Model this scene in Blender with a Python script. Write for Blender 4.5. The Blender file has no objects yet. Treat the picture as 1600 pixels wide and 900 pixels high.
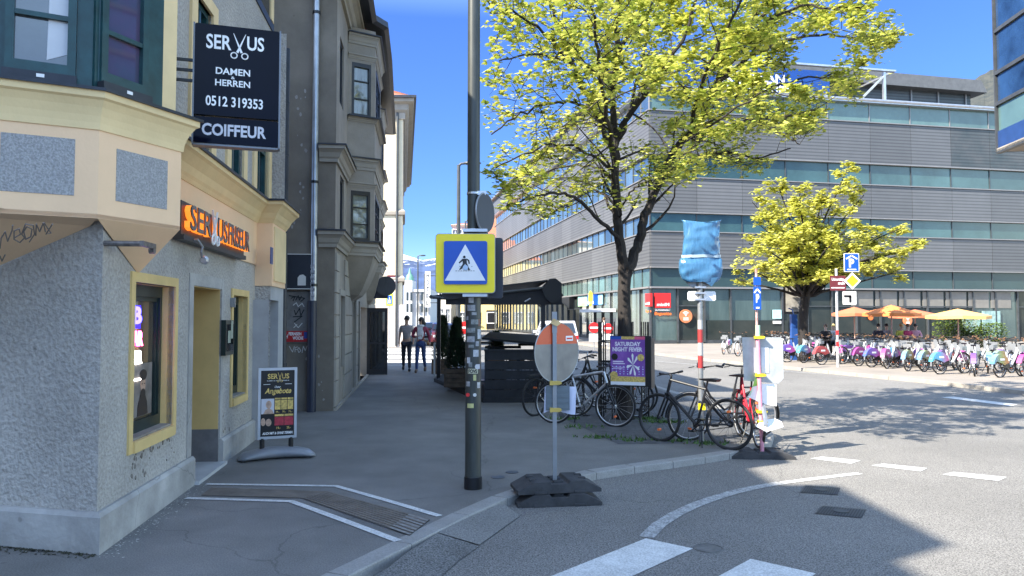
import bpy, bmesh, math, random
from math import radians as R, sin, cos, pi, tan, atan2, sqrt
from mathutils import Matrix, Vector
random.seed(7)
S = bpy.context.scene
COL = S.collection
# ---------------------------------------------------------------- camera, world, sun, exposure
H = 1.75; FPX = 1155.0; PITCH = math.atan(47 / 1155)
cam = bpy.data.cameras.new('camera'); camo = bpy.data.objects.new('camera', cam); COL.objects.link(camo)
cam.sensor_width = 36; cam.lens = FPX / 1600 * 36; cam.clip_end = 20000; cam.clip_start = .05
camo.location = (0, 0, H); camo.rotation_euler = (pi / 2 + PITCH, 0, 0)
S.camera = camo
S.render.resolution_x = 1024; S.render.resolution_y = 576
SUN_EL = R(41); SX, SY = .85, .527            # direction the sunlight travels on the ground
w = bpy.data.worlds.new('World'); S.world = w; w.use_nodes = True
nt = w.node_tree; bg = nt.nodes['Background']
sky = nt.nodes.new('ShaderNodeTexSky'); sky.sky_type = 'NISHITA'; sky.sun_disc = False
sky.sun_elevation = SUN_EL; sky.sun_rotation = atan2(-SX, -SY); sky.ozone_density = 3.2; sky.dust_density = .25; sky.air_density = 1.0
hs = nt.nodes.new('ShaderNodeHueSaturation'); hs.inputs['Saturation'].default_value = 1.02; hs.inputs['Hue'].default_value = .504
nt.links.new(sky.outputs[0], hs.inputs['Color'])
_tc = nt.nodes.new('ShaderNodeTexCoord'); _sp = nt.nodes.new('ShaderNodeSeparateXYZ'); nt.links.new(_tc.outputs['Generated'], _sp.inputs[0])
_cr = nt.nodes.new('ShaderNodeValToRGB'); 
def _mth(op, a, b=None):
    n = nt.nodes.new('ShaderNodeMath'); n.operation = op
    for i, v in enumerate((a, b)):
        if v is None: continue
        if hasattr(v, 'is_linked'): nt.links.new(v, n.inputs[i])
        else: n.inputs[i].default_value = v
    return n.outputs[0]
_back = _mth('MULTIPLY', _mth('MAXIMUM', _mth('MULTIPLY', _sp.outputs[1], -1.0), 0.0), .22)
_side = _mth('MULTIPLY', _mth('MAXIMUM', _mth('SUBTRACT', _sp.outputs[0], .62), 0.0), 1.3)
nt.links.new(_mth('ADD', _sp.outputs[2], _mth('ADD', _back, _side)), _cr.inputs[0])
_e = _cr.color_ramp.elements; _e[0].position = 0; _e[0].color = (.19, .235, .32, 1); _e[1].position = .52; _e[1].color = (1, .90, .75, 1)
_x = _e.new(.12); _x.color = (.125, .18, .29, 1); _x = _e.new(.38); _x.color = (.135, .20, .34, 1)
_m = nt.nodes.new('ShaderNodeMix'); _m.data_type = 'RGBA'; _m.blend_type = 'MULTIPLY'; _m.inputs[0].default_value = 1
nt.links.new(hs.outputs[0], _m.inputs[6]); nt.links.new(_cr.outputs[0], _m.inputs[7]); nt.links.new(_m.outputs[2], bg.inputs[0]); bg.inputs[1].default_value = .15
sun = bpy.data.lights.new('sun', 'SUN'); sun.energy = 2.8; sun.angle = R(.5); sun.color = (1, .93, .80)
suno = bpy.data.objects.new('sun', sun); COL.objects.link(suno)
suno.rotation_euler = Vector((SX * cos(SUN_EL), SY * cos(SUN_EL), -sin(SUN_EL))).to_track_quat('-Z', 'Y').to_euler()
S.view_settings.view_transform = 'Standard'; S.view_settings.look = 'None'; S.view_settings.gamma = 1
S.view_settings.exposure = 2.5
# ---------------------------------------------------------------- picture measuring helpers (1600x900 photo -> place)
def ray(px, py):
    cx = (px - 800) / FPX; cy = (450 - py) / FPX
    return Vector((cx, cos(PITCH) - cy * sin(PITCH), sin(PITCH) + cy * cos(PITCH)))
def G(px, py, z=0.0):
    d = ray(px, py); t = (z - H) / d.z
    return Vector((d.x * t, d.y * t, z))
def D(px, py, Y):
    d = ray(px, py); t = Y / d.y
    return Vector((d.x * t, Y, H + d.z * t))
class Fr:                                     # a frame: x to the right along a face, y into it, z up
    def __init__(s, O, dx, dy):
        s.O = Vector((O[0], O[1], O[2] if len(O) > 2 else 0)); n = sqrt(dx * dx + dy * dy); s.ex = Vector((dx / n, dy / n, 0))
        s.ey = Vector((-s.ex.y, s.ex.x, 0)); s.a = atan2(dy, dx)
        s.M = Matrix.Translation(s.O) @ Matrix.Rotation(s.a, 4, 'Z')
    def loc(s, px, py, off=0.0):              # where the sight line meets the face (moved in by off): (x, z)
        d = ray(px, py); C = Vector((0, 0, H))
        t = ((s.O - C).dot(s.ey) + off) / d.dot(s.ey)
        P = C + d * t - s.O
        return P.dot(s.ex), P.z
    def to(s, P):
        P = Vector((P[0], P[1], P[2] if len(P) > 2 else 0)) - s.O
        return Vector((P.dot(s.ex), P.dot(s.ey), P.z))
    def w(s, x, y, z=0): return s.O + s.ex * x + s.ey * y + Vector((0, 0, z))
# ---------------------------------------------------------------- mesh builder
WM = {}
def worn(m, lo=.8, hi=1.12, cracks=True, sc=.35):
    t = m.node_tree; N = t.nodes; L = t.links; p = N['Principled BSDF']; src = p.inputs['Base Color'].links[0].from_socket
    tc = N.new('ShaderNodeTexCoord'); o = tc.outputs['Object']
    def mul(a, fac_socket):
        x = N.new('ShaderNodeMix'); x.data_type = 'RGBA'; x.blend_type = 'MULTIPLY'; x.inputs[0].default_value = 1; L.new(a, x.inputs[6]); L.new(fac_socket, x.inputs[7]); return x.outputs[2]
    n = N.new('ShaderNodeTexNoise'); n.inputs['Scale'].default_value = sc; n.inputs['Detail'].default_value = 7; n.inputs['Roughness'].default_value = .68; L.new(o, n.inputs['Vector'])
    r = N.new('ShaderNodeMapRange'); r.inputs[1].default_value = .3; r.inputs[2].default_value = .7; r.inputs[3].default_value = lo; r.inputs[4].default_value = hi; L.new(n.outputs[0], r.inputs[0])
    src = mul(src, r.outputs[0])
    # blotches of oil and gum
    v = N.new('ShaderNodeTexVoronoi'); v.inputs['Scale'].default_value = 2.3; L.new(o, v.inputs['Vector'])
    r = N.new('ShaderNodeMapRange'); r.inputs[1].default_value = .03; r.inputs[2].default_value = .06; r.inputs[3].default_value = .72; r.inputs[4].default_value = 1; L.new(v.outputs['Distance'], r.inputs[0]); src = mul(src, r.outputs[0])
    if cracks:
        n2 = N.new('ShaderNodeTexNoise'); n2.inputs['Scale'].default_value = 1.1; n2.inputs['Detail'].default_value = 5; L.new(o, n2.inputs['Vector'])
        ad = N.new('ShaderNodeMix'); ad.data_type = 'RGBA'; ad.blend_type = 'ADD'; ad.inputs[0].default_value = .9; L.new(o, ad.inputs[6]); L.new(n2.outputs[1], ad.inputs[7])
        v = N.new('ShaderNodeTexVoronoi'); v.feature = 'DISTANCE_TO_EDGE'; v.inputs['Scale'].default_value = .22; L.new(ad.outputs[2], v.inputs['Vector'])
        r = N.new('ShaderNodeMapRange'); r.inputs[1].default_value = .0008; r.inputs[2].default_value = .0025; r.inputs[3].default_value = .72; r.inputs[4].default_value = 1; L.new(v.outputs[0], r.inputs[0]); src = mul(src, r.outputs[0])
    L.new(src, p.inputs['Base Color']); return m
def isl(m, lo, hi, obj=False):
    t = m.node_tree; N = t.nodes; L = t.links; p = N['Principled BSDF']; src = p.inputs['Base Color'].links[0].from_socket
    g_ = N.new('ShaderNodeObjectInfo' if obj else 'ShaderNodeNewGeometry'); r = N.new('ShaderNodeMapRange'); r.inputs[3].default_value = lo; r.inputs[4].default_value = hi; L.new(g_.outputs['Random' if obj else 'Random Per Island'], r.inputs[0])
    x = N.new('ShaderNodeMix'); x.data_type = 'RGBA'; x.blend_type = 'MULTIPLY'; x.inputs[0].default_value = 1; L.new(src, x.inputs[6]); L.new(r.outputs[0], x.inputs[7]); L.new(x.outputs[2], p.inputs['Base Color']); return m
def settag(o, label=None, cat=None, group=None, kind=None):
    if label: o['label'] = label
    if cat: o['category'] = cat
    if group: o['group'] = group
    if kind: o['kind'] = kind
    return o
def thing(name, label, cat, fr=None, group=None, loc=None, rz=0):
    o = bpy.data.objects.new(name, None); COL.objects.link(o); o.empty_display_size = .1
    M = fr.M.copy() if fr is not None else Matrix.Translation(Vector(loc)) @ Matrix.Rotation(rz, 4, 'Z')
    o.location = M.to_translation(); o.rotation_euler = (0, 0, M.to_euler().z)
    WM[o.name] = M
    return settag(o, label, cat, group)
TXT = {}
def text_geo(body, bold=0.0):
    k = (body, bold)
    if k not in TXT:
        c = bpy.data.curves.new('t', 'FONT'); c.body = body; c.size = 1; c.offset = bold; c.resolution_u = 3
        o = bpy.data.objects.new('t', c); COL.objects.link(o)
        bpy.context.view_layer.update()
        me = bpy.data.meshes.new_from_object(o.evaluated_get(bpy.context.evaluated_depsgraph_get()))
        vs = [v.co.copy() for v in me.vertices]; fs = [list(p.vertices) for p in me.polygons]
        bpy.data.objects.remove(o); bpy.data.curves.remove(c); bpy.data.meshes.remove(me)
        x0 = min(v.x for v in vs); x1 = max(v.x for v in vs); y0 = min(v.y for v in vs); y1 = max(v.y for v in vs)
        TXT[k] = ([((v.x - x0) / (x1 - x0), (v.y - y0) / (y1 - y0)) for v in vs], fs)
    return TXT[k]
class MB:
    def __init__(s): s.v = []; s.f = []; s.mi = []; s.m = 0; s.T = None
    def add(s, vs, fs):
        n = len(s.v)
        vs = [Vector(p) for p in vs]
        if s.T is not None: vs = [s.T @ p for p in vs]
        s.v += vs; s.f += [[i + n for i in f] for f in fs]; s.mi += [s.m] * len(fs); return s
    def face(s, *p): return s.add(p, [list(range(len(p)))])
    def box(s, x0, x1, y0, y1, z0, z1):
        if x0 > x1: x0, x1 = x1, x0
        if y0 > y1: y0, y1 = y1, y0
        if z0 > z1: z0, z1 = z1, z0
        return s.add([(x0, y0, z0), (x1, y0, z0), (x1, y1, z0), (x0, y1, z0), (x0, y0, z1), (x1, y0, z1), (x1, y1, z1), (x0, y1, z1)],
                     [[0, 3, 2, 1], [4, 5, 6, 7], [0, 1, 5, 4], [1, 2, 6, 5], [2, 3, 7, 6], [3, 0, 4, 7]])
    def bbox(s, x0, x1, y0, y1, z0, z1, b=.005):         # box with bevelled vertical edges in plan of x,z (for boards)
        p = [(x0 + b, z0), (x1 - b, z0), (x1, z0 + b), (x1, z1 - b), (x1 - b, z1), (x0 + b, z1), (x0, z1 - b), (x0, z0 + b)]
        return s.prism_y(p, y0, y1)
    def prism_y(s, p, y0, y1):                            # polygon in x,z pushed along y (counter-clockwise seen from -y)
        n = len(p)
        return s.add([(a, y0, b) for a, b in p] + [(a, y1, b) for a, b in p],
                     [list(range(n)), list(range(2 * n - 1, n - 1, -1))] + [[(i + 1) % n, i, n + i, n + (i + 1) % n] for i in range(n)])
    def prism_z(s, p, z0, z1, zt=None):                   # polygon in x,y pushed up
        n = len(p)
        return s.add([(a[0], a[1], z0) for a in p] + [(a[0], a[1], z1) for a in p],
                     [list(range(n - 1, -1, -1)), list(range(n, 2 * n))] + [[i, (i + 1) % n, n + (i + 1) % n, n + i] for i in range(n)])
    def tube(s, pts, r, n=8, caps=True):
        pts = [Vector(p) for p in pts]; k = len(pts)
        rs = r if isinstance(r, (list, tuple)) else [r] * k
        vs = []; up = None
        for i, p in enumerate(pts):
            t = (pts[min(i + 1, k - 1)] - pts[max(i - 1, 0)]).normalized()
            if up is None:
                up = Vector((0, 0, 1)) if abs(t.z) < .9 else Vector((1, 0, 0))
            a = t.cross(up)
            if a.length < 1e-5: a = t.cross(Vector((1, .3, 0)))
            a.normalize(); b = a.cross(t).normalized(); up = b
            for j in range(n):
                q = 2 * pi * j / n
                vs.append(p + (a * cos(q) + b * sin(q)) * rs[i])
        fs = [[i * n + j, i * n + (j + 1) % n, (i + 1) * n + (j + 1) % n, (i + 1) * n + j] for i in range(k - 1) for j in range(n)]
        if caps: fs += [list(range(n - 1, -1, -1)), [(k - 1) * n + j for j in range(n)]]
        return s.add(vs, fs)
    def cyl(s, a, b, r, r2=None, n=16): return s.tube([a, b], [r, r if r2 is None else r2], n)
    def lathe(s, prof, c=(0, 0, 0), n=16, axis='z'):
        vs = []; k = len(prof)
        for r, h in prof:
            for j in range(n):
                q = 2 * pi * j / n
                if axis == 'z': vs.append((c[0] + r * cos(q), c[1] + r * sin(q), c[2] + h))
                elif axis == 'y': vs.append((c[0] + r * cos(q), c[1] + h, c[2] + r * sin(q)))
                else: vs.append((c[0] + h, c[1] + r * cos(q), c[2] + r * sin(q)))
        fs = [[i * n + j, i * n + (j + 1) % n, (i + 1) * n + (j + 1) % n, (i + 1) * n + j] for i in range(k - 1) for j in range(n)]
        fs += [list(range(n - 1, -1, -1)), [(k - 1) * n + j for j in range(n)]]
        return s.add(vs, fs)
    def torus(s, c, Rr, r, axis='y', n=28, m=6, a0=0, a1=2 * pi):
        vs = []; full = abs(a1 - a0 - 2 * pi) < 1e-6; k = n if full else n + 1
        for i in range(k):
            q = a0 + (a1 - a0) * i / n
            for j in range(m):
                p = 2 * pi * j / m; rr = Rr + r * cos(p); h = r * sin(p)
                if axis == 'y': vs.append((c[0] + rr * cos(q), c[1] + h, c[2] + rr * sin(q)))
                elif axis == 'z': vs.append((c[0] + rr * cos(q), c[1] + rr * sin(q), c[2] + h))
                else: vs.append((c[0] + h, c[1] + rr * cos(q), c[2] + rr * sin(q)))
        fs = [[i * m + j, i * m + (j + 1) % m, ((i + 1) % k) * m + (j + 1) % m, ((i + 1) % k) * m + j] for i in range(n if full else n) for j in range(m)]
        return s.add(vs, fs)
    def ball(s, c, rx, ry=None, rz=None, n=12, m=8):
        ry = rx if ry is None else ry; rz = rx if rz is None else rz
        prof = [(sin(pi * i / m), -cos(pi * i / m)) for i in range(m + 1)]
        vs = []
        for a, h in prof:
            for j in range(n):
                q = 2 * pi * j / n; vs.append((c[0] + rx * a * cos(q), c[1] + ry * a * sin(q), c[2] + rz * h))
        fs = [[i * n + j, i * n + (j + 1) % n, (i + 1) * n + (j + 1) % n, (i + 1) * n + j] for i in range(m) for j in range(n)]
        return s.add(vs, fs)
    def disc(s, cx, cz, r, y0, y1, n=32, rz=None):
        rz = r if rz is None else rz
        return s.prism_y([(cx + r * cos(2 * pi * i / n), cz + rz * sin(2 * pi * i / n)) for i in range(n)], y0, y1)
    def sweep(s, prof, path, z=0):                        # prof: (out, height) pairs; path in plan, outside to the right
        P = [Vector((p[0], p[1])) for p in path]; n = len(P); offs = []
        for i in range(n):
            ns = []
            if i > 0: d = (P[i] - P[i - 1]).normalized(); ns.append(Vector((d.y, -d.x)))
            if i < n - 1: d = (P[i + 1] - P[i]).normalized(); ns.append(Vector((d.y, -d.x)))
            if len(ns) == 2:
                m = (ns[0] + ns[1]); m = m / max(.25, m.dot(ns[0]))
            else: m = ns[0]
            offs.append(m)
        k = len(prof); vs = []
        for i in range(n):
            for o, h in prof: q = P[i] + offs[i] * o; vs.append((q.x, q.y, z + h))
        fs = [[i * k + j, (i + 1) * k + j, (i + 1) * k + j + 1, i * k + j + 1] for i in range(n - 1) for j in range(k - 1)]
        fs += [list(range(k)), [(n - 1) * k + j for j in range(k - 1, -1, -1)]]
        return s.add(vs, fs)
    def wall(s, x0, x1, z0, z1, holes=(), y=0.0, depth=.25, reveal=True):
        xs = sorted({x0, x1} | {min(max(h[i], x0), x1) for h in holes for i in (0, 1)})
        zs = sorted({z0, z1} | {min(max(h[i], z0), z1) for h in holes for i in (2, 3)})
        for i in range(len(xs) - 1):
            for j in range(len(zs) - 1):
                cx = (xs[i] + xs[i + 1]) / 2; cz = (zs[j] + zs[j + 1]) / 2
                if any(h[0] < cx < h[1] and h[2] < cz < h[3] for h in holes): continue
                s.face((xs[i], y, zs[j]), (xs[i + 1], y, zs[j]), (xs[i + 1], y, zs[j + 1]), (xs[i], y, zs[j + 1]))
        if reveal:
            for h in holes:
                a, b, c, d = h[:4]; e = y + (h[4] if len(h) > 4 else depth)
                s.face((a, y, c), (a, e, c), (a, e, d), (a, y, d)); s.face((b, y, c), (b, y, d), (b, e, d), (b, e, c))
                s.face((a, y, d), (a, e, d), (b, e, d), (b, y, d)); s.face((a, y, c), (b, y, c), (b, e, c), (a, e, c))
        return s
    def text(s, body, x0, x1, z0, z1, y, bold=.02, shear=0.0):
        pts, fs = text_geo(body, bold)
        return s.add([(x0 + (x1 - x0) * u + shear * (z1 - z0) * v, y, z0 + (z1 - z0) * v) for u, v in pts], fs)
    def text3(s, body, x0, x1, z0, z1, y, d, bold=.02, shear=0.0):
        pts, fs = text_geo(body, bold)
        A = [(x0 + (x1 - x0) * u + shear * (z1 - z0) * v, z0 + (z1 - z0) * v) for u, v in pts]
        n = len(A); cnt = {}
        for f in fs:
            for i in range(len(f)):
                e = (f[i], f[(i + 1) % len(f)]); cnt[e] = 1
        side = [[a, b, b + n, a + n][::-1] for (a, b) in cnt if (b, a) not in cnt]
        return s.add([(a, y, b) for a, b in A] + [(a, y + d, b) for a, b in A], fs + side)
    def stroke(s, pts, wd, y):                            # flat ribbon in the x,z plane
        P = [Vector(p) for p in pts]
        for i in range(len(P) - 1):
            d = (P[i + 1] - P[i]).normalized(); nrm = Vector((-d.y, d.x)) * wd / 2; e = d * wd * .3
            a, b = P[i] - e, P[i + 1] + e
            s.face((a.x + nrm.x, y, a.y + nrm.y), (a.x - nrm.x, y, a.y - nrm.y), (b.x - nrm.x, y, b.y - nrm.y), (b.x + nrm.x, y, b.y + nrm.y))
        return s
    def build(s, name, mat, parent=None, fr=None, label=None, cat=None, group=None, kind=None, smooth=False, rnd=None):
        me = bpy.data.meshes.new(name)
        F = fr.M if isinstance(fr, Fr) else (fr if fr is not None else None)
        if parent is not None:
            PM = WM[parent.name]
            T = PM.inverted() @ F if F is not None else None
            OM = PM
        else: T = None; OM = F if F is not None else Matrix.Identity(4)
        vs = [T @ p for p in s.v] if T is not None else s.v
        me.from_pydata([tuple(p) for p in vs], [], s.f)
        for m in (mat if isinstance(mat, (list, tuple)) else [mat]): me.materials.append(m)
        me.polygons.foreach_set('material_index', s.mi)
        if smooth is True: me.polygons.foreach_set('use_smooth', [True] * len(s.f))
        me.update()
        if smooth == 'auto':
            bm = bmesh.new(); bm.from_mesh(me); bmesh.ops.remove_doubles(bm, verts=bm.verts, dist=1e-5)
            for f in bm.faces: f.smooth = True
            for e in bm.edges:
                if len(e.link_faces) == 2 and e.calc_face_angle(0) > .6: e.smooth = False
            bm.to_mesh(me); bm.free()
        o = bpy.data.objects.new(name, me); COL.objects.link(o)
        if parent is not None: o.parent = parent
        else: o.matrix_world = OM
        WM[o.name] = OM
        return settag(o, label, cat, group, kind)
# no parent and no frame -> vertices are world coordinates
KIDS = {}
def copy_tree(o, parent=None, M=None):
    c = o.copy(); COL.objects.link(c); c.parent = parent
    for ch in o.children: copy_tree(ch, c)
    return c
def place(o, loc, rz, label=None, tilt=0):
    o.location = loc; o.rotation_euler = (tilt, 0, rz)
    if label: o['label'] = label
    return o
# ---------------------------------------------------------------- materials
def mat(name, rgb, rough=.7, metal=0.0, var=.12, scale=3.0, bump=0.0, bscale=60.0, rgb2=None, spec=.5, speck=0.0, emit=0.0, tr=0.0, stretch=None, coat=0.0, mode=None, alpha=None, bdist=None):
    m = bpy.data.materials.new(name); m.use_nodes = True; t = m.node_tree; N = t.nodes; L = t.links
    p = N['Principled BSDF']; p.inputs['Roughness'].default_value = rough; p.inputs['Metallic'].default_value = metal
    p.inputs['Specular IOR Level'].default_value = spec
    if coat: p.inputs['Coat Weight'].default_value = coat
    tc = N.new('ShaderNodeTexCoord'); src = tc.outputs['Object']
    if stretch:
        mp = N.new('ShaderNodeMapping'); mp.inputs['Scale'].default_value = stretch; L.new(src, mp.inputs[0]); src = mp.outputs[0]
    c2 = rgb2 or tuple(max(0, c * (1 - var * 2)) for c in rgb); c1 = rgb if rgb2 else tuple(min(1, c * (1 + var)) for c in rgb)
    nz = N.new('ShaderNodeTexNoise'); nz.inputs['Scale'].default_value = scale; nz.inputs['Detail'].default_value = 6; nz.inputs['Roughness'].default_value = .62
    L.new(src, nz.inputs['Vector'])
    cr = N.new('ShaderNodeValToRGB'); cr.color_ramp.elements[0].position = .3; cr.color_ramp.elements[1].position = .7
    cr.color_ramp.elements[0].color = (*c2, 1); cr.color_ramp.elements[1].color = (*c1, 1)
    L.new(nz.outputs[0], cr.inputs[0]); out = cr.outputs[0]
    if speck:
        n2 = N.new('ShaderNodeTexNoise'); n2.inputs['Scale'].default_value = bscale; n2.inputs['Detail'].default_value = 2; L.new(src, n2.inputs['Vector'])
        mx = N.new('ShaderNodeMix'); mx.data_type = 'RGBA'; mx.blend_type = 'OVERLAY'; mx.inputs[0].default_value = speck
        r2 = N.new('ShaderNodeValToRGB'); r2.color_ramp.elements[0].position = .35; r2.color_ramp.elements[1].position = .65
        L.new(n2.outputs[0], r2.inputs[0]); L.new(out, mx.inputs[6]); L.new(r2.outputs[0], mx.inputs[7]); out = mx.outputs[2]
    L.new(out, p.inputs['Base Color'])
    if bump:
        n3 = N.new('ShaderNodeTexNoise'); n3.inputs['Scale'].default_value = bscale; n3.inputs['Detail'].default_value = 4; L.new(src, n3.inputs['Vector'])
        b = N.new('ShaderNodeBump'); b.inputs['Strength'].default_value = bump; b.inputs['Distance'].default_value = bdist or 1.0 / bscale * .6
        L.new(n3.outputs[0], b.inputs['Height']); L.new(b.outputs[0], p.inputs['Normal'])
    if emit: p.inputs['Emission Color'].default_value = (*rgb, 1); p.inputs['Emission Strength'].default_value = emit
    if tr: p.inputs['Transmission Weight'].default_value = tr
    if alpha is not None: p.inputs['Alpha'].default_value = alpha
    return m
def flat(name, rgb, rough=.5, **k): return mat(name, rgb, rough, var=k.pop('var', .05), **k)
def lam_bands(m, scale, c1, c2, w=.5, axis=2):           # horizontal lines drawn by height
    t = m.node_tree; N = t.nodes; L = t.links; p = N['Principled BSDF']
    tc = N.new('ShaderNodeTexCoord'); sp = N.new('ShaderNodeSeparateXYZ'); L.new(tc.outputs['Object'], sp.inputs[0])
    mu = N.new('ShaderNodeMath'); mu.operation = 'MULTIPLY'; mu.inputs[1].default_value = scale; L.new(sp.outputs[axis], mu.inputs[0])
    fr = N.new('ShaderNodeMath'); fr.operation = 'FRACT'; L.new(mu.outputs[0], fr.inputs[0])
    gt = N.new('ShaderNodeMath'); gt.operation = 'GREATER_THAN'; gt.inputs[1].default_value = w; L.new(fr.outputs[0], gt.inputs[0])
    mx = N.new('ShaderNodeMix'); mx.data_type = 'RGBA'; mx.inputs[6].default_value = (*c1, 1); mx.inputs[7].default_value = (*c2, 1); L.new(gt.outputs[0], mx.inputs[0])
    src = p.inputs['Base Color'].links[0].from_socket
    m2 = N.new('ShaderNodeMix'); m2.data_type = 'RGBA'; m2.blend_type = 'MULTIPLY'; m2.inputs[0].default_value = 1
    L.new(src, m2.inputs[6]); L.new(mx.outputs[2], m2.inputs[7]); L.new(m2.outputs[2], p.inputs['Base Color'])
    return m
M = {}
def worn(m, lo=.8, hi=1.12, cracks=True, sc=.35):
    t = m.node_tree; N = t.nodes; L = t.links; p = N['Principled BSDF']; src = p.inputs['Base Color'].links[0].from_socket
    tc = N.new('ShaderNodeTexCoord'); o = tc.outputs['Object']
    def mul(a, fac_socket):
        x = N.new('ShaderNodeMix'); x.data_type = 'RGBA'; x.blend_type = 'MULTIPLY'; x.inputs[0].default_value = 1; L.new(a, x.inputs[6]); L.new(fac_socket, x.inputs[7]); return x.outputs[2]
    n = N.new('ShaderNodeTexNoise'); n.inputs['Scale'].default_value = sc; n.inputs['Detail'].default_value = 7; n.inputs['Roughness'].default_value = .68; L.new(o, n.inputs['Vector'])
    r = N.new('ShaderNodeMapRange'); r.inputs[1].default_value = .3; r.inputs[2].default_value = .7; r.inputs[3].default_value = lo; r.inputs[4].default_value = hi; L.new(n.outputs[0], r.inputs[0])
    src = mul(src, r.outputs[0])
    # blotches of oil and gum
    v = N.new('ShaderNodeTexVoronoi'); v.inputs['Scale'].default_value = 2.3; L.new(o, v.inputs['Vector'])
    r = N.new('ShaderNodeMapRange'); r.inputs[1].default_value = .03; r.inputs[2].default_value = .06; r.inputs[3].default_value = .72; r.inputs[4].default_value = 1; L.new(v.outputs['Distance'], r.inputs[0]); src = mul(src, r.outputs[0])
    if cracks:
        n2 = N.new('ShaderNodeTexNoise'); n2.inputs['Scale'].default_value = 1.1; n2.inputs['Detail'].default_value = 5; L.new(o, n2.inputs['Vector'])
        ad = N.new('ShaderNodeMix'); ad.data_type = 'RGBA'; ad.blend_type = 'ADD'; ad.inputs[0].default_value = .9; L.new(o, ad.inputs[6]); L.new(n2.outputs[1], ad.inputs[7])
        v = N.new('ShaderNodeTexVoronoi'); v.feature = 'DISTANCE_TO_EDGE'; v.inputs['Scale'].default_value = .22; L.new(ad.outputs[2], v.inputs['Vector'])
        r = N.new('ShaderNodeMapRange'); r.inputs[1].default_value = .0008; r.inputs[2].default_value = .0025; r.inputs[3].default_value = .72; r.inputs[4].default_value = 1; L.new(v.outputs[0], r.inputs[0]); src = mul(src, r.outputs[0])
    L.new(src, p.inputs['Base Color']); return m
def isl(m, lo, hi, obj=False):
    t = m.node_tree; N = t.nodes; L = t.links; p = N['Principled BSDF']; src = p.inputs['Base Color'].links[0].from_socket
    g_ = N.new('ShaderNodeObjectInfo' if obj else 'ShaderNodeNewGeometry'); r = N.new('ShaderNodeMapRange'); r.inputs[3].default_value = lo; r.inputs[4].default_value = hi; L.new(g_.outputs['Random' if obj else 'Random Per Island'], r.inputs[0])
    x = N.new('ShaderNodeMix'); x.data_type = 'RGBA'; x.blend_type = 'MULTIPLY'; x.inputs[0].default_value = 1; L.new(src, x.inputs[6]); L.new(r.outputs[0], x.inputs[7]); L.new(x.outputs[2], p.inputs['Base Color']); return m
M['road'] = mat('asphalt_road', (.172, .164, .153), .85, var=.07, scale=.5, bump=.6, bscale=85, speck=.6)
M['walk'] = mat('asphalt_walk', (.172, .165, .154), .8, var=.13, scale=1.1, bump=.3, bscale=90, speck=.25)
M['walkpatch'] = mat('asphalt_patch', (.17, .165, .157), .85, var=.08, scale=1.5, bump=.35, bscale=80, speck=.35)
M['roughpatch'] = mat('asphalt_rough', (.135, .132, .127), .85, var=.12, scale=2, bump=.6, bscale=75, speck=.6)
worn(M['walk'], .78, 1.15); worn(M['road'], .84, 1.1)
M['plaza'] = mat('plaza_paving', (.25, .22, .19), .85, var=.06, scale=.7, bump=.15, bscale=20)
worn(M['plaza'], .88, 1.06, False)
M['cobble'] = mat('dark_paving', (.085, .085, .088), .8, var=.2, scale=6, bump=.5, bscale=14)
M['kerb'] = mat('granite_kerb', (.27, .26, .245), .75, var=.08, scale=4, bump=.2, bscale=70, speck=.12)
M['paint'] = mat('road_paint', (.62, .62, .6), .6, var=.12, scale=7, speck=.25, bscale=70, rgb2=(.45, .45, .44))
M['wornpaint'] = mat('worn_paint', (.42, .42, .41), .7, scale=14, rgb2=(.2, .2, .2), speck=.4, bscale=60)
M['stucco'] = mat('roughcast_grey', (.42, .392, .358), .9, var=.09, scale=1.6, bump=1.0, bscale=30, speck=.12, bdist=.03)
M['panelgrey'] = mat('speckled_grey', (.31, .305, .305), .9, var=.06, scale=30, bump=.8, bscale=70, speck=.2, bdist=.01)
M['plinth'] = mat('plinth_grey', (.38, .365, .345), .85, var=.14, scale=2.5, bump=.3, bscale=25)
worn(M['plinth'], .8, 1.1, True, 1.2); worn(M['stucco'], .86, 1.08, False, .7)
M['peach'] = mat('peach_plaster', (.80, .54, .33), .8, var=.04, scale=1.6, bump=.08, bscale=40)
M['yellow'] = mat('yellow_trim', (.74, .56, .30), .75, var=.06, scale=2.5, bump=.1, bscale=40)
M['green'] = mat('green_wood', (.012, .055, .06), .35, var=.2, scale=8)
M['dkgreen'] = mat('dark_green_wood', (.015, .03, .028), .35, var=.2, scale=8)
M['flash'] = mat('dark_sheet_metal', (.03, .034, .045), .45, .3, var=.2, scale=5)
M['glassdk'] = mat('dark_pane', (.015, .018, .022), .04, var=.3, scale=2, spec=1.0, coat=.5)
M['glasscur'] = mat('curtained_pane', (.16, .18, .18), .05, var=.3, scale=3, spec=1.0, coat=.8, stretch=(6, 1, .6))
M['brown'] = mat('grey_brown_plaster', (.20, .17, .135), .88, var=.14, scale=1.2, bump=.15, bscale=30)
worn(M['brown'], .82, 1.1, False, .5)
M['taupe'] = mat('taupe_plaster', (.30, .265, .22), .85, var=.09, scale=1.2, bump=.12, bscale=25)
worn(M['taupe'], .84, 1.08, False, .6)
M['taupe2'] = mat('taupe_trim', (.33, .3, .255), .8, var=.08, scale=2, bump=.05, bscale=25)
M['blackframe'] = mat('black_frame', (.012, .012, .014), .4, var=.2)
M['zinc'] = mat('zinc', (.42, .44, .47), .35, .7, var=.15, scale=3)
M['blackmetal'] = mat('black_metal', (.011, .011, .013), .45, .2, var=.2)
M['darkgrey'] = mat('dark_grey_metal', (.07, .075, .078), .45, .3, var=.15)
M['grey'] = mat('grey_metal', (.3, .31, .32), .4, .6, var=.12)
M['alu'] = mat('aluminium', (.55, .56, .58), .35, .8, var=.08)
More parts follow.
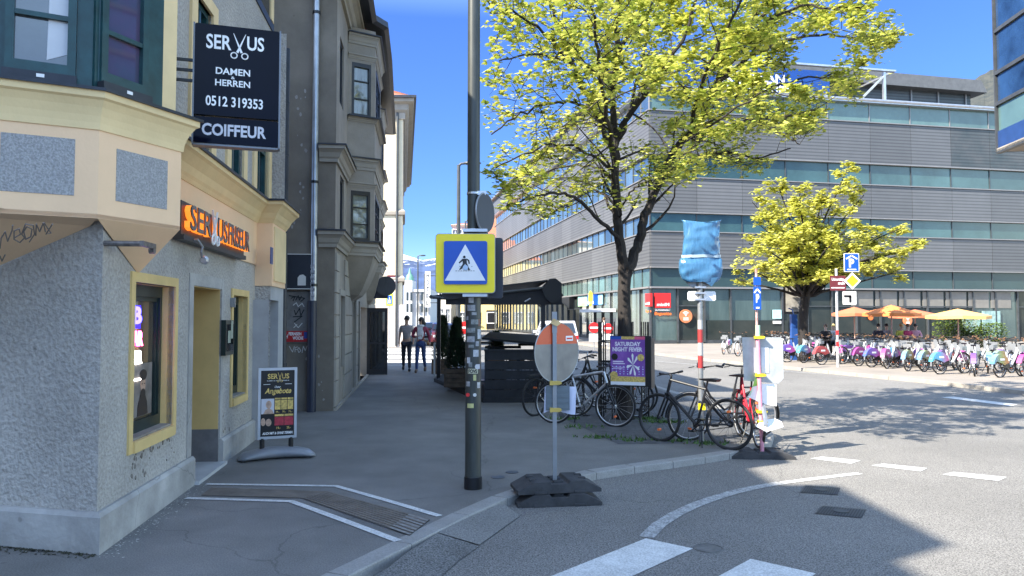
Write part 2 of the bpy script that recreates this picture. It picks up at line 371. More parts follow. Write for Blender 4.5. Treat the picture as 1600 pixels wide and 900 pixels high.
M['sgrey'] = mat('satin_grey', (.2, .21, .23), .4, .4, var=.08)
M['shopglass'] = mat('shop_glass', (.02, .028, .028), .06, rgb2=(.04, .045, .04), scale=.8, spec=.35)
M['white'] = mat('white_paint', (.78, .78, .78), .45, var=.04)
M['offwhite'] = mat('offwhite', (.6, .59, .56), .6, var=.06)
M['black'] = flat('black', (.008, .008, .01), .35)
M['rubber'] = mat('recycled_rubber', (.045, .045, .048), .85, var=.25, scale=5, bump=.4, bscale=50)
M['tyre'] = flat('tyre', (.012, .012, .013), .7)
M['blue'] = flat('sign_blue', (.008, .075, .42), .3)
M['signyellow'] = flat('sign_yellow', (.85, .68, .01), .3)
M['red'] = flat('sign_red', (.6, .02, .02), .35)
M['orange'] = flat('orange', (.8, .16, .03), .4)
M['gold'] = mat('gold_print', (.7, .5, .14), .35, var=.3, scale=40)
M['cream'] = mat('cream_plaster', (.72, .62, .43), .85, var=.07, scale=.8, bump=.05)
M['creamlight'] = mat('pale_plaster', (.72, .66, .55), .85, var=.06, scale=.8)
M['yellowwall'] = mat('yellow_plaster', (.78, .62, .26), .85, var=.04, scale=.6)
M['tile'] = mat('red_roof_tiles', (.42, .14, .07), .8, var=.25, scale=9, bump=.6, bscale=14)
M['wood'] = mat('brown_wood', (.16, .09, .05), .6, var=.3, scale=6)
M['darkwood'] = mat('dark_plank', (.012, .013, .017), .75, var=.3, scale=5)
# ================================================================ GROUND
RZ = -.08                                                   # road level; pavements stand at 0
g = MB(); g.face((-4000, -300, RZ), (4000, -300, RZ), (4000, 9000, RZ), (-4000, 9000, RZ)); g.build('road', M['road'], kind='structure')
kerb_px = [(790, 778), (850, 757), (930, 738), (990, 729), (1050, 721), (1100, 714), (1138, 708)]
KN = [Vector((-6.5, -7.5, 0)), Vector((-3.4, -1.5, 0)), Vector((-2.3, 2.0, 0)), Vector((-1.62, 3.9, 0)), G(540, 900), G(640, 850), G(730, 805)]
KN += [G(*p) for p in kerb_px]
KT = [G(1178, 700), G(1203, 690), G(1207, 678), G(1185, 660), G(1120, 632), G(1010, 598), Vector((2.9, 24.5, 0)), Vector((1.6, 27.3, 0)), Vector((-2, 27.6, 0)), Vector((-5.2, 27.4, 0))]
KP = KN + KT
def xy(v): return (v[0], v[1])
inner = []
s_ = MB(); path = [xy(p) for p in KP]
area = path + [(-9, 27.4), (-12, 5.6), (-14, -7.5)]
s_.prism_z(area, RZ - .05, 0)
s_.build('sidewalk', M['walk'], kind='structure')
kb = MB(); random.seed(3)
def resample(P, step):
    out = [P[0].copy()]; 
    for i in range(len(P) - 1):
        n = max(1, int((P[i + 1] - P[i]).length / step))
        for k in range(1, n + 1): out.append(P[i].lerp(P[i + 1], k / n))
    return out
KR = resample(KP, 1.05)
for i in range(len(KR) - 1):                                # kerb stones, each with a joint
    a, b = KR[i], KR[i + 1]; d = (b - a).normalized(); a = a + d * .006; b = b - d * .006
    kb.sweep([(-.15, -.1), (-.15, .004), (.012, .004), (.02, -.006), (.02, -.14)], [xy(a), xy(b)])
kb.build('kerb', M['kerb'], kind='structure')
def decal(name, polys, m, z, kind='structure'):
    d = MB()
    for P in polys: d.face(*[(p[0], p[1], z) for p in P])
    return d.build(name, m, kind=kind)
def Q(pts, z=0): return [G(p[0], p[1], z) for p in pts]
def band(pts, wd):                                          # ribbon of metres width on the ground
    out = []; P = [Vector((p[0], p[1])) for p in pts]
    L_, R_ = [], []
    for i in range(len(P)):
        t = (P[min(i + 1, len(P) - 1)] - P[max(i - 1, 0)]).normalized(); n = Vector((-t.y, t.x)) * wd / 2
        L_.append(P[i] + n); R_.append(P[i] - n)
    return [[L_[i], R_[i], R_[i + 1], L_[i + 1]] for i in range(len(P) - 1)]
decal('dark_paving', [Q([(872, 650), (965, 694), (1150, 692), (1192, 672), (1150, 648), (1010, 603), (880, 612)])], M['cobble'], .004)
# ramp patches beside the lowered kerb
rp = MB()
def slab(px4, z, m):
    P = [G(p[0], p[1], zz) for p, zz in zip(px4, z)]
    rp.m = m; rp.face(*[(p.x, p.y, zz) for p, zz in zip(P, z)])
slab([(590, 900), (635, 864), (684, 833), (749, 853), (716, 876), (690, 900)], [-.012, -.012, -.012, -.073, -.073, -.073], 0)
rp.build('rough_asphalt_patch', M['roughpatch'], kind='structure')
rp = MB(); slab([(684, 832), (730, 806), (768, 786), (790, 789), (812, 806), (749, 851)], [-.008, -.008, -.008, -.03, -.071, -.071], 0)
rp.build('asphalt_ramp', M['walkpatch'], kind='structure')
# guidance strip: two painted lines with ribbed slabs between
decal('painted_line', band([G(322, 757), G(525, 760), G(606, 783), G(687, 807)], .07) + band([G(290, 779), G(455, 784), G(540, 815), G(622, 846)], .075), M['paint'], .006)
up = [G(330, 763), G(512, 769), G(672, 813)]; lo = [G(314, 775), G(470, 779), G(640, 838)]
rb = MB(); nr = 9
for k in range(nr):
    f0, f1 = k / nr, (k + .62) / nr
    for i in range(2):
        a0, a1 = up[i].lerp(lo[i], f0), up[i + 1].lerp(lo[i + 1], f0); b0, b1 = up[i].lerp(lo[i], f1), up[i + 1].lerp(lo[i + 1], f1)
        rb.face((b0.x, b0.y, .010), (b1.x, b1.y, .010), (a1.x, a1.y, .010), (a0.x, a0.y, .010))
        rb.face((b0.x, b0.y, .002), (b1.x, b1.y, .002), (b1.x, b1.y, .010), (b0.x, b0.y, .010))
rb.build('tactile_paving', mat('tactile_slab', (.17, .145, .12), .8, var=.2, scale=4, bump=.2), kind='structure')
decal('tactile_bed', [[up[0], lo[0], lo[1], up[1]], [up[1], lo[1], lo[2], up[2]]], mat('tactile_bed', (.07, .066, .062), .8, var=.1), .005)
w_ = MB()
for k in range(7):
    f0, f1 = k / 7, (k + .55) / 7
    a0, a1 = Vector(lo[2]).lerp(up[2], f0), Vector(lo[2]).lerp(up[2], f1)
    dirn = (lo[1] - lo[2]).normalized() * .28
    w_.face(*[(p.x, p.y, .0125) for p in (a0, a1, a1 + dirn, a0 + dirn)])
w_.build('worn_tactile_paint', mat('worn_tactile', (.26, .25, .24), .8, scale=20, rgb2=(.15, .14, .13)), kind='structure')
# crossing bars, arc line, dashes
z = RZ
ext = [G(864, 900, z), G(990, 900, z)]
c0, c1 = G(1009, 842, z), G(1083, 858, z); e0 = c0 + (ext[0] - c0) * 1.9; e1 = c1 + (ext[1] - c1) * 2.3
d0, d1 = G(1173, 874, z), G(1275, 897, z); dv = (ext[0] - c0)
decal('crosswalk', [[e0, e1, c1, c0], [d0 + dv * 2.2, d1 + dv * 2.2, d1, d0]], M['paint'], z + .005)
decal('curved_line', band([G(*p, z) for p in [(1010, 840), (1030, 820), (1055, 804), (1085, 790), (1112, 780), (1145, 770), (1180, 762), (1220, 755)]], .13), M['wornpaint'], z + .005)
decal('curved_line_end', band([G(*p, z) for p in [(1222, 755), (1260, 750), (1300, 745), (1343, 740)]], .1), M['paint'], z + .005)
decal('dashed_line', [Q(p, z) for p in ([(1266, 717), (1330, 725), (1345, 720), (1284, 714)], [(1361, 728), (1438, 737), (1449, 732), (1380, 725)], [(1472, 742), (1560, 752), (1573, 746), (1490, 738)],
      [(1470, 621), (1580, 635), (1590, 632), (1490, 620)])], M['paint'], z + .005)
decal('pale_road_line', band([G(*p, z) for p in [(1290, 585), (1200, 578), (1100, 571), (1010, 563)]], .12), M['wornpaint'], z + .005)
decal('far_crosswalk', [Q(p, z) for p in ([(575, 563), (700, 563), (700, 567), (570, 567)], [(585, 556), (700, 556), (700, 560), (580, 560)], [(590, 550), (700, 550), (700, 553), (588, 553)], [(594, 545), (700, 545), (700, 547.5), (593, 547.5)])], M['paint'], z + .005)
for lab, q in (('iron drain grate lying nearer the curved white line end in shade', [(1250, 770), (1308, 774), (1313, 763), (1258, 759)]), ('iron drain grate nearer the bottom of the road, close to the shadow tip', [(1273, 803), (1346, 810), (1353, 797), (1284, 791)])):
    P = Q(q, z); gr = thing('drain_grate', lab, 'drain grate', loc=(P[0].x, P[0].y, z), group='road drain grates')
    I = Matrix.Identity(4)
    b_ = MB(); b_.face(*[(p.x, p.y, z + .004) for p in P]); b_.build('frame', flat('grate_pit', (.02, .02, .022)), gr, fr=I)
    b_ = MB()
    for k in range(16):
        f0, f1 = (k + .2) / 16, (k + .75) / 16
        b_.face(*[(p.x, p.y, z + .009) for p in (P[0].lerp(P[1], f0), P[0].lerp(P[1], f1), P[3].lerp(P[2], f1), P[3].lerp(P[2], f0))])
    c_ = (P[0] + P[1] + P[2] + P[3]) / 4; b_.lathe([(.07, 0), (.07, .004)], (c_.x, c_.y, z + .01), 14)
    b_.build('bars', M['darkgrey'], gr, fr=I)
mh = MB(); c_ = G(1107, 857, z); mh.torus((c_.x, c_.y, z + .002), .115, .005, 'z', 36, 5); mh.lathe([(.1, 0), (.1, .004)], (c_.x, c_.y, z), 28)
mh.build('manhole_cover', mat('cover_iron', (.13, .127, .122), .7, var=.2, scale=20), label='small round manhole cover in the shaded road by the crossing bars', cat='manhole cover')
for i, (px, py) in enumerate([(778, 746), (800, 738)]):
    c_ = G(px, py); v_ = MB(); v_.lathe([(.075, 0), (.075, .004), (.06, .004)], (c_.x, c_.y, .001), 20)
    v_.build('valve_cover', M['darkgrey'], label=['small round iron cover nearest the thick post foot', 'small round iron cover farther from the thick post, towards the rubber foot'][i], cat='cover')
# plaza on the far side of the road
PP = [G(1900, 660), G(1600, 611), G(1450, 594), G(1300, 580), G(1200, 570), G(1115, 562), G(1060, 556), G(1020, 551), G(960, 544), G(900, 536), G(860, 530)]
pl = [xy(p) for p in PP]
pz = MB(); pz.prism_z([(60, 12)] + pl + [(pl[-1][0] + 3, 95), (90, 95)], RZ - .05, .02); pz.build('pavement', M['plaza'], kind='structure')
kb = MB(); KR = resample([Vector((p[0], p[1], 0)) for p in pl], 1.0)
for i in range(len(KR) - 1):
    a, b = KR[i], KR[i + 1]; d = (b - a).normalized(); a = a + d * .008; b = b - d * .008
    kb.sweep([(.15, -.1), (.15, .024), (-.012, .024), (-.02, -.1)][::-1], [xy(b), xy(a)])
kb.build('kerb_stones', mat('pale_kerb', (.3, .27, .23), .8, var=.1, scale=3), kind='structure')
# weeds around the dark paving
wd = MB(); random.seed(5)
for (px, py, n, sp) in [(905, 668, 40, .35), (935, 684, 60, .3), (1040, 660, 160, .35), (1015, 655, 120, .25), (1110, 694, 60, .3), (990, 688, 50, .3), (885, 655, 60, .3), (1063, 690, 40, .25)]:
    c = G(px, py)
    for k in range(n):
        x = c.x + random.gauss(0, sp * .5); y = c.y + random.gauss(0, sp * .25); a = random.random() * 6.28; h = random.uniform(.02, .07); l = .02
        wd.add([(x - l * cos(a), y - l * sin(a), .004), (x + l * cos(a), y + l * sin(a), .004), (x + random.uniform(-.04, .04), y + random.uniform(-.04, .04), h)], [[0, 1, 2]])
wd.build('weeds', mat('weed_green', (.07, .14, .03), .8, var=.3, scale=20), kind='stuff')

# grit, peeled plaster and damp moss along the corner plinth
db = MB(); random.seed(17)
for k in range(420):
    f = random.random() ** .8; px = 150 + 170 * f + random.gauss(6, 9); py = 868 - 122 * f + abs(random.gauss(0, 9))
    c = G(px, py); s_ = random.uniform(.002, .009) * random.choice((1, 1, 1, 2)); a = random.random() * 6.28
    db.add([(c.x + s_ * cos(a + u) * random.uniform(.5, 1), c.y + s_ * sin(a + u) * random.uniform(.5, 1), .003 + random.uniform(0, .004)) for u in (0, 1.6, 3.1, 4.7)], [[0, 1, 2, 3]])
db.build('plaster_grit', mat('plaster_grit', (.5, .48, .44), .9), kind='stuff')
ms_ = MB()
for k in range(700):
    px = random.uniform(-40, 150); py = 862 - 12 * (150 - px) / 150 + abs(random.gauss(0, 5)); c = G(px, py); s_ = random.uniform(.006, .02); a = random.random() * 6.28
    ms_.add([(c.x + s_ * cos(a), c.y + s_ * sin(a), .002), (c.x + s_ * cos(a + 2), c.y + s_ * sin(a + 2), .002), (c.x + s_ * cos(a + 4), c.y + s_ * sin(a + 4), .012)], [[0, 1, 2]])
ms_.build('moss', mat('damp_moss', (.05, .05, .03), .95, var=.3, scale=30), kind='stuff')
# ================================================================ CORNER BUILDING WITH THE BARBER
V_ST = ray(658, 497)
O1 = G(150, 863); F1 = Fr(O1, V_ST.x, V_ST.y)
LW = F1.to(G(0, 850)); Ldir = LW.normalized(); LE = Ldir * 5.5          # left wall runs this way
FL = Fr(F1.w(LE.x, LE.y), (O1 - F1.w(LE.x, LE.y)).x, (O1 - F1.w(LE.x, LE.y)).y); LL = 5.5
B1 = thing('corner_building', 'grey roughcast corner building with a peach polygonal bay and yellow window surrounds', 'building', F1)
def X1(px, py, off=0): return F1.loc(px, py, off)
H1 = 6.35
w1 = (*(lambda a, b: (a[0], b[0]))(X1(204, 600), X1(268, 600)), X1(236, 690)[1], X1(205, 436)[1])
xw0, xw1 = X1(206, 600)[0], X1(269, 600)[0]; zw0 = X1(268, 664)[1]; zw1 = X1(207, 440)[1]
xd0, xd1 = X1(299, 600)[0], X1(343, 600)[0]; zd1 = X1(299, 446)[1]
xv0, xv1 = X1(362, 560)[0], X1(384, 560)[0]; zv0 = X1(384, 614)[1]; zv1 = X1(362, 461)[1]
xend = X1(397, 560)[0]; xpe = X1(441, 600, -.22)[0]
zs0 = X1(300, 282)[1]; zs1 = X1(300, 246)[1]                             # string course
# upper floor windows
def up_win(px0, px1): return X1(px0, 260)[0], X1(px1, 260)[0]
ups = [up_win(301, 326), up_win(358, 378), up_win(399, 418)]; zu0 = zs1 + .02; zu1 = zu0 + 1.75
holes = [(xw0, xw1, zw0, zw1, .19), (xd0, xd1, 0, zd1, .9), (xv0, xv1, zv0, zv1, .19)] + [(a, b, zu0, zu1, .16) for a, b in ups]
b = MB(); b.wall(0, xend, -.1, zs0, holes[:3]); b.wall(0, xpe, zs0, H1, holes[3:])
b.face((xend, 0, -.1), (xend, -.22, -.1), (xend, -.22, zs0), (xend, 0, zs0))
b.face((xpe, -.22, -.1), (xpe, .6, -.1), (xpe, .6, H1), (xpe, -.22, H1))
b.T = F1.M.inverted() @ FL.M; b.wall(0, LL, -.1, H1); b.T = None
# roof slab and back so light cannot leak
b.add([(0, 0, H1), (xpe, 0, H1), (xpe, 9, H1), (LE.x, LE.y, H1), (LE.x, 9, H1)], [[0, 1, 2, 4, 3]])
b.box(xpe - .02, xpe, 0, 9, -.1, H1); b.box(LE.x, xpe, 8.9, 9, -.1, H1); b.build('wall', M['stucco'], B1)
b = MB(); b.wall(xend, xpe, -.1, 9 * 0 + zs0 - .9, [(X1(419, 560, -.22)[0], X1(434, 560, -.22)[0], -.1, X1(434, 470, -.22)[1], .5)], y=-.22)
b.build('portal', mat('smooth_grey_plaster', (.36, .36, .365), .85, var=.08, bump=.05), B1)
b = MB(); x0, x1 = X1(419, 560, -.22)[0] , X1(434, 560, -.22)[0]; b.box(x0, x1, .27, .32, -.1, 2.6); b.build('portal_door', mat('grey_door', (.1, .11, .12), .5), B1)
# plinth, projecting, with a door gap
prof = [(-.02, -.12), (.055, -.12), (.055, .25), (.03, .275), (-.02, .28)]
ph = X1(298, 712)[1]
prof = [(-.02, -.12), (.055, -.12), (.055, ph - .03), (.03, ph), (-.02, ph)]
b = MB(); b.sweep(prof, [(LE.x, LE.y), (0, 0), (xd0, 0)]); b.sweep(prof, [(xd1, 0), (xend, 0)])
b.build('plinth', M['plinth'], B1)
# peach band above the shop, string course moulding and dark flashing
zp0 = X1(395, 415)[1]
b = MB(); b.box(X1(284, 300)[0] - .6, xend, -.02, .0, zp0 + .02, zs0); b.box(xend - .01, xpe, -.245, -.2, zs0 - .98, zs0); b.box(xend - .022, xend - .002, -.24, 0, zs0 - .98, zs0)
b.build('frieze', M['peach'], B1)
cpf = [(-.02, -.04), (.03, -.04), (.05, 0), (.07, .03), (.1, .1), (.17, .19), (.2, .215), (.2, .27), (-.02, .3)]
xr0 = X1(284, 300)[0] - .8
b = MB(); b.sweep(cpf, [(xr0, 0), (xend, 0), (xend, -.22), (xpe, -.22), (xpe, .3)], zs0 - .02); b.build('cornice', M['yellow'], B1)
b = MB(); b.sweep([(-.02, .27), (.225, .262), (.225, .292), (-.02, .32)], [(xr0, 0), (xend, 0), (xend, -.22), (xpe, -.22), (xpe, .3)], zs0 - .02); b.build('flashing', M['flash'], B1)
b = MB(); b.box(xend + .06, xpe - .05, -.262, -.24, zs0 - .9, zs0 - .1); b.build('side_panel', M['yellow'], B1)
# door niche: grey surround, yellow reveal, dark foot, tiled threshold, door at the back
b = MB()
b.box(xd0 - .14, xd0 - .004, -.012, .1, ph + .003, zd1 + .13); b.box(xd1 + .004, xd1 + .1, -.012, .1, ph + .003, zd1 + .13); b.box(xd0 - .004, xd1 + .004, -.012, .1, zd1 + .004, zd1 + .13)
b.build('door_surround', M['plinth'], B1)
b = MB(); b.box(xd1 - .008, xd1 + .002, .01, .88, .42, zd1); b.box(xd0, xd0 + .008, .01, .88, .42, zd1); b.box(xd0 + .01, xd1 - .01, .01, .88, zd1 - .008, zd1 - .001)
b.build('door_reveal', mat('ochre_reveal', (.62, .42, .16), .7, var=.06, bump=.05), B1)
for a_, c_ in ((xd1 - .012, xd1), (xd0, xd0 + .012)): b = MB(); b.box(a_, c_, .005, .88, 0, .42); b.build('reveal_foot', mat('dark_foot', (.16, .15, .15), .85, var=.2, bump=.1), B1)
b = MB(); b.box(xd0 - .02, xd1 + .02, -.1, .88, -.02, .035); b.build('threshold', mat('pale_tile', (.5, .5, .5), .4, var=.1), B1)
dr = MB(); dr.box(xd0, xd1, .84, .9, .03, zd1); dr.build('door', M['dkgreen'], B1)
dh = MB(); dh.tube([(xd0 + .12, .82, .9), (xd0 + .12, .78, .95), (xd0 + .12, .78, 1.25), (xd0 + .12, .82, 1.3)], .012); dh.build('handle', M['alu'], [o for o in B1.children if o.name.startswith('door') and o.name == 'door'][0] if 'door' in bpy.data.objects else B1)
# ground floor windows with yellow surrounds
def shop_window(x0, x1, z0, z1, tag):
    f = MB(); t = .085; e = -.018
    f.box(x0 - t, x0, e, .05, z0 - t * 1.1, z1 + t); f.box(x1, x1 + t, e, .05, z0 - t * 1.1, z1 + t); f.box(x0, x1, e, .05, z1, z1 + t); f.box(x0, x1, e - .02, .05, z0 - t * 1.1, z0)
    f.box(x1 - .006, x1 - .001, .05, .19, z0, z1); f.box(x0 + .001, x0 + .006, .05, .19, z0, z1); f.box(x0, x1, .05, .19, z1 - .006, z1 - .001)
    win = f.build('window', mat('ochre_trim', (.64, .46, .19), .7, var=.08, bump=.06), B1)
    f = MB(); f.box(x0 + .008, x1 - .008, .003, .18, z0 - .02, z0 + .02); f.build('sill', mat('sill_stone', (.25, .23, .2), .8, var=.2), win)
    f = MB(); w_ = .06; y0, y1 = .105, .175
    for a, c in ((x0, x0 + w_), (x1 - w_, x1)): f.box(a, c, y0, y1, z0 + .02, z1)
    f.box(x0 + w_, x1 - w_, y0, y1, z0 + .02, z0 + .12); f.box(x0 + w_, x1 - w_, y0, y1, z1 - .11, z1)
    i = .035; 
    for a, c in ((x0 + w_, x0 + w_ + i), (x1 - w_ - i, x1 - w_)): f.box(a, c, y0 + .02, y1 - .01, z0 + .12, z1 - .11)
    f.box(x0 + w_, x1 - w_, y0 + .02, y1 - .01, z1 - .15, z1 - .11)
    f.build('frame', M['dkgreen'], win)
    f = MB(); f.face((x0 + w_, .157, z0 + .1), (x1 - w_, .157, z0 + .1), (x1 - w_, .157, z1 - .1), (x0 + w_, .157, z1 - .1))
    f.build('pane', mat('shop_pane', (.11, .085, .055), .06, var=.3, scale=3, coat=.6, stretch=(8, 1, .4)), win)
    return win
w1o = shop_window(xw0, xw1, zw0, zw1, 0); w2o = shop_window(xv0, xv1, zv0, zv1, 1)
# poster with a bearded man and clippers behind the pane, neon letters
xa, xb = xw0 + .07, xw1 - .12; za, zb = zw0 + .14, zw0 + .62
f = MB(); f.box(xa, xb, .147, .153, za, zb)
ps = f.build('poster', mat('poster_ground', (.3, .27, .25), .35, rgb2=(.1, .09, .085), scale=5), w1o)
f = MB(); cx_ = xa + (xb - xa) * .72
f.disc(cx_, za + .29, .055, .143, .147, 20, .085); f.box(xa + .12, xa + .32, .1425, .147, za + .2, za + .32); f.build('skin_print', mat('skin_print', (.5, .32, .23), .5, var=.15, scale=20), ps)
f = MB(); f.prism_y([(cx_ - .13, za + .005), (cx_ + .12, za + .005), (cx_ + .1, za + .12), (cx_ + .04, za + .2), (cx_ - .06, za + .2), (cx_ - .12, za + .1)], .1415, .147)
f.disc(cx_ + .0, za + .375, .085, .1415, .147, 16, .05); f.disc(cx_ - .01, za + .2, .06, .1405, .1415, 16, .05); f.box(cx_ - .05, cx_ - .02, .1405, .1415, za + .29, za + .298); f.box(cx_ + .01, cx_ + .04, .1405, .1415, za + .29, za + .298)
f.build('dark_print', mat('dark_print', (.03, .022, .02), .5, var=.2), ps)
nb = flat('neon_blue', (.05, .04, 1), .4, emit=3.2); nr_ = flat('neon_pink', (1, .1, .35), .4, emit=2.4); nw = flat('neon_white', (1, .95, .9), .4, emit=2.6)
nz_ = thing('neon_sign', 'blue and pink lit neon letters behind the pane of the nearest shop window', 'neon sign', F1)
def neon(body, x0, x1, z0, z1, m, d=.135): f = MB(); f.text3(body, x0, x1, z0, z1, d, .008, bold=.035); f.build('letters', m, nz_)
xn = xw0 + .38
neon('B', xn, xn + .2, zw1 - .36, zw1 - .2, nb); f = MB(); f.box(xn, xn + .2, .147, .151, zw1 - .4, zw1 - .19); f.build('back_plate', flat('neon_back', (.02, .01, .5), .4, emit=.8), nz_)
neon('AR', xn, xn + .24, zw1 - .56, zw1 - .42, nr_); neon('BER', xn, xn + .22, zw1 - .72, zw1 - .6, nw); neon('-', xn, xn + .2, zw1 - .87, zw1 - .855, nw)
# oriel bay on the corner
Fw = D(152, 342, 5.45); Rw = D(281, 358, 6.18); Aw = D(0, 332, 5.17)
Fp = F1.to(Fw); Rp = F1.to(Rw); Ap = F1.to(Aw); A2 = Fp + (Ap - Fp) * 2.3; A2.z = 0
zb0 = (Fw.z + Rw.z) / 2; zc = D(152, 193, 5.45).z; zct = D(152, 152, 5.3).z
back = F1.to(FL.w(1.0, .3))
bay_plan = [xy(A2), xy(Fp), xy(Rp), (Rp.x + .12, .02)]
b = MB(); b.sweep([(0, zb0), (0, zc + .02)], bay_plan); b.prism_z([xy(A2), xy(Fp), xy(Rp), (Rp.x + .12, .3), (0.3, .8), (A2.x, .8)], zb0 - .002, zb0 + .03)
# corbels: tapering undersides
T_ = X1(215, 428); T3 = (T_[0], -.004, T_[1]); W0 = (X1(162, 350)[0] * .6, -.002, zb0)
b.face((Fp.x, Fp.y, zb0), T3, (Rp.x, Rp.y, zb0)); b.face((Rp.x, Rp.y, zb0), T3, (Rp.x + .12, 0, zb0)); b.face((Fp.x, Fp.y, zb0), (.02, -.003, zb0 - .06), T3)
pl_ = FL.loc(0, 415); PL = F1.to(FL.w(pl_[0], -.004, pl_[1])); pe = F1.to(FL.w(LL - .12, -.004, zb0 - .04)); pf = PL + (PL - pe) * 1.2
b.face((A2.x, A2.y, zb0), (pf.x, pf.y, pf.z), (pe.x, pe.y, pe.z), (Fp.x, Fp.y, zb0))
b.build('bay', M['peach'], B1)
cpb = [(-.02, -.05), (.01, -.05), (.015, 0), (.025, .05), (.045, .11), (.07, .16), (.09, .175), (.09, .225), (-.05, .26)]
b = MB(); b.sweep(cpb, bay_plan, zc); b.build('bay_cornice', M['yellow'], B1)
b = MB(); b.sweep([(-.3, .27), (.11, .222), (.11, .245), (-.3, .31)], bay_plan, zc); b.build('bay_flashing', M['flash'], B1)
FA = Fr(F1.w(A2.x, A2.y), (Fw - F1.w(A2.x, A2.y)).x, (Fw - F1.w(A2.x, A2.y)).y); LA = (Fp - A2).to_2d().length
FB = Fr((Fw.x, Fw.y, 0), (Rw - Fw).x, (Rw - Fw).y); LB = (Rp - Fp).to_2d().length
for fr_, (a, c, d, e) in ((FA, (FA.loc(0, 250)[0], FA.loc(117, 250)[0], FA.loc(60, 290)[1], FA.loc(60, 215)[1])), (FB, (FB.loc(181, 290)[0], FB.loc(261, 290)[0], FB.loc(220, 320)[1], FB.loc(220, 240)[1]))):
    if fr_ is FA: d = FA.loc(60, 302)[1]; e = FA.loc(60, 212)[1]
    else: d = FB.loc(181, 314)[1]; e = FB.loc(181, 232)[1]
    b = MB(); b.box(a, c, -.004, .01, d, e); b.build('bay_panel', M['panelgrey'], B1, fr=fr_)
# bay windows (green) above the cornice
zg0 = zc + .3; zg1 = zg0 + 1.75
for fr_, L_, w0, w1_ in ((FA, LA, FA.loc(6, 60)[0], FA.loc(119, 60)[0]), (FB, LB, FB.loc(163, 60)[0], FB.loc(236, 60)[0])):
    gx = .05; f = MB(); last = fr_ is FB
    e0, e1 = (0, LA + .01) if not last else (-.01, FB.loc(262, 90)[0])
    for a, c in ((e0, w0 - .003), (w1_ + .003, e1)): f.box(a, c, .05, .14, zg0 - .05, zg1 + .2)
    f.box(w0, w1_, .05, .14, zg1, zg1 + .2); f.box(w0, w1_, .05, .14, zg0 - .05, zg0 + .03)
    win = f.build('bay_window', M['green'], B1, fr=fr_)
    f = MB(); t = .055
    for a, c in ((w0, w0 + t), (w1_ - t, w1_)): f.box(a, c, .02, .08, zg0 + .03, zg1)
    zm = fr_.loc(60 if not last else 200, 20 if not last else 60)[1]
    f.box(w0 + t, w1_ - t, .02, .08, zg0 + .03, zg0 + .11); f.box(w0 + t, w1_ - t, .02, .08, zg1 - .06, zg1); f.box(w0 + t, w1_ - t, .025, .075, zm - .018, zm + .018)
    f.build('frame', M['green'], win, fr=fr_)
    f = MB(); f.box(w0 - .01, w1_ + .01, -.02, .06, zg0 - .04, zg0 + .028); f.build('sill', M['flash'], win, fr=fr_)
    f = MB(); f.box((w0 + w1_) / 2 - .02, (w0 + w1_) / 2 + .03, -.024, -.021, zg0 - .015, zg0 + .01); f.build('badge', M['white'], win, fr=fr_)
    f = MB(); f.face((w0 + t, .06, zg0 + .1), (w1_ - t, .06, zg0 + .1), (w1_ - t, .06, zg1), (w0 + t, .06, zg1))
    if not last:
        f.build('pane', mat('pane_dusk', (.055, .065, .08), .03, var=.2, scale=2, spec=1, coat=1), win, fr=fr_)
        bl = MB(); xm = fr_.loc(72, 80)[0]; bl.face((xm, .056, zg0 + .14), (w1_ - t, .056, zg0 + .2), (w1_ - t, .056, zg1), (xm + .03, .056, zg1)); bl.build('pane_reflection', mat('pale_reflection', (.5, .51, .54), .3, var=.06, coat=.5), win, fr=fr_)  # pale sheet painted in place of a reflection in the pane
    else:
        f.build('pane', mat('pane_mauve', (.09, .05, .11), .05, rgb2=(.04, .07, .1), scale=2.2, spec=1, coat=1), win, fr=fr_)
b = MB(); b.sweep([(0, zg0 - .06), (0, zg1 + .35)], [(FB.w(FB.loc(262, 90)[0], .03, 0) - Vector((0, 0, 0))).to_2d().to_tuple()] * 0 or [xy(F1.to(FB.w(FB.loc(262, 90)[0], .05))), xy(F1.to(FB.w(LB - .02, .05))), (Rp.x + .1, .02)])
b.build('bay_jamb', M['yellow'], B1)
b = MB(); b.sweep([(-.4, zg1 + .2), (.0, zg1 + .2), (0.05, zg1 + .3), (0.05, H1), (-.4, H1)], bay_plan); b.build('bay_upper', M['peach'], B1)
b = MB(); b.prism_z([(LE.x, LE.y - .3), (A2.x, A2.y - .2), (Fp.x, Fp.y - .2), (Rp.x + .3, Rp.y - .1), (Rp.x + .3, -.02), (xpe, -.02), (xpe, 8), (LE.x, 8)], H1, H1 + .12); b.build('roof', M['flash'], B1)
b = MB(); b.prism_z([(2.6, 0), (xpe, 0), (xpe, 8), (2.6, 8)], H1 + .12, H1 + .98); b.prism_z([(3.0, 5.2), (8.6, 5.2), (8.6, 9), (3.0, 9)], H1 + .9, 13.2); b.build('attic_wall_and_shade_block', M['stucco'], B1)  # second prism is an unseen block added to keep sun off the neighbour's flank
for a_, c_ in ups[1:]:
    b = MB(); b.box(a_ - .2, a_, -.03, -.002, H1 + .13, H1 + .97); b.box(c_, c_ + .2, -.03, -.002, H1 + .13, H1 + .97); wn_ = b.build('attic_window', M['yellow'], B1); b = MB(); b.box(a_, c_, -.012, -.002, H1 + .13, H1 + .97); b.build('pane', M['glassdk'], wn_, fr=F1)
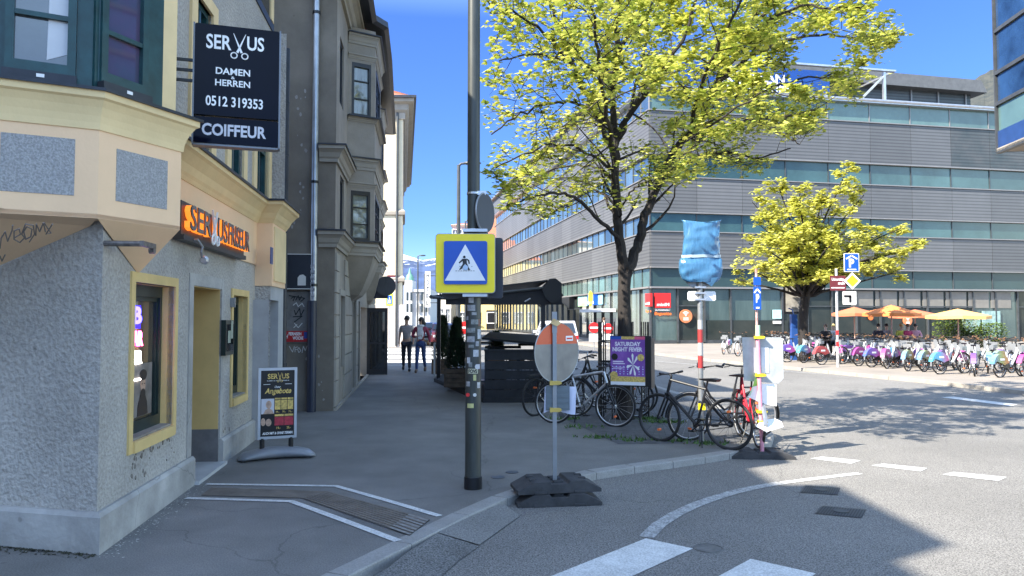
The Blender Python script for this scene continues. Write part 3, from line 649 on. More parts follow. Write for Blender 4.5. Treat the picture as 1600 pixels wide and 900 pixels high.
# upper floor windows on the street side
for a, c in ups:
    f = MB(); t = .2
    f.box(a - t, a, -.03, .1, zu0, zu1 + .15); f.box(c, c + t, -.03, .1, zu0, zu1 + .15); f.box(a, c, -.03, .1, zu1, zu1 + .15)
    f.box(c - .006, c - .001, .1, .16, zu0, zu1)
    win = f.build('upper_window', M['yellow'], B1)
    f = MB(); t = .06; y0, y1 = .03, .1
    for p, q in ((a, a + t), (c - t, c)): f.box(p, q, y0, y1, zu0, zu1)
    f.box(a + t, c - t, y0, y1, zu0, zu0 + .07); f.box(a + t, c - t, y0, y1, zu0 + .82, zu0 + .87); f.box(a + t, c - t, y0, y1, zu1 - .06, zu1); f.box((a + c) / 2 - .03, (a + c) / 2 + .03, y0 + .005, y1, zu0 + .07, zu1 - .06)
    f.build('frame', M['green'], win)
    f = MB(); f.face((a, .085, zu0), (c, .085, zu0), (c, .085, zu1), (a, .085, zu1)); f.build('pane', M['glassdk'], win)
# dark downpipe at the far end
b = MB(); pd = X1(441, 300, -.06); b.tube([(pd[0] + .02, -.1, 1.0), (pd[0] + .02, -.1, H1)], .055, 12); b.tube([(pd[0] + .02, -.1, 0), (pd[0] + .02, -.1, 1.0)], .066, 12)
for zz in (1.9, 2.7, 3.6, 4.5, 5.4): b.tube([(pd[0] + .02, -.1, zz), (pd[0] + .02, -.1, zz + .03)], .062, 12)
b.build('downpipe', M['flash'], B1)
# graffiti drawn on the bay underside and plaster scars
def on(fr, pts, wd, off=-.012): return [fr.loc(px, py, off) for px, py in pts]
class Gf:
    pass
gr = MB()
e1v = Vector((pe.x, pe.y, pe.z)); e2v = Vector((pf.x, pf.y, pf.z)); e3v = Vector((Fp.x, Fp.y, zb0))
nn = (e2v - e1v).cross(e3v - e1v).normalized(); Pw = F1.M @ e1v; Nw = (F1.M.to_3x3() @ nn)
def onplane(px, py, P0, N0, lift):
    d = ray(px, py); C = Vector((0, 0, H)); t = (P0 - C).dot(N0) / d.dot(N0); return C + d * (t - lift)
strokes = [[(0, 388), (2, 372), (8, 362), (12, 377), (19, 360), (20, 352)], [(22, 372), (32, 366), (30, 357), (22, 361), (22, 374), (31, 379), (38, 372)], [(40, 372), (37, 362), (42, 354), (50, 358), (48, 370), (40, 374), (34, 366), (40, 350), (52, 352), (54, 366), (46, 378)],
           [(56, 368), (57, 350), (62, 362), (68, 348), (71, 362)], [(69, 348), (80, 364), (75, 365)], [(82, 350), (72, 366)], [(0, 400), (3, 408), (8, 398)]]
for s1 in strokes:
    for i in range(len(s1) - 1):
        a, c = onplane(*s1[i], Pw, Nw, .012), onplane(*s1[i + 1], Pw, Nw, .012)
        gr.tube([a, c], .0045, 5)
gr.build('graffiti', flat('graffiti_grey', (.2, .17, .16), .7), B1, fr=Matrix.Identity(4))
# ---------------------------------------------------------------- things fixed to the corner building
def X1p(px, py, off=0): x, z = F1.loc(px, py, off); return x, z
# illuminated letter sign
ls = thing('letter_sign', 'long charcoal board with glowing orange channel letters above the barber door', 'letter sign', F1)
xa = X1(283, 340, -.1)[0]; xb = X1(381, 385, -.1)[0]; z0s = X1(283, 374, -.1)[1]; z1s = X1(283, 312, -.1)[1]
b = MB(); b.box(xa, xb, -.1, -.024, z0s, z1s); b.box(xa, xb, -.13, -.1, z0s, z0s + .05); b.build('board', mat('charcoal_board', (.035, .035, .038), .5), ls)
glow = flat('orange_glow', (.95, .27, .03), .4, emit=.22); face_ = mat('letter_face', (.16, .13, .12), .15, .7, var=.3, scale=10)
n_ = xb - xa
for body, f0, f1 in (('SER', .02, .3), ('US', .40, .56), ('FRISEUR', .58, .99)):
    zl0, zl1 = z0s + .1, z1s - .03
    b = MB(); b.text3(body, xa + n_ * f0, xa + n_ * f1, zl0, zl1, -.165, .05, bold=.02); b.build('letter_sides', glow, ls)
    b = MB(); b.text3(body, xa + n_ * f0, xa + n_ * f1, zl0, zl1, -.18, .012, bold=.012); b.build('letter_faces', face_, ls)
b = MB()
def scissors(b, cx, z0, z1, wd, y, d=.01, thick=None):
    h = z1 - z0; t = thick or wd * .1
    def bar(x0, za, x1, zb, ta, tb):
        dx, dz = x1 - x0, zb - za; n = sqrt(dx * dx + dz * dz); nx, nz = -dz / n, dx / n
        b.prism_y([(x0 - nx * ta, za - nz * ta), (x0 + nx * ta, za + nz * ta), (x1 + nx * tb, zb + nz * tb), (x1 - nx * tb, zb - nz * tb)][::-1], y, y + d)
    for sgn in (-1, 1):
        bar(cx - sgn * wd * .12, z0 + h * .28, cx + sgn * wd * .34, z1, t * .8, t * .15)
        b.torus((cx + sgn * wd * .3, y, z0 + h * .16), wd * .17, t * .45, 'y', 18, 5)
    b.disc(cx, z0 + h * .42, t, y - .001, y + d, 10)
scissors(b, xa + n_ * .35, z0s + .02, z1s + .02, n_ * .11, -.185, .02); b.build('scissors', M['white'], ls)
lp = thing('spot_lamp', 'small bent-arm lamp under the near end of the orange letter board', 'wall lamp', F1)
p0 = X1(281, 375); p1 = X1(289, 396)
b = MB(); b.tube([(p0[0], -.02, p0[1]), (p0[0] + .04, -.16, p0[1] + .01), (p0[0] + .07, -.2, p0[1] - .06), (p0[0] + .02, -.2, p0[1] - .12), (p0[0] + .06, -.2, p0[1] - .17)], .012, 8); b.build('arm', M['grey'], lp)
b = MB(); b.lathe([(.03, 0), (.045, .02), (.045, .05), (.03, .06)], (p0[0] + .1, -.2, p0[1] - .19), 14, 'x'); b.build('head', M['alu'], lp)
b = MB(); a = X1(172, 380, -.05); c = X1(226, 380, -.32)
b.box(a[0] - .02, a[0] + .25, -.3, -.27, a[1] - .02, a[1] + .02); b.tube([(a[0] + .02, -.28, a[1]), (a[0] + .02, 0, a[1])], .022, 8); b.tube([(a[0] + .22, -.3, a[1] - .03), (a[0] + .22, -.26, a[1] - .03)], .03, 8)
b.build('wall_bracket', mat('rusty_metal', (.2, .18, .17), .5, .6, var=.25, scale=20), fr=F1, label='short rusty metal bracket sticking out of the corner under the bay', cat='bracket')
# house number plate
b = MB(); x0, z0 = X1(418, 412, -.23); x1_, z1_ = X1(424, 397, -.23); b.box(x0, x0 + .16, -.275, -.264, z0, z0 + .24)
hp = b.build('number_plate', flat('plate_blue', (.02, .05, .2), .3), fr=F1, label='small blue enamel plate on the yellow panel over the portal', cat='number plate')
# info box beside the door
b = MB(); x0, z0 = X1(343, 556); x1_, z1_ = X1(357, 500); b.box(x0, x1_, -.07, -.014, z0, z1_ ); ib = b.build('notice_case', M['dkgreen'], fr=F1, label='small dark green glazed notice case on the wall right of the barber door', cat='notice case')
b = MB(); b.box(x0 + .04, x1_ - .04, -.075, -.0705, z0 + .05, z1_ - .05); b.build('pane', M['glassdk'], ib, fr=F1)
b = MB(); b.box(x0 + .08, x0 + .2, -.077, -.0755, z0 + .15, z0 + .3); b.box(x0 + .22, x1_ - .08, -.077, -.0755, z0 + .2, z0 + .42); b.build('leaflet', mat('leaflet', (.35, .38, .3), .6), ib, fr=F1)
b = MB(); x0, z0 = X1(361, 480); b.box(x0 - .06, x0 - .01, -.06, -.0, z0, z0 + .12); b.build('meter_box', M['grey'], fr=F1, label='tiny grey box on the wall beside the second shop window', cat='box')
# projecting sign: SERVUS
YS = 6.55
P0 = D(302, 200, YS); P1 = D(435, 200, YS + .22)
FS = Fr((P0.x, P0.y, 0), P1.x - P0.x, P1.y - P0.y)
def XS(px, py, off=0): return FS.loc(px, py, off)
sg = thing('projecting_sign', 'tall glossy black salon sign with white scissors, sticking out from the bay wall', 'shop sign', FS)
W_ = (P1 - P0).to_2d().length; zt0 = XS(368, 226)[1]; zt1 = XS(368, 42)[1]; zmid = XS(368, 184)[1]
b = MB(); b.bbox(0, W_, 0, .12, zmid + .008, zt1, .012); b.bbox(0, W_, 0, .12, zt0, zmid - .008, .012); b.build('face_panel', mat('glossy_black', (.003, .004, .012), .12, spec=.12, var=.1), sg)
b = MB(); b.box(W_, W_ + .014, -.008, .128, zt0 - .01, zt1 + .005); b.box(-.012, W_, .01, .128, zt0 - .02, zt0 - .002); b.box(-.014, 0, -.004, .128, zt0 - .01, zt1 + .005); b.build('edge_frame', M['sgrey'], sg)
b = MB()
def ST(body, px0, py0, px1, py1, bold=.02): a = XS(px0, py1, -.004); c = XS(px1, py0, -.004); pm_ = (px0 + px1) / 2; b.text(body, a[0], c[0], XS(pm_, py1, -.004)[1], XS(pm_, py0, -.004)[1], -.004, bold)
ST('SER', 322, 54, 362, 77); ST('US', 386, 58, 413, 80, .02); ST('DAMEN', 337, 107, 391, 117.5); ST('&', 361, 119.6, 367, 123.8); ST('HERREN', 336, 125.5, 391, 135.5, .02); ST('0512 319353', 321, 152, 411, 168)
a = XS(374, 94, -.006); c = XS(374, 53, -.006); scissors(b, a[0], a[1], c[1], .155, -.006, .004, .013)
b.build('lettering', flat('white_lettering', (.85, .85, .85), .4), sg)
b = MB(); ST('COIFFEUR', 315, 195, 416, 214, .03); b.build('lettering_lower', flat('silver_lettering', (.55, .55, .6), .35), sg)
b = MB()
for py in (94, 110, 126): q = XS(300, py, .06); b.box(-.3, -.01, .05, .075, q[1] - .012, q[1] + .012)
b.build('arm', M['darkgrey'], sg)
b = MB(); q = XS(283, 60, .06); b.box(-.32, -.28, .03, .1, XS(300, 158)[1], XS(300, 64)[1]); b.build('wall_plate', mat('pale_blue_plate', (.35, .42, .6), .4), sg)
# pavement stopper sign on a grey water-filled foot
FP = Fr(tuple(G(427, 712)), *(G(470, 704) - G(385, 716)).to_2d()) if False else None
c0_ = G(390, 718); c1_ = G(464, 706)
C_ = G(427, 716); FP = Fr((C_.x, C_.y, 0), 1.0, .42)
asn = thing('pavement_sign', 'black and gold price board in a silver frame on a grey foot', 'pavement sign', FP)
def XP(px, py, off=0): return FP.loc(px, py, off)
xl, zb_ = XP(402, 690); xr, _ = XP(463, 683); zt_ = (XP(404, 576)[1] + XP(464, 573)[1]) / 2; zb_ = (XP(402, 689)[1] + XP(461, 681)[1]) / 2
b = MB(); t = .032
b.box(xl, xl + t, -.025, .025, zb_, zt_); b.box(xr - t, xr, -.025, .025, zb_, zt_); b.box(xl + t, xr - t, -.025, .025, zb_, zb_ + t); b.box(xl + t, xr - t, -.025, .025, zt_ - t, zt_)
b.build('frame', M['alu'], asn)
b = MB(); b.box(xl + t, xr - t, -.012, .012, zb_ + t, zt_ - t); b.build('poster', mat('poster_black', (.008, .008, .009), .3), asn)
iw = xr - xl - 2 * t; ih = zt_ - zb_ - 2 * t
def U(u): return xl + t + iw * u
def Vv(v): return zb_ + t + ih * (1 - v)
b = MB(); b.text('SER', U(.2), U(.5), Vv(.13), Vv(.05), -.0135, .03); b.text('US', U(.62), U(.84), Vv(.13), Vv(.05), -.0135, .03); scissors(b, U(.56), Vv(.19), Vv(.03), .07, -.016, .003, .007)
b.text('Angebote', U(.1), U(.88), Vv(.38), Vv(.27), -.0135, .03, shear=.25)
for i in range(3): b.box(U(.42 + .19 * i), U(.59 + .19 * i), -.0135, -.012, Vv(.60), Vv(.455)); b.box(U(.42 + .19 * i), U(.59 + .19 * i), -.0135, -.012, Vv(.445), Vv(.42)); b.text('79,-', U(.45 + .19 * i), U(.56 + .19 * i), Vv(.655), Vv(.62), -.0135, .02)
for i in range(2): b.box(U(.42 + .29 * i), U(.69 + .29 * i), -.0135, -.012, Vv(.7), Vv(.67)); b.text(['19,-', '25,-'][i], U(.48 + .3 * i), U(.6 + .3 * i), Vv(.9), Vv(.86), -.0135, .02)
b.build('gold_print', M['gold'], asn)
b = MB()
for i in range(2): b.box(U(.42 + .29 * i), U(.69 + .29 * i), -.0135, -.012, Vv(.84), Vv(.71))
b.build('red_print', mat('red_print', (.4, .03, .05), .4, var=.2, scale=30), asn)
b = MB(); b.text('DAMEN & HERREN FRISEUR', U(.18), U(.84), Vv(.165), Vv(.15), -.0136, .01); b.text('AUCH MIT & OHNE TERMIN', U(.06), U(.95), Vv(.975), Vv(.935), -.0136, .03, shear=.2); b.text('Oster', U(.4), U(.58), Vv(.27), Vv(.235), -.0136, .01, shear=.3)
for u in (.08, .72): b.box(U(u), U(u + .2), -.0136, -.012, Vv(.215), Vv(.208))
b.build('white_print', M['white'], asn)
b = MB(); b.box(U(.02), U(.4), -.0137, -.012, Vv(.66), Vv(.43)); b.build('photo_print', mat('photo_pale', (.55, .55, .6), .4, var=.08), asn)
b = MB(); b.disc(U(.24), Vv(.52), .035, -.015, -.0137, 14, .05); b.prism_y([(U(.08), Vv(.66)), (U(.4), Vv(.66)), (U(.34), Vv(.6)), (U(.24), Vv(.57)), (U(.14), Vv(.6))], -.015, -.0137); b.disc(U(.24), Vv(.79), .035, -.015, -.012, 14, .045); b.disc(U(.08), Vv(.78), .028, -.015, -.012, 10, .05)
b.build('skin_print', mat('print_skin', (.5, .33, .24), .5, var=.2, scale=30), asn)
b = MB()
for f_ in (.12, .86): b.cyl((xl + (xr - xl) * f_, 0, .13), (xl + (xr - xl) * f_, 0, zb_ + .01), .03, n=12)
b.build('post', M['black'], asn)
# moulded foot: lofted sections
b = MB(); L2 = .46; n = 16; secs = []
for i in range(n + 1):
    u = -1 + 2 * i / n; x = u * L2; wv = .13 + .12 * abs(u) ** 1.3 - .05 * max(0, abs(u) - .85) / .15 * 2; hgt = .15 - .09 * u * u
    if abs(u) > .97: wv *= .8; hgt *= .6
    ring = []
    for j in range(12):
        q = 2 * pi * j / 12; yy = cos(q) * wv; zz = max(0.012, (sin(q) * .5 + .5) * hgt); 
        ring.append((x, yy, zz))
    secs.append(ring)
vs = [p for r_ in secs for p in r_]; fs = [[i * 12 + j, (i + 1) * 12 + j, (i + 1) * 12 + (j + 1) % 12, i * 12 + (j + 1) % 12] for i in range(n) for j in range(12)] + [list(range(12)), [n * 12 + j for j in range(11, -1, -1)]]
b.T = Matrix.Translation((( xl + xr) / 2, 0, 0)); b.add(vs, fs); b.build('foot', mat('foot_grey', (.2, .21, .23), .4, var=.08), asn, smooth=True)
b = MB()
for sx in (-.4, .4):
    for sy in (-.12, .12): b.lathe([(.025, -.015), (.025, .015)], ((xl + xr) / 2 + sx, sy, .025), 10, 'y')
b.build('castor', M['black'], asn)

# ---------------------------------------------------------------- grey-brown building with bays
O2 = G(521, 642); F2 = Fr(O2, V_ST.x, V_ST.y)
B2 = thing('bay_building', 'grey-brown stucco building with stacked bay windows and rusticated street front', 'building', F2)
def X2(px, py, off=0): return F2.loc(px, py, off)
H2 = 8.5; L2_ = 12.2
FK = Fr(F2.w(0, 2.6), *(F2.w(0, 0) - F2.w(0, 2.6)).to_2d())            # flank facing the camera
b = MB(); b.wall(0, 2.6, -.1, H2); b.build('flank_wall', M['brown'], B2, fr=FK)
door2 = (X2(563, 560)[0], X2(573, 560)[0], 0, X2(568, 480)[1], .3)
gw = [(X2(528, 560)[0], X2(535, 560)[0], X2(531, 575)[1], X2(531, 462)[1], .15), (X2(548, 560)[0], X2(553, 560)[0], 0.05, X2(548, 468)[1], .25), (X2(558, 560)[0], X2(562, 560)[0], .05, X2(558, 470)[1], .2)]
uw = [(X2(531, 340)[0], X2(537, 340)[0], X2(533, 385)[1], X2(533, 275)[1], .12), (X2(531, 120)[0], X2(537, 120)[0], X2(533, 165)[1], X2(533, 60)[1], .12)]
b = MB(); b.wall(0, L2_, -.1, H2, gw + [door2] + uw); b.face((L2_, 0, -.1), (L2_, 6, -.1), (L2_, 6, H2), (L2_, 0, H2)); b.face((0, 0, H2), (L2_, 0, H2), (L2_, 9, H2), (0, 9, H2)); b.face((0, 2.6, -.1), (0, 9, -.1), (0, 9, H2), (0, 2.6, H2))
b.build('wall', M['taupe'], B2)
b = MB()
zlev = [.55 + .42 * i for i in range(6)]
b2_ = MB()
edges = sorted([0.0, L2_] + [v for h in gw + [door2] for v in (h[0] - .12, h[1] + .12)])
for i in range(0, len(edges), 2):                                       # rustication blocks
    x = edges[i]
    while x < edges[i + 1] - .15:
        x2 = min(x + .95, edges[i + 1])
        for k, zl in enumerate([.06] + zlev):
            zt = (zlev + [3.05])[k] if k < len(zlev) else 3.0
            if zt - zl > .1: b2_.box(x + .008, x2 - .008, -.035, .0, zl + .012, zt - .012)
        x = x2
b2_.build('rustication', M['taupe2'], B2)
b = MB(); b.box(.01, L2_, -.06, 0, -.1, .05)
for h in gw[:2]: b.box(h[0] - .1, h[0], -.05, 0, h[2], h[3] + .12); b.box(h[1], h[1] + .1, -.05, 0, h[2], h[3] + .12); b.box(h[0], h[1], -.05, 0, h[3], h[3] + .12)
b.build('trim', M['taupe2'], B2)
mould = [(-.02, 0), (.04, 0), (.05, .06), (.08, .09), (.11, .17), (.16, .22), (.19, .23), (.19, .3), (-.02, .34)]
# two stacked bays on street side, near and far
bays = []
bx0, _ = X2(541, 400); bx1 = bx0 + 2.6; bp = .58
bx2 = X2(572, 400)[0]; bx3 = min(bx2 + 2.2, L2_ - .4)
def bayplan(a, c, p): return [(a - .05, .0), (a + .22, -p), (c - .22, -p), (c + .05, .0)]
bz0 = 3.1
FB2 = None
z_g1, z_g2 = X2(560, 388)[1], X2(560, 290)[1]
for bi, (a, c, p) in enumerate(((bx0, bx1, bp), (bx2, bx3, .4))):
    pln = bayplan(a, c, p); fr1 = Fr(F2.w(*pln[0]), *(F2.w(*pln[1]) - F2.w(*pln[0])).to_2d()); L1 = (Vector(pln[1]) - Vector(pln[0])).length
    # real heights by what the near bay shows
    def zz(py): return fr1.loc(560 if bi == 0 else 590, py)[1]
    lv = {'corb': zz(470) if bi == 0 else zz(500), 'b': zz(398), 'w1': zz(378), 'w1t': zz(297), 'm1': zz(262), 'm1t': zz(246), 'w2': zz(184), 'w2t': zz(97), 'm2': zz(66), 'top': zz(44)}
    if bi == 1: lv = BAYLV
    else: BAYLV = dict(lv)
    q = MB()
    segs = [(lv['b'], lv['w1']), (lv['w1t'], lv['w2']), (lv['w2t'], lv['top'])]
    for z0, z1 in segs: q.sweep([(0, z0), (0, z1)], pln)
    for (z0, z1) in ((lv['w1'], lv['w1t']), (lv['w2'], lv['w2t'])):     # posts between windows
        for i in range(3):
            A, Bq = Vector(pln[i]), Vector(pln[i + 1]); fr_ = Fr(F2.w(*A), *(F2.w(*Bq) - F2.w(*A)).to_2d()); Ls = (Bq - A).length
            q.T = F2.M.inverted() @ fr_.M; pad = .1 if i != 1 else .3
            q.wall(0, Ls, z0, z1, [(pad, Ls - pad, z0 + .02, z1 - .02)], depth=.1); q.T = None
    # curved corbel underneath
    n = 7
    for k in range(n):
        f0, f1 = k / n, (k + 1) / n; s0, s1 = sqrt(f0) if f0 else .02, sqrt(f1)
        za_, zb__ = lv['corb'] + (lv['b'] - lv['corb']) * f0, lv['corb'] + (lv['b'] - lv['corb']) * f1
        mc = (a + c) / 2
        def sc(pt, s): return (mc + (pt[0] - mc) * (.25 + .75 * s), pt[1] * s)
        P0_ = [sc(v, s0) for v in pln]; P1_ = [sc(v, s1) for v in pln]
        for i in range(3): q.face((*P0_[i], za_), (*P0_[i + 1], za_), (*P1_[i + 1], zb__), (*P1_[i], zb__))
    bay = q.build('bay', M['taupe'], B2)
    q = MB()
    for key in ('b', 'm1'): q.sweep([(o * .55, h * .85) for o, h in mould], pln, lv[key] - (.02 if key == 'b' else .05))
    q.sweep([(o * .5, h * .35) for o, h in mould], pln, lv['w1'] - .09); q.sweep([(o * .5, h * .35) for o, h in mould], pln, lv['w2'] - .09)
    q.sweep([(o * .5, h * .75) for o, h in mould], pln, lv['m2'] - .05)
    q.sweep([(o * .35, h * .35) for o, h in mould], pln, lv['w1t'] + .06); q.sweep([(o * .35, h * .35) for o, h in mould], pln, lv['w2t'] + .06)
    q.build('moulding', M['taupe2'], bay, fr=F2)
    q = MB()
    for key in ('w1', 'w2'): q.sweep([(0, 0), (.15, -.01), (.15, .02), (0, .03)], pln, lv[key] + .005)
    q.sweep([(0, .25), (.15, .245), (.15, .27), (-.3, .3)], pln, lv['m1'] - .05); q.sweep([(0, .22), (.14, .215), (.14, .24), (-.3, .27)], pln, lv['m2'] - .05)
    q.build('flashing', M['flash'], bay, fr=F2)
    for (z0, z1) in ((lv['w1'] + .03, lv['w1t'] - .02), (lv['w2'] + .03, lv['w2t'] - .02)):
        for i in range(3):
            A, Bq = Vector(pln[i]), Vector(pln[i + 1]); fr_ = Fr(F2.w(*A), *(F2.w(*Bq) - F2.w(*A)).to_2d()); Ls = (Bq - A).length; pad = .1 if i != 1 else .3
            f = MB(); t = .05; x0, x1 = pad, Ls - pad
            for u, v in ((x0, x0 + t), (x1 - t, x1)): f.box(u, v, -.01, .06, z0, z1)
            f.box(x0 + t, x1 - t, -.01, .06, z0, z0 + .06); f.box(x0 + t, x1 - t, -.01, .06, z1 - .09, z1)
            for k in (1, 2): f.box(x0 + t, x1 - t, .01, .05, z0 + (z1 - z0) * k / 3 - .012, z0 + (z1 - z0) * k / 3 + .012)
            if i == 1: f.box((x0 + x1) / 2 - .04, (x0 + x1) / 2 + .04, 0, .05, z0 + .06, z1 - .09)
            wn = f.build('window', M['blackframe'], bay, fr=fr_)
            f = MB(); f.face((x0, .045, z0), (x1, .045, z0), (x1, .045, z1), (x0, .045, z1)); f.build('pane', M['glasscur'], wn, fr=fr_) if False else None
            f.build('pane', M['glasscur'], bay, fr=fr_)
# storey mouldings along the street front, near part
q = MB()
for py in (218, 10): pass
for zk in (BAYLV['m1'] - .35, BAYLV['b'] - .05): q.sweep(mould, [(-.02, .3), (-.02, 0), (bx0 - .05, 0)], zk); q.sweep(mould, [(bx1 + .05, 0), (bx2 - .05, 0)], zk)
q.sweep([(o * 1.6, h) for o, h in mould], [(-.02, .3), (-.02, 0), (L2_, 0), (L2_, 1)], H2 - .35)
q.build('moulding', M['taupe2'], B2)
q = MB()
for zk in (BAYLV['m1'] - .35, BAYLV['b'] - .05): q.sweep([(-.02, .3), (.22, .295), (.22, .32), (-.02, .36)], [(-.02, .3), (-.02, 0), (bx0 - .05, 0)], zk)
q.build('flashing', M['flash'], B2)
q = MB(); q.sweep([(.1, 0), (.5, -.05), (.6, .0), (.58, .14), (.5, .16), (-.2, .6)], [(-.2, 2.6), (-.2, 0), (bx0 + .5, 0), (bx0 + .9, -.25), (bx1 + .3, -.25), (L2_ + .1, -.1), (L2_ + .1, 3)], H2); q.build('gutter', M['flash'], B2)
q = MB(); q.add([(-.2, -.3, H2 + .1), (L2_, -.3, H2 + .1), (L2_, 4, H2 + .2), (-.2, 4, H2 + .2)], [[0, 1, 2, 3]]); q.build('roof', M['tile'], B2)
for h in gw + uw:
    f = MB(); t = .07; e = h[4] - .05
    for u, v in ((h[0], h[0] + t), (h[1] - t, h[1])): f.box(u, v, e - .04, e + .02, h[2], h[3])
    f.box(h[0], h[1], e - .04, e + .02, h[3] - t, h[3]); f.box(h[0], h[1], e - .04, e + .02, h[2], h[2] + t)
    wn = f.build('street_window', M['blackframe'], B2)
    f = MB(); f.face((h[0], e, h[2]), (h[1], e, h[2]), (h[1], e, h[3]), (h[0], e, h[3])); f.build('pane', M['glassdk'], wn, fr=F2)
# open black glazed door swung out onto the pavement
dx = door2[1]; dz = door2[3]
f = MB(); t = .09; wd_ = .62
f.box(dx, dx + .06, -wd_, -wd_ + t, .03, dz); f.box(dx, dx + .06, -t, 0, .03, dz); f.box(dx, dx + .06, -wd_ + t, -t, .03, .2); f.box(dx, dx + .06, -wd_ + t, -t, dz - .12, dz); f.box(dx, dx + .06, -wd_ + t, -t, .95, 1.02)
dd = f.build('door', M['blackframe'], B2); f = MB(); f.box(dx + .02, dx + .04, -wd_ + t, -t, .2, dz - .1); f.build('pane', M['glassdk'], dd, fr=F2)
# flank: downpipe, electric cabinet
def XK(px, py, off=0): return FK.loc(px, py, off)
xpx = XK(490, 400)[0]
q = MB(); q.cyl((xpx, -.1, 0), (xpx, -.1, XK(490, 470)[1]), .085, n=14); q.build('downpipe_foot', mat('navy_cast_iron', (.02, .025, .045), .45, var=.2), B2, fr=FK)
q = MB(); q.cyl((xpx + .02, -.1, XK(490, 470)[1]), (xpx + .02, -.1, H2 - .2), .06, n=14)
dp = q.build('downpipe', M['zinc'], B2, fr=FK)
q = MB()
for py in (25, 288, 448): z_ = XK(490, py)[1]; q.cyl((xpx + .02, -.1, z_), (xpx + .02, -.1, z_ + .05), .075, n=14)
q.build('clamp', M['black'], dp, fr=FK)
q = MB()
for k in range(7):
    z_ = XK(490, 420 + k * 9)[1]; q.box(xpx - .03, xpx + .05, -.164, -.16, z_, z_ + .07)
q.build('sticker', mat('sticker_mix', (.5, .5, .52), .5, rgb2=(.03, .04, .08), scale=18), dp, fr=FK)
x0, z0 = XK(448, 451); x1, z1 = XK(489, 399)
q = MB(); q.box(x0, x1, -.14, 0, z0, z1); cb = q.build('cabinet', flat('cabinet_navy', (.02, .024, .035), .4), fr=FK, label='dark flat display cabinet with a thin white frame beside the zinc downpipe', cat='cabinet')
q = MB(); t = .015; q.box(x0 - t, x0, -.15, 0, z0 - t, z1 + t); q.box(x1, x1 + t, -.15, 0, z0 - t, z1 + t); q.box(x0, x1, -.15, 0, z1, z1 + t); q.box(x0, x1, -.15, 0, z0 - t, z0); q.build('frame', M['offwhite'], cb, fr=FK)
q = MB(); a = XK(465, 446, -.14); c = XK(478, 429, -.14); q.prism_y([(a[0], a[1]), (c[0], a[1]), (c[0], c[1] - .04), (c[0] - .05, c[1]), (a[0] + .04, c[1] - .01), (a[0], c[1] - .06)], -.144, -.1405); q.build('sticker', M['offwhite'], cb, fr=FK)
# grey cover plate below, with tags and the red notice
x0, z0 = XK(446, 536); x1, z1 = XK(488, 456)
q = MB(); q.box(x0, x1, -.03, 0, z0, z1); pp_ = q.build('cover_plate', mat('tagged_plate', (.2, .19, .18), .7, rgb2=(.12, .115, .11), scale=8), fr=FK, label='grey cover plate scrawled with black and white graffiti under the cabinet', cat='cover plate')
q = MB()
def tag_strokes(q, S_, y, wd, fr): 
    for s1 in S_: q.stroke([fr.loc(px, py, y) for px, py in s1], wd, y)
tag_strokes(q, [[(455, 466), (461, 463), (458, 470)], [(462, 469), (466, 462), (468, 469), (471, 463)], [(452, 462), (476, 466), (470, 471)], [(460, 485), (462, 492), (468, 482), (470, 493), (475, 484)], [(458, 495), (472, 494), (460, 503)]], -.034, .018, FK); q.build('black_graffiti', M['black'], pp_, fr=FK)
q = MB(); tag_strokes(q, [[(458, 477), (463, 473), (466, 479), (472, 474), (475, 479)], [(460, 505), (466, 512), (472, 505)], [(459, 512), (464, 507)]], -.033, .014, FK); q.build('white_graffiti', M['offwhite'], pp_, fr=FK)
x0, z0 = XK(445, 534, -.03); x1, z1 = XK(487, 517, -.03)
q = MB(); q.box(x0, x1, -.055, -.031, z0, z1); rn = q.build('notice', flat('notice_red', (.38, .015, .02), .4), fr=FK, label='red notice with white capitals across the foot of the tagged plate', cat='notice')
q = MB(); wq = x1 - x0; hq = z1 - z0; q.text('FERNSEH', x0 + wq * .15, x0 + wq * .62, z0 + hq * .58, z0 + hq * .88, -.058, .03); q.text('WOCHE', x0 + wq * .3, x0 + wq * .7, z0 + hq * .18, z0 + hq * .5, -.058, .03); q.text('24', x0 + wq * .03, x0 + wq * .12, z0 + hq * .3, z0 + hq * .7, -.058, .02); q.build('lettering', M['white'], rn, fr=FK)
q = MB(); q.box(x0 + wq * .72, x1 - .02, -.0575, -.055, z0 + hq * .3, z1 - .02); q.build('blue_patch', flat('notice_blue', (.02, .06, .3), .4), rn, fr=FK)
q = MB(); tag_strokes(q, [[(452, 541), (457, 550), (460, 541)], [(461, 550), (461, 543), (465, 542)], [(461, 546), (464, 546)], [(467, 543), (470, 548), (467, 551), (465, 546), (467, 543)], [(472, 551), (474, 541), (477, 548), (480, 540)]], -.004, .012, FK); q.build('wall_graffiti', M['offwhite'], B2, fr=FK)
# plaster chips on the flank
q = MB(); random.seed(11)
for k in range(26):
    px, py = random.choice([(467, 290), (468, 235), (466, 335), (470, 160), (485, 560), (500, 600)]); px += random.gauss(0, 5); py += random.gauss(0, 12)
    if not 443 < px < 515: continue
    x, z_ = XK(px, py); r_ = random.uniform(.01, .035); q.prism_y([(x + r_ * cos(a_ * 1.05) * random.uniform(.5, 1.2), z_ + r_ * 1.5 * sin(a_ * 1.05) * random.uniform(.5, 1.2)) for a_ in range(6)], -.002, .0)
q.build('plaster_scar', mat('plaster_scar', (.3, .28, .26), .9), B2, fr=FK)
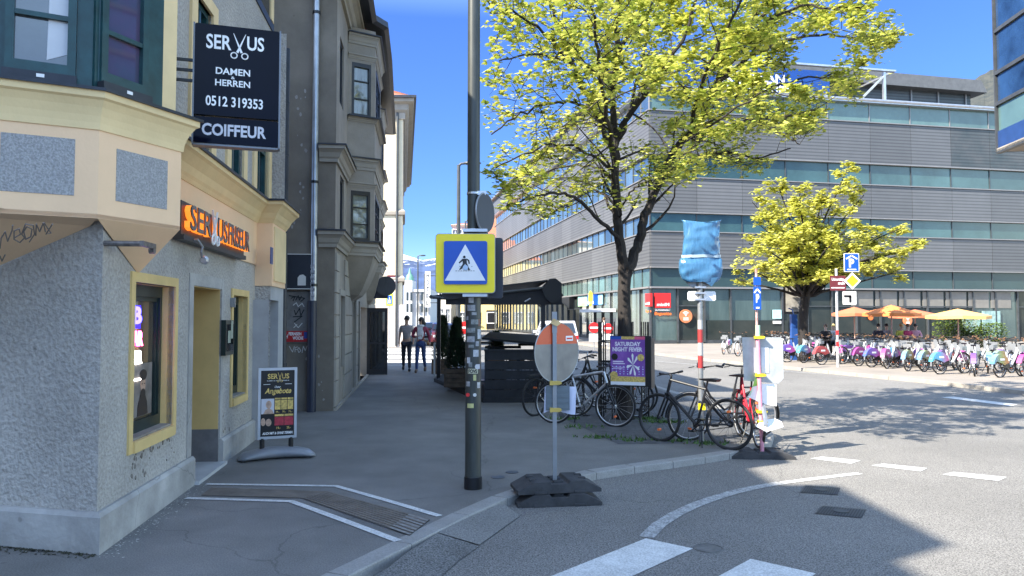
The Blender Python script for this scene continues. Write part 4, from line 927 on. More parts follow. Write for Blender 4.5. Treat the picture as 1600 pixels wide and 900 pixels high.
# sign cluster on the far bay: dark bracket board
q = MB(); x, z_ = X2(574, 455); q.box(L2_ - 3.6, L2_ - 3.55, -.62, -.06, 2.35, 2.62); nb_ = q.build('hanging_board', flat('board_dark', (.03, .03, .05), .4), fr=F2, label='dark navy board hanging out from the wall under the far bay', cat='board')
q = MB(); q.disc(0, 0, .3, -.02, .0, 24); q.T = None
pd_ = D(603, 447, 22.5); rd = q.build('round_sign', flat('sign_back', (.06, .06, .065), .5), fr=Fr((pd_.x, pd_.y, pd_.z), 1, .1), label='dark round sign seen from behind, fixed near the far bay', cat='road sign')
q = MB(); q.tube([(-.9, .03, 0), (0, .03, 0)], .02, 8); q.box(-.02, .02, -.03, -.021, -.28, .28); q.build('arm', M['darkgrey'], rd, fr=Fr((pd_.x, pd_.y, pd_.z), 1, .1))
# ---------------------------------------------------------------- building across the side street, behind the camera's left shoulder, throws the road shadow
q = MB(); hh = 12.2
q.prism_z([(-9.1, -16), (-9.1, -1.4), (-8.45, -1.4), (-8.45, .75), (-9.1, .75), (-9.1, 2.2), (-16, 2.2), (-16, -16)], -.1, hh)
q.build('shading_building', M['creamlight'], label='pale building across the side street behind the viewer, outside the picture', cat='building')

# peeled and grimy spots low on the roughcast, right of the corner
q = MB(); random.seed(23)
for k in range(60):
    px, py = random.choice([(212, 715), (235, 700), (262, 690), (215, 735), (350, 660), (352, 690)]); px += random.gauss(0, 7); py += random.gauss(0, 9)
    if px < 152: continue
    x, z_ = X1(px, py)
    if z_ < ph + .01 or (xd0 - .15 < x < xd1 + .12): continue
    r_ = random.uniform(.004, .016); q.prism_y([(x + r_ * cos(a_ * .9) * random.uniform(.5, 1.3), z_ + r_ * 1.6 * sin(a_ * .9) * random.uniform(.5, 1.3)) for a_ in range(7)], -.006, .0)
q.build('peeled_spot', mat('peeled_brown', (.24, .21, .18), .9, var=.3, scale=30), B1)
# ================================================================ GLASS BUILDING
OC = G(1017.5, 537.8)
vR = ray(6500, 497); vL = ray(585, 497)
FRt = Fr(OC, vR.x, vR.y)
LLn = 66.0; e_ = Vector((vL.x, vL.y, 0)).normalized(); OLf = OC + e_ * LLn
FLf = Fr(OLf, -e_.x, -e_.y)
GB = thing('glass_building', 'long university building of grey louvre bands and teal glass strips with a rooftop storey', 'building', FRt)
def XR(px, py, off=0): return FRt.loc(px, py, off)
def XL(px, py, off=0): return FLf.loc(px, py, off)
Zs = [XR(1480, y)[1] for y in (168, 199, 262, 294, 345, 372.5, 424, 453)]
ZT, Z1, Z2, Z3, Z4, Z5, Z6, Z7 = Zs
WR = 52.0; PW = 3.38
M['teal'] = mat('teal_glass', (.04, .085, .085), .05, var=.2, scale=.35, spec=.6, coat=.2)
M['tealpale'] = mat('pale_teal_glass', (.085, .15, .14), .08, var=.2, scale=.3, spec=.6, coat=.2)
M['tealdk'] = mat('dark_teal_cladding', (.03, .058, .06), .25, var=.1, scale=.3, coat=.1)
M['glassblue'] = mat('street_glass', (.05, .08, .1), .02, var=.2, scale=.4, spec=1, coat=1)
M['louvre'] = lam_bands(mat('grey_louvre', (.13, .132, .135), .5, .15, var=.05, scale=.5), 4.2, (1, 1, 1), (.62, .62, .64), .62)
isl(M['louvre'], .86, 1.12, True)
M['louvredk'] = lam_bands(mat('grey_louvre_open', (.1, .1, .1), .45, .2, rgb2=(.05, .065, .07), scale=.7), 4.2, (1, 1, 1), (.6, .6, .6), .6)
M['rail'] = mat('pale_rail', (.24, .23, .225), .45, .3, var=.05)
for k_, (a_, b_) in {'teal': (.6, 1.5), 'tealpale': (.7, 1.25), 'tealdk': (.85, 1.15), 'glassblue': (.4, 2.2)}.items(): isl(M[k_], a_, b_)
M['mirrorpane'] = mat('mirror_pane', (.13, .15, .13), .03, var=.2, scale=.3, spec=1, coat=1)
M['curtain'] = isl(mat('curtained_glass', (.085, .125, .118), .12, rgb2=(.05, .08, .078), scale=.9, spec=.7, coat=.3, stretch=(2.5, 2.5, .4)), .75, 1.3, True)
b = MB()
b.T = FRt.M.inverted()
OR_ = FRt.w(WR, 0); far = FRt.w(WR, 30)
core = [FRt.w(.4, .45), FRt.w(WR, .45), FRt.w(WR, 26), FRt.w(18, 26), FLf.w(0, 18), FLf.w(0, .45)]
b.prism_z([xy(p) for p in core], .0, ZT - .3); b.T = None
b.build('core', mat('building_core', (.05, .055, .06), .8), GB)
def facade(fr, W, nper, tagp):
    n = int(W / PW); off = W - n * PW if fr is FLf else 0
    for k in range(n):
        x0 = off + k * PW; x1 = x0 + PW
        for (za, zb, y0, key) in ((Z2, Z1, -.06, 'a'), (Z4, Z3, -.06, 'b'), (Z6, Z5, -.06, 'c')):
            q = MB(); q.box(x0 + .012, x1 - .012, y0, .2, za + .07, zb - .06)
            m_ = M['louvre']
            if fr is FRt and key == 'a' and k in (4 + 0, 5, 6, 7, 8) and k >= 5 - 0: m_ = M['louvredk'] if k in (5 + 2, 6 + 2, 7 + 2) else m_
            q.build('louvre_panel', m_, GB, fr=fr)
    # glass strips, with their mullions
    for (za, zb, m_, nm, yy) in ((Z1, ZT, M['tealpale'] if fr is FRt else M['glassblue'], 'top_glass_strip', .02), (Z3, Z2, M['teal'] if fr is FRt else M['glassblue'], 'upper_glass_strip', .05), (Z5, Z4, M['teal'] if fr is FRt else M['glassblue'], 'lower_glass_strip', .05), (Z7, Z6, M['tealdk'] if fr is FRt else M['tealpale'], 'fascia_strip', .05)):
        q = MB(); st = PW / (1 if fr is FRt else 2)
        k = 0; x = off
        while x < W - .1:
            jit = random.uniform(-.006, .006); q.face((x + .03, yy + jit, za), (x + st - .03, yy - jit, za), (x + st - .03, yy - jit, zb), (x + .03, yy + jit, zb)); x += st
        g_ = q.build(nm, m_, GB, fr=fr)
        q = MB(); x = off
        while x < W - .1: q.box(x - .03, x + .03, yy - .05, yy + .1, za, zb); x += st
        q.build('mullion', M['rail'] if nm == 'top_glass_strip' else M['darkgrey'], g_, fr=fr)
    q = MB()
    for z_, o, h in ((Z1, .14, .07), (Z2, .2, .09), (Z3, .14, .07), (Z4, .2, .09), (Z5, .14, .07), (Z6, .2, .09), (Z7, .2, .12)):
        q.box(0 if fr is FLf else -.05, W, -o, .2, z_ - h / 2, z_ + h / 2)
    q.build('ledge', M['rail'], GB, fr=fr)
    q = MB(); q.box(0, W + (.3 if fr is FLf else 0), -.35, .6, ZT - .12, ZT + .16); q.tube([(0, -.35, ZT + .05), (W, -.35, ZT + .05)], .11, 10); q.build('parapet', M['alu'], GB, fr=fr)
random.seed(2)
facade(FRt, WR, 1, 'r'); facade(FLf, LLn, 1, 'l')
# ground storey street side: glass bays with mullions
random.seed(4)
def ground_bays(fr, W, st, dark, pale):
    x = 0.0; k = 0; mu = MB()
    while x < W - .2:
        px_dark = dark(x)
        tgt = MB()
        z0 = .25; tgt.face((x + .05, .12, z0), (x + st - .05, .12, z0), (x + st - .05, .12, Z7 - .1), (x + .05, .12, Z7 - .1))
        tgt.build('dark_street_glass' if px_dark else 'street_glass', M['shopglass'] if px_dark else (M['curtain'] if fr is FRt else M['mirrorpane']), GB, fr=fr)
        mu.box(x - .06, x + .06, -.0, .2, .1, Z7 - .05); mu.box(x + .06, x + st - .06, .05, .2, .0, .25)
        if px_dark: mu.box(x + .06, x + st - .06, .04, .16, 2.55, 2.62)
        x += st
    mu.build('street_mullion', M['darkgrey'], GB, fr=fr)
xA, xB_ = XR(1232, 500)[0], XR(1262, 500)[0]; xC, xD = XR(1330, 500)[0], XR(1490, 500)[0]; xE = XR(1565, 500)[0]
ground_bays(FRt, WR, 1.95, lambda x: xA - .5 < x < xD or x > xE or XR(1050, 500)[0] < x < XR(1085, 500)[0] - 1, None)
ground_bays(FLf, LLn, 2.2, lambda x: 42 < x < 47, None)
# pale roller blinds in the cafe's upper lights
q = MB(); x = xC
while x < xD + 4: q.box(x + .1, x + 1.85, .06, .1, 2.5, Z7 - .14); x += 1.95
q.build('roller_blind', mat('sand_blind', (.2, .185, .16), .6, var=.1, scale=1), GB, fr=FRt)
# low dark band at the foot of the curtained panes
q = MB(); q.box(XR(1105, 500)[0], XR(1232, 500)[0], .05, .1, .3, 1.6); q.build('low_glass', M['shopglass'], GB, fr=FRt)
# rooftop storey, canopy, banner, raised roof along the side street
q = MB(); x0, z0 = XR(1372, 165, 5); x1, z1 = XR(1516, 143, 5); zr = XR(1440, 124, 5)[1]
q.box(x0 - 14, x1, 5, 14, ZT - .3, zr - .8); q.build('rooftop_storey', M['louvredk'], GB, fr=FRt)
q = MB(); q.prism_y([(x0 - 14, zr - .8), (x1 + .9, zr - 1.0), (x1 + .3, zr - .0), (x0 - 14, zr + .2)], 4.2, 14); q.build('rooftop_fascia', mat('fascia_grey', (.12, .12, .12), .5), GB, fr=FRt)
q = MB()
for px in (1382, 1423, 1465, 1508): x, _ = XR(px, 150, 5); q.box(x - .06, x + .06, 4.9, 5.0, ZT - .2, zr - .8)
q.build('rooftop_mullion', M['rail'], GB, fr=FRt)
q = MB(); xa, za = XR(1280, 112, .5); xb, _ = XR(1396, 114, .5); za2 = XR(1396, 115, .5)[1]
q.box(xa - 12, xb, .2, .5, za2 + .05, za2 + .18); q.box(xb - .12, xb, .5, 5, za2 + .05, za2 + .18)
q.tube([(xb - .6, .4, za2), (XR(1345, 140, .5)[0], .4, ZT + .4)], .09, 8); q.box(XR(1380, 150, .5)[0] - .08, XR(1380, 150, .5)[0] + .1, .3, .5, ZT, za2)
q.build('roof_frame', M['alu'], GB, fr=FRt)
q = MB(); x0, z0 = XR(1062, 150, .3); x1, z1 = XR(1296, 116, .3)
q.box(x0, x1, .3, .42, ZT + .25, z1 + .2); bn = q.build('banner', flat('banner_blue', (.004, .05, .24), .5), GB, fr=FRt)
q = MB(); a = XR(1192, 128, .28); c = XR(1226, 117, .28); q.text('EUROPEAN', XR(1120, 128, .28)[0], c[0], a[1], c[1], .27, .03); a = XR(1180, 141, .28); c = XR(1233, 130, .28); q.text('UNIVERSITIES', XR(1128, 141, .28)[0], c[0], a[1], c[1], .27, .03); q.build('lettering', M['white'], bn, fr=FRt)
# sloping screen above the side street front
pa = FLf.loc(794, 302, -.3); pb = FLf.loc(911, 174, -.3); pc = FLf.loc(941, 150, -.3)
q = MB(); q.T = FRt.M.inverted() @ FLf.M
ztop = max(pb[1], ZT + 1)
q.box(0, LLn - 9, -.45, 0, ZT + .16, ZT + 2.3); q.T = None
q.build('roof_screen', M['louvre'], GB)
q = MB(); q.T = FRt.M.inverted() @ FLf.M; q.box(0, LLn - 9, -.9, .4, ZT + 2.3, ZT + 2.5); q.T = None; q.build('roof_edge', M['rail'], GB)
# shop signs on the glass
def sign_on(fr, name, label, cat, px0, py0, px1, py1, m, off=-.05, dep=.06):
    a = fr.loc(px0, py1, off); c = fr.loc(px1, py0, off)
    q = MB(); q.box(a[0], c[0], off, off + dep, a[1], c[1]); o = q.build(name, m, fr=fr, label=label, cat=cat)
    return o, a, c
o, a, c = sign_on(FRt, 'supermarket_sign', 'square red supermarket sign on the glass right of the building corner', 'shop sign', 1024, 458, 1048, 481, M['red'], -.1, .2)
wq, hq = c[0] - a[0], c[1] - a[1]
q = MB(); q.text('miniM', a[0] + wq * .1, a[0] + wq * .9, a[1] + hq * .12, a[1] + hq * .34, -.11, .03); q.text('SUPERMARKT', a[0] - .0, c[0], a[1] - hq * .2, a[1] - hq * .06, -.05, .02); q.build('lettering', M['white'], o, fr=FRt)
q = MB(); q.text('Baguette', a[0] - .05, c[0] + .05, a[1] - hq * .55, a[1] - hq * .27, -.05, .05, shear=.1); q.build('script', M['orange'], o, fr=FRt)
o, a, c = sign_on(FLf, 'supermarket_sign', 'narrow foreshortened red supermarket sign left of the building corner', 'shop sign', 1008, 458, 1016, 479, M['red'], -.1, .15)
wq, hq = c[0] - a[0], c[1] - a[1]; q = MB(); q.text('miniM', a[0] + wq * .1, a[0] + wq * .9, a[1] + hq * .12, a[1] + hq * .34, -.115, .03); q.build('lettering', M['white'], o, fr=FLf)
q = MB(); q.text('Baguette', a[0], c[0], a[1] - hq * .5, a[1] - hq * .25, -.05, .05); q.build('script', M['orange'], o, fr=FLf)
def wifi(px, py, r, lab, fr=FRt):
    c = fr.loc(px, py, -.05); q = MB(); q.disc(c[0], c[1], r, -.03, .06, 28)
    o = q.build('wifi_sign', mat('coral', (.62, .2, .08), .5), fr=fr, label=lab, cat='round sign', )
    q = MB()
    for k in range(3): rr = r * (.2 + .2 * k); q.torus((c[0], -.035, c[1] + r * .02), rr, r * .05, 'y', 10, 4, R(45), R(135))
    q.disc(c[0], c[1] + r * .06, r * .08, -.045, -.03, 10)
    for k in range(2): q.box(c[0] - r * .4, c[0] + r * .4, -.036, -.03, c[1] - r * (.35 + .25 * k), c[1] - r * (.22 + .25 * k))
    q.build('symbol', M['white'], o, fr=fr)
wifi(1072, 494, .46, 'round coral sign with wifi arcs on the glass right of the supermarket sign')
wifi(1419, 501, .36, 'round coral wifi sign behind the cafe guests under the parasols')
q = MB(); c = XR(1361, 496, -.05); q.disc(c[0], c[1], .2, -.03, .0, 16); q.build('round_sign', M['orange'], fr=FRt, label='small plain orange disc on the cafe glass under the leftmost parasols', cat='round sign')
o, a, c = sign_on(FRt, 'notice', 'pale turquoise square notice on the curtained glass left of the small tree', 'notice', 1208, 484, 1221, 498, mat('pale_cyan', (.45, .7, .7), .5))
q = MB(); q.box(a[0], c[0], -.02, 0, a[1] - .35, a[1] - .15); q.build('caption', M['offwhite'], o, fr=FRt)
o, a, c = sign_on(FRt, 'mural_pane', 'tall pale mint pane printed with fine scrolls right of the bushes', 'window decal', 1536, 486, 1563, 529, mat('mint_print', (.35, .5, .46), .4, rgb2=(.12, .2, .19), scale=3.5), .0)
q = MB(); c = XR(1518, 504, 0); q.disc(c[0], c[1], .75, -.03, .05, 28); o = q.build('round_decal', mat('turquoise_decal', (.2, .42, .42), .4, rgb2=(.3, .3, .2), scale=2.5), fr=FRt, label='large round turquoise decal on the glass above the bushes', cat='window decal')
# entrance pictures and canopy on the left front
o, a, c = sign_on(FLf, 'entrance_sign', 'blue and green picture panel over the side entrance', 'sign', 903, 460, 917, 479, mat('sky_picture', (.2, .5, .75), .4, rgb2=(.35, .5, .15), scale=.8, stretch=(.2, .2, 1)))
o, a, c = sign_on(FLf, 'entrance_sign', 'dark blue discount shop sign with a yellow disc over the side entrance', 'shop sign', 918, 460, 928, 477, M['blue'], -.4, .4)
q = MB(); cx, cz = (a[0] + c[0]) / 2, a[1] + (c[1] - a[1]) * .62; q.disc(cx, cz, (c[0] - a[0]) * .35, -.42, -.4, 16); q.build('disc', M['signyellow'], o, fr=FLf)
q = MB(); q.box(a[0] + .1, c[0] - .1, -.42, -.4, a[1] + .1, a[1] + .3); q.build('lettering', M['white'], o, fr=FLf)
o, a, c = sign_on(FLf, 'entrance_sign', 'bright blue picture panel right of the yellow disc sign', 'sign', 930, 460, 941, 476, mat('sky_picture2', (.3, .6, .85), .4, var=.3))
q = MB(); a = FLf.loc(936, 486, -.1); q.box(a[0] - 2, a[0] + 4, -1.2, .0, a[1] - .1, a[1] + .15); q.build('entrance_canopy', M['white'], GB, fr=FLf)
q = MB(); a = FLf.loc(897, 500); q.prism_y([(a[0] - 5, Z7 - .1), (a[0] - .2, Z7 - .1), (a[0] - .2, 2.6)][::-1], -.4, .0); q.build('dark_sail', M['blackmetal'], GB, fr=FLf)
# yellow-fronted building seen at the end of the road, tile roofs, hotel row
def block(name, label, px0, px1, Y, z1, m, depth=12, rows=(), roof=None, wincol=None, cat='building', wpx=None, base=.0, ww=1.1, wh=1.7, frame='white', corn=True):
    A = D(px0, 500, Y); Bq = D(px1, 500, Y); fr = Fr((A.x, A.y, 0), 1, 0); W = Bq.x - A.x
    t = thing(name, label, cat, fr); hs_ = []
    for z in rows:
        n = wpx or max(1, int(W / 3.2)); 
        for k in range(n): x = W * (k + .5) / n; hs_.append((x - ww / 2, x + ww / 2, z, min(z + wh, z1 - .3), .2))
    q = MB(); q.wall(0, W, -.1, z1, hs_); q.box(0, .01, .0, depth, -.1, z1); q.box(W - .01, W, 0, depth, -.1, z1); q.box(0, W, depth - .01, depth, -.1, z1)
    q.face((0, 0, z1), (W, 0, z1), (W, depth, z1), (0, depth, z1)); q.build('wall', m, t)
    for h in hs_:
        f = MB(); k = .12
        f.box(h[0] - k, h[0], -.06, .05, h[2] - k, h[3] + k); f.box(h[1], h[1] + k, -.06, .05, h[2] - k, h[3] + k); f.box(h[0], h[1], -.06, .05, h[3], h[3] + k); f.box(h[0], h[1], -.1, .05, h[2] - k, h[2])
        xm = (h[0] + h[1]) / 2; f.box(xm - .04, xm + .04, .08, .15, h[2], h[3]); f.box(h[0], h[1], .08, .15, h[2] + (h[3] - h[2]) * .62, h[2] + (h[3] - h[2]) * .62 + .07)
        wn = f.build('window', M[frame], t); f = MB(); f.face((h[0], .14, h[2]), (h[1], .14, h[2]), (h[1], .14, h[3]), (h[0], .14, h[3])); f.build('pane', M['glasscur'], wn, fr=fr)
    if corn: f = MB(); f.sweep([(o * 1.5, h * 1.3) for o, h in mould], [(0, 2), (0, 0), (W, 0), (W, 2)], z1 - .3); f.build('cornice', M['taupe2'] if not roof else M['creamlight'], t)
    if roof:
        f = MB(); e = .4; f.add([(-e, -e, z1), (W + e, -e, z1), (W + e, depth + e, z1), (-e, depth + e, z1), (roof[1], depth / 2, z1 + roof[0]), (W - roof[1], depth / 2, z1 + roof[0])], [[0, 1, 5, 4], [1, 2, 5], [2, 3, 4, 5], [3, 0, 4], [0, 3, 2, 1]]); f.build('roof', M['tile'], t)
    return t, fr, W
zY = lambda px, py, Y: D(px, py, Y).z
t, fr, W = block('yellow_building', 'yellow plastered building with white windows and a tiled roof at the road end', 690, 800, 118, zY(760, 405, 118), M['yellowwall'], 12, (1.0, 4.6), (5.2, 4), wpx=5, ww=1.1, wh=1.6)
f = MB(); f.box(W - 4.1, W - 2.6, -.05, .1, 0, 3.0); f.build('door', M['blackframe'], t)
t, fr, W = block('hotel_building', 'narrow cream hotel front right of the vertical hotel sign', 684, 705, 95, zY(690, 375, 95), M['creamlight'], 14, (1.2, 4.6, 7.6), (1.2, .6), wpx=2, ww=.5)
t, fr, W = block('pink_house', 'tall rose and white banded house peeping above the yellow crossing sign', 707, 738, 130, zY(720, 352, 130), mat('rose_plaster', (.6, .45, .42), .85), 10, (1.2, 5, 8.6, 12.2, 15.6), (1.0, .8), wpx=4, ww=.9)
t, fr, W = block('tiled_house', 'house with a steep orange-red tiled roof beside the round sign back', 764, 800, 135, zY(775, 375, 135), M['cream'], 12, (), (7.5, 1.5))
# cream building across the side street on the left
A3 = G(628, 540); A3l = D(560, 540, A3.y)
F3 = Fr((A3l.x, A3l.y, 0), 1, 0.0); W3 = A3.x - A3l.x; H3 = D(628, 165, A3.y).z
B3 = thing('cream_building', 'tall cream sunlit building with a wide dark eave across the side street', 'building', F3)
q = MB(); q.wall(0, W3, -.1, H3, []); q.build('wall', M['cream'], B3)
FS3 = Fr(A3, -.146, 1); q = MB(); q.wall(0, 30, -.1, H3, [(3 + 4.2 * i, 4.2 + 4.2 * i, 4.5 + 3.6 * k, 6.4 + 3.6 * k, .2) for i in range(6) for k in range(3)]); q.build('side_wall', M['taupe2'], B3, fr=FS3)
q = MB(); q.box(-.0, W3 + .12, -.09, .0, -.1, 2.6); q.build('plinth', mat('rose_plinth', (.62, .52, .45), .85, var=.08), B3)
q = MB()
for py in (323, 345): pass
for z_ in (D(610, 332, A3.y).z, D(610, 322 - 116, A3.y).z * 0 + D(610, 436, A3.y).z): q.sweep([(0, 0), (.14, .05), (.16, .25), (.05, .4), (0, .42)], [(0, 0), (W3, 0), (W3 - .73, 5)], z_ - .2)
q.build('string_course', M['taupe'], B3)
q = MB(); q.sweep([(-.05, -.9), (.1, -.9), (.12, -.5), (.3, -.35), (.35, 0), (.65, .1), (.7, .35), (-.3, .5)], [(0, 0), (W3, 0), (W3 - 4.4, 30)], H3); q.build('eave', M['taupe2'], B3)
q = MB(); q.sweep([(.7, .3), (.82, .3), (.82, .45), (.7, .5)], [(0, 0), (W3, 0), (W3 - 4.4, 30)], H3); q.build('gutter', M['flash'], B3)
q = MB(); q.add([(-1, -.7, H3 + .45), (W3 + .6, -.7, H3 + .45), (W3 - 3.6, 30, H3 + .45), (-1, 30, H3 + .45), (-1, 8, H3 + 4), (W3 - 7, 8, H3 + 4), (W3 - 9, 24, H3 + 4), (-1, 24, H3 + 4)], [[0, 1, 5, 4], [1, 2, 6, 5], [2, 3, 7, 6], [4, 5, 6, 7]]); q.build('roof', M['tile'], B3)
q = MB(); q.cyl((W3 - .35, -.12, 0), (W3 - .35, -.12, H3 - .5), .08, n=10); q.build('downpipe', M['darkgrey'], B3)
fr0 = F3; x, z_ = F3.loc(605, 442, -.1); x2, z2 = F3.loc(622, 430, -.1)
q = MB(); q.box(x, x2, -.14, -.0, z_, z2); o = q.build('street_name_plate', flat('maroon', (.12, .02, .03), .4), fr=F3, label='maroon street name plate on the sunlit cream corner behind the round sign', cat='street sign')
q = MB(); q.box(x + .15, x2 - .12, -.145, -.14, z_ + (z2 - z_) * .55, z_ + (z2 - z_) * .72); q.box(x + .1, x2 - .1, -.145, -.14, z_ + .1, z_ + .16); q.build('lettering', M['white'], o, fr=F3)
# pale church with green dome far down the street
q_t = thing('church', 'pale church with a green copper dome at the far street end', 'church', loc=D(646, 500, 170).to_2d().to_3d())
CY = 170; Ic = Matrix.Identity(4)
def Dp(px, py): return D(px, py, CY)
q = MB(); a, c = Dp(632, 500), Dp(672, 500)
q.box(a.x, c.x, CY, CY + 20, -.1, Dp(640, 452).z); q.box(Dp(634, 0).x, Dp(647, 0).x, CY - .5, CY + 6, -.1, Dp(640, 438).z); q.box(a.x, c.x, CY - .3, CY, Dp(640, 456).z, Dp(640, 452).z)
q.build('wall', mat('church_white', (.5, .5, .49), .8, var=.05), q_t, fr=Ic)
q = MB(); cx = Dp(640, 0).x; r_ = (Dp(647, 0).x - Dp(634, 0).x) / 2; zb__ = Dp(640, 438).z
q.lathe([(r_ * 1.05, 0), (r_ * 1.0, .6), (r_ * .75, 1.3), (r_ * .35, 1.8), (r_ * .3, 2.1), (.2, 2.5), (.05, 3.1)], (cx, CY + 3, zb__), 16); q.build('dome', mat('copper_green', (.14, .32, .24), .6), q_t, fr=Ic, smooth='auto')
q = MB()
for px in (637, 643, 653, 660, 667):
    for py in (462, 480): c = Dp(px, py); q.box(c.x - .22, c.x + .22, CY - .56, CY - .31, c.z - 1.1, c.z + .8)
q.build('window', M['glassdk'], q_t, fr=Ic)
# hotel sign
c = D(668, 452, 92); a = D(664, 480, 92); b_ = D(672.5, 424, 92)
hs_o = thing('hotel_sign', 'white vertical sign with dark letters HOTEL hanging high over the far street', 'hotel sign', loc=(c.x, 92, 0))
q = MB(); q.box(a.x, b_.x, 91.9, 92.1, a.z, b_.z); q.build('panel', M['white'], hs_o, fr=Ic)
q = MB(); hh = (b_.z - a.z) / 5.3
for i, ch in enumerate('HOTEL'): q.text(ch, a.x + .17, b_.x - .17, b_.z - (i + 1) * hh - .0, b_.z - i * hh - .25, 91.88, .02)
q.build('lettering', M['black'], hs_o, fr=Ic)
q = MB(); q.box(b_.x, b_.x + 1.0, 91.95, 92.05, b_.z - .6, b_.z - .5); q.box(b_.x, b_.x + 1.0, 91.95, 92.05, a.z + .5, a.z + .6); q.build('arm', M['darkgrey'], hs_o, fr=Ic)
# blue glass tower corner, upper right
YC = 24.0; c0 = D(1560, 237, YC); vt = ray(930, 497); FT = Fr((c0.x, c0.y, 0), -vt.x, -vt.y)
TB = thing('glass_tower', 'blue glass projecting tower block cut by the right edge of the picture', 'building', FT)
zt0 = c0.z; zz = [FT.loc(1560, y)[1] for y in (237, 162, 113, 46, -20, -90)]
q = MB(); q.box(0, 14, .1, 8, zt0 + .1, zz[-1] + 4); q.build('core', mat('tower_core', (.03, .05, .08), .6), TB)
q = MB()
for i, z_ in enumerate(zz): q.box(-.05, 14, -.05, .12, z_ - .06, z_ + .06)
q.box(-.06, .0, -.06, 8, zt0, zz[-1] + 4)
q.build('transom', M['darkgrey'], TB)
for i in range(5):
    q = MB(); z0, z1 = zz[i] + .06, zz[i + 1] - .06
    for k in range(4): q.face((3.4 * k + .03, .02, z0), (3.4 * k + 3.37, .02 + random.uniform(-.01, .01), z0), (3.4 * k + 3.37, .02, z1), (3.4 * k + .03, .02, z1))
    pn = q.build('glass_band', [M['tealpale'], mat('tower_blue', (.02, .055, .13), .05, var=.4, scale=.5, coat=.2, spec=.5)][0 if i == 0 else 1], TB)
    if i == 0: q = MB(); q.box(0, 13.6, -.004, .015, z0, z0 + (z1 - z0) * .42); q.build('blue_band', mat('blue_fritted', (.02, .05, .15), .3), pn, fr=FT)
q = MB(); q.box(-.05, 14, -.05, 8, zt0 - .0, zt0 + .1); q.build('soffit', M['taupe'], TB)
# mountains
def mountain(name, pts, Y, depth, m, rough, seed, base=-50):
    random.seed(seed); q = MB(); from mathutils import noise
    n = 90; k = 14; P = []
    for i in range(n + 1):
        u = i / n * (len(pts) - 1); j = min(int(u), len(pts) - 2); f = u - j
        px = pts[j][0] * (1 - f) + pts[j + 1][0] * f; py = pts[j][1] * (1 - f) + pts[j + 1][1] * f
        T_ = D(px, py, Y)
        for r_ in range(k + 1):
            t = r_ / k; yy = Y - depth * (1 - t); hz = base + (T_.z - base) * (t ** 1.1)
            nz = noise.fractal(Vector((T_.x * rough, yy * rough, seed)), 1.0, 2.0, 6) * (T_.z - base) * .13 * (.35 + .65 * t * (1.2 - t))
            P.append((T_.x * (yy / Y), yy, hz + nz))
    fs = [[i * (k + 1) + r_, (i + 1) * (k + 1) + r_, (i + 1) * (k + 1) + r_ + 1, i * (k + 1) + r_ + 1] for i in range(n) for r_ in range(k)]
    q.add(P, fs); q.build(name, m, kind='structure')
ms = mat('snow_hazy_rock', (.045, .075, .16), .9, var=.3, scale=.004)  # rock tinted blue, so distance haze sits in its colour
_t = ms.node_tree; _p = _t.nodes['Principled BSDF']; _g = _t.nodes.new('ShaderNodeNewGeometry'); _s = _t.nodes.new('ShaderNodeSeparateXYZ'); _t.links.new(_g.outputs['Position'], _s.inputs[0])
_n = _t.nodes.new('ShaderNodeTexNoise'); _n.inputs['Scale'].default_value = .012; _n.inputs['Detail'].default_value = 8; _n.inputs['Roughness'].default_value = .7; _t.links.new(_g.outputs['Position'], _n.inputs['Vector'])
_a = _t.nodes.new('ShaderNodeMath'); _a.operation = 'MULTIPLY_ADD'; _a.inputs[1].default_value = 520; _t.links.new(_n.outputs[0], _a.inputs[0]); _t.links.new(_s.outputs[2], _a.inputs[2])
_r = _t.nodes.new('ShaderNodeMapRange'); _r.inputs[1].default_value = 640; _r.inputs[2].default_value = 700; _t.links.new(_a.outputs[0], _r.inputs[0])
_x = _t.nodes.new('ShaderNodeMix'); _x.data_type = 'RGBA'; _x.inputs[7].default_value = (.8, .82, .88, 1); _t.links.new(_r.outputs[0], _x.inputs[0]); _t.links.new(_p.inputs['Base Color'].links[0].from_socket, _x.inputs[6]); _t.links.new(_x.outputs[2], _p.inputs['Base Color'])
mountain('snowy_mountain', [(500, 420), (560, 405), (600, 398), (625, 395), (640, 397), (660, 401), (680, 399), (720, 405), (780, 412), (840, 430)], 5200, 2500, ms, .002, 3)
mountain('forest_hill', [(1440, 250), (1480, 190), (1511, 138), (1530, 122), (1560, 104), (1600, 85), (1700, 60), (1900, 120)], 1500, 700, mat('forest_slope', (.06, .06, .05), .95, rgb2=(.02, .028, .03), scale=.1), .006, 9)
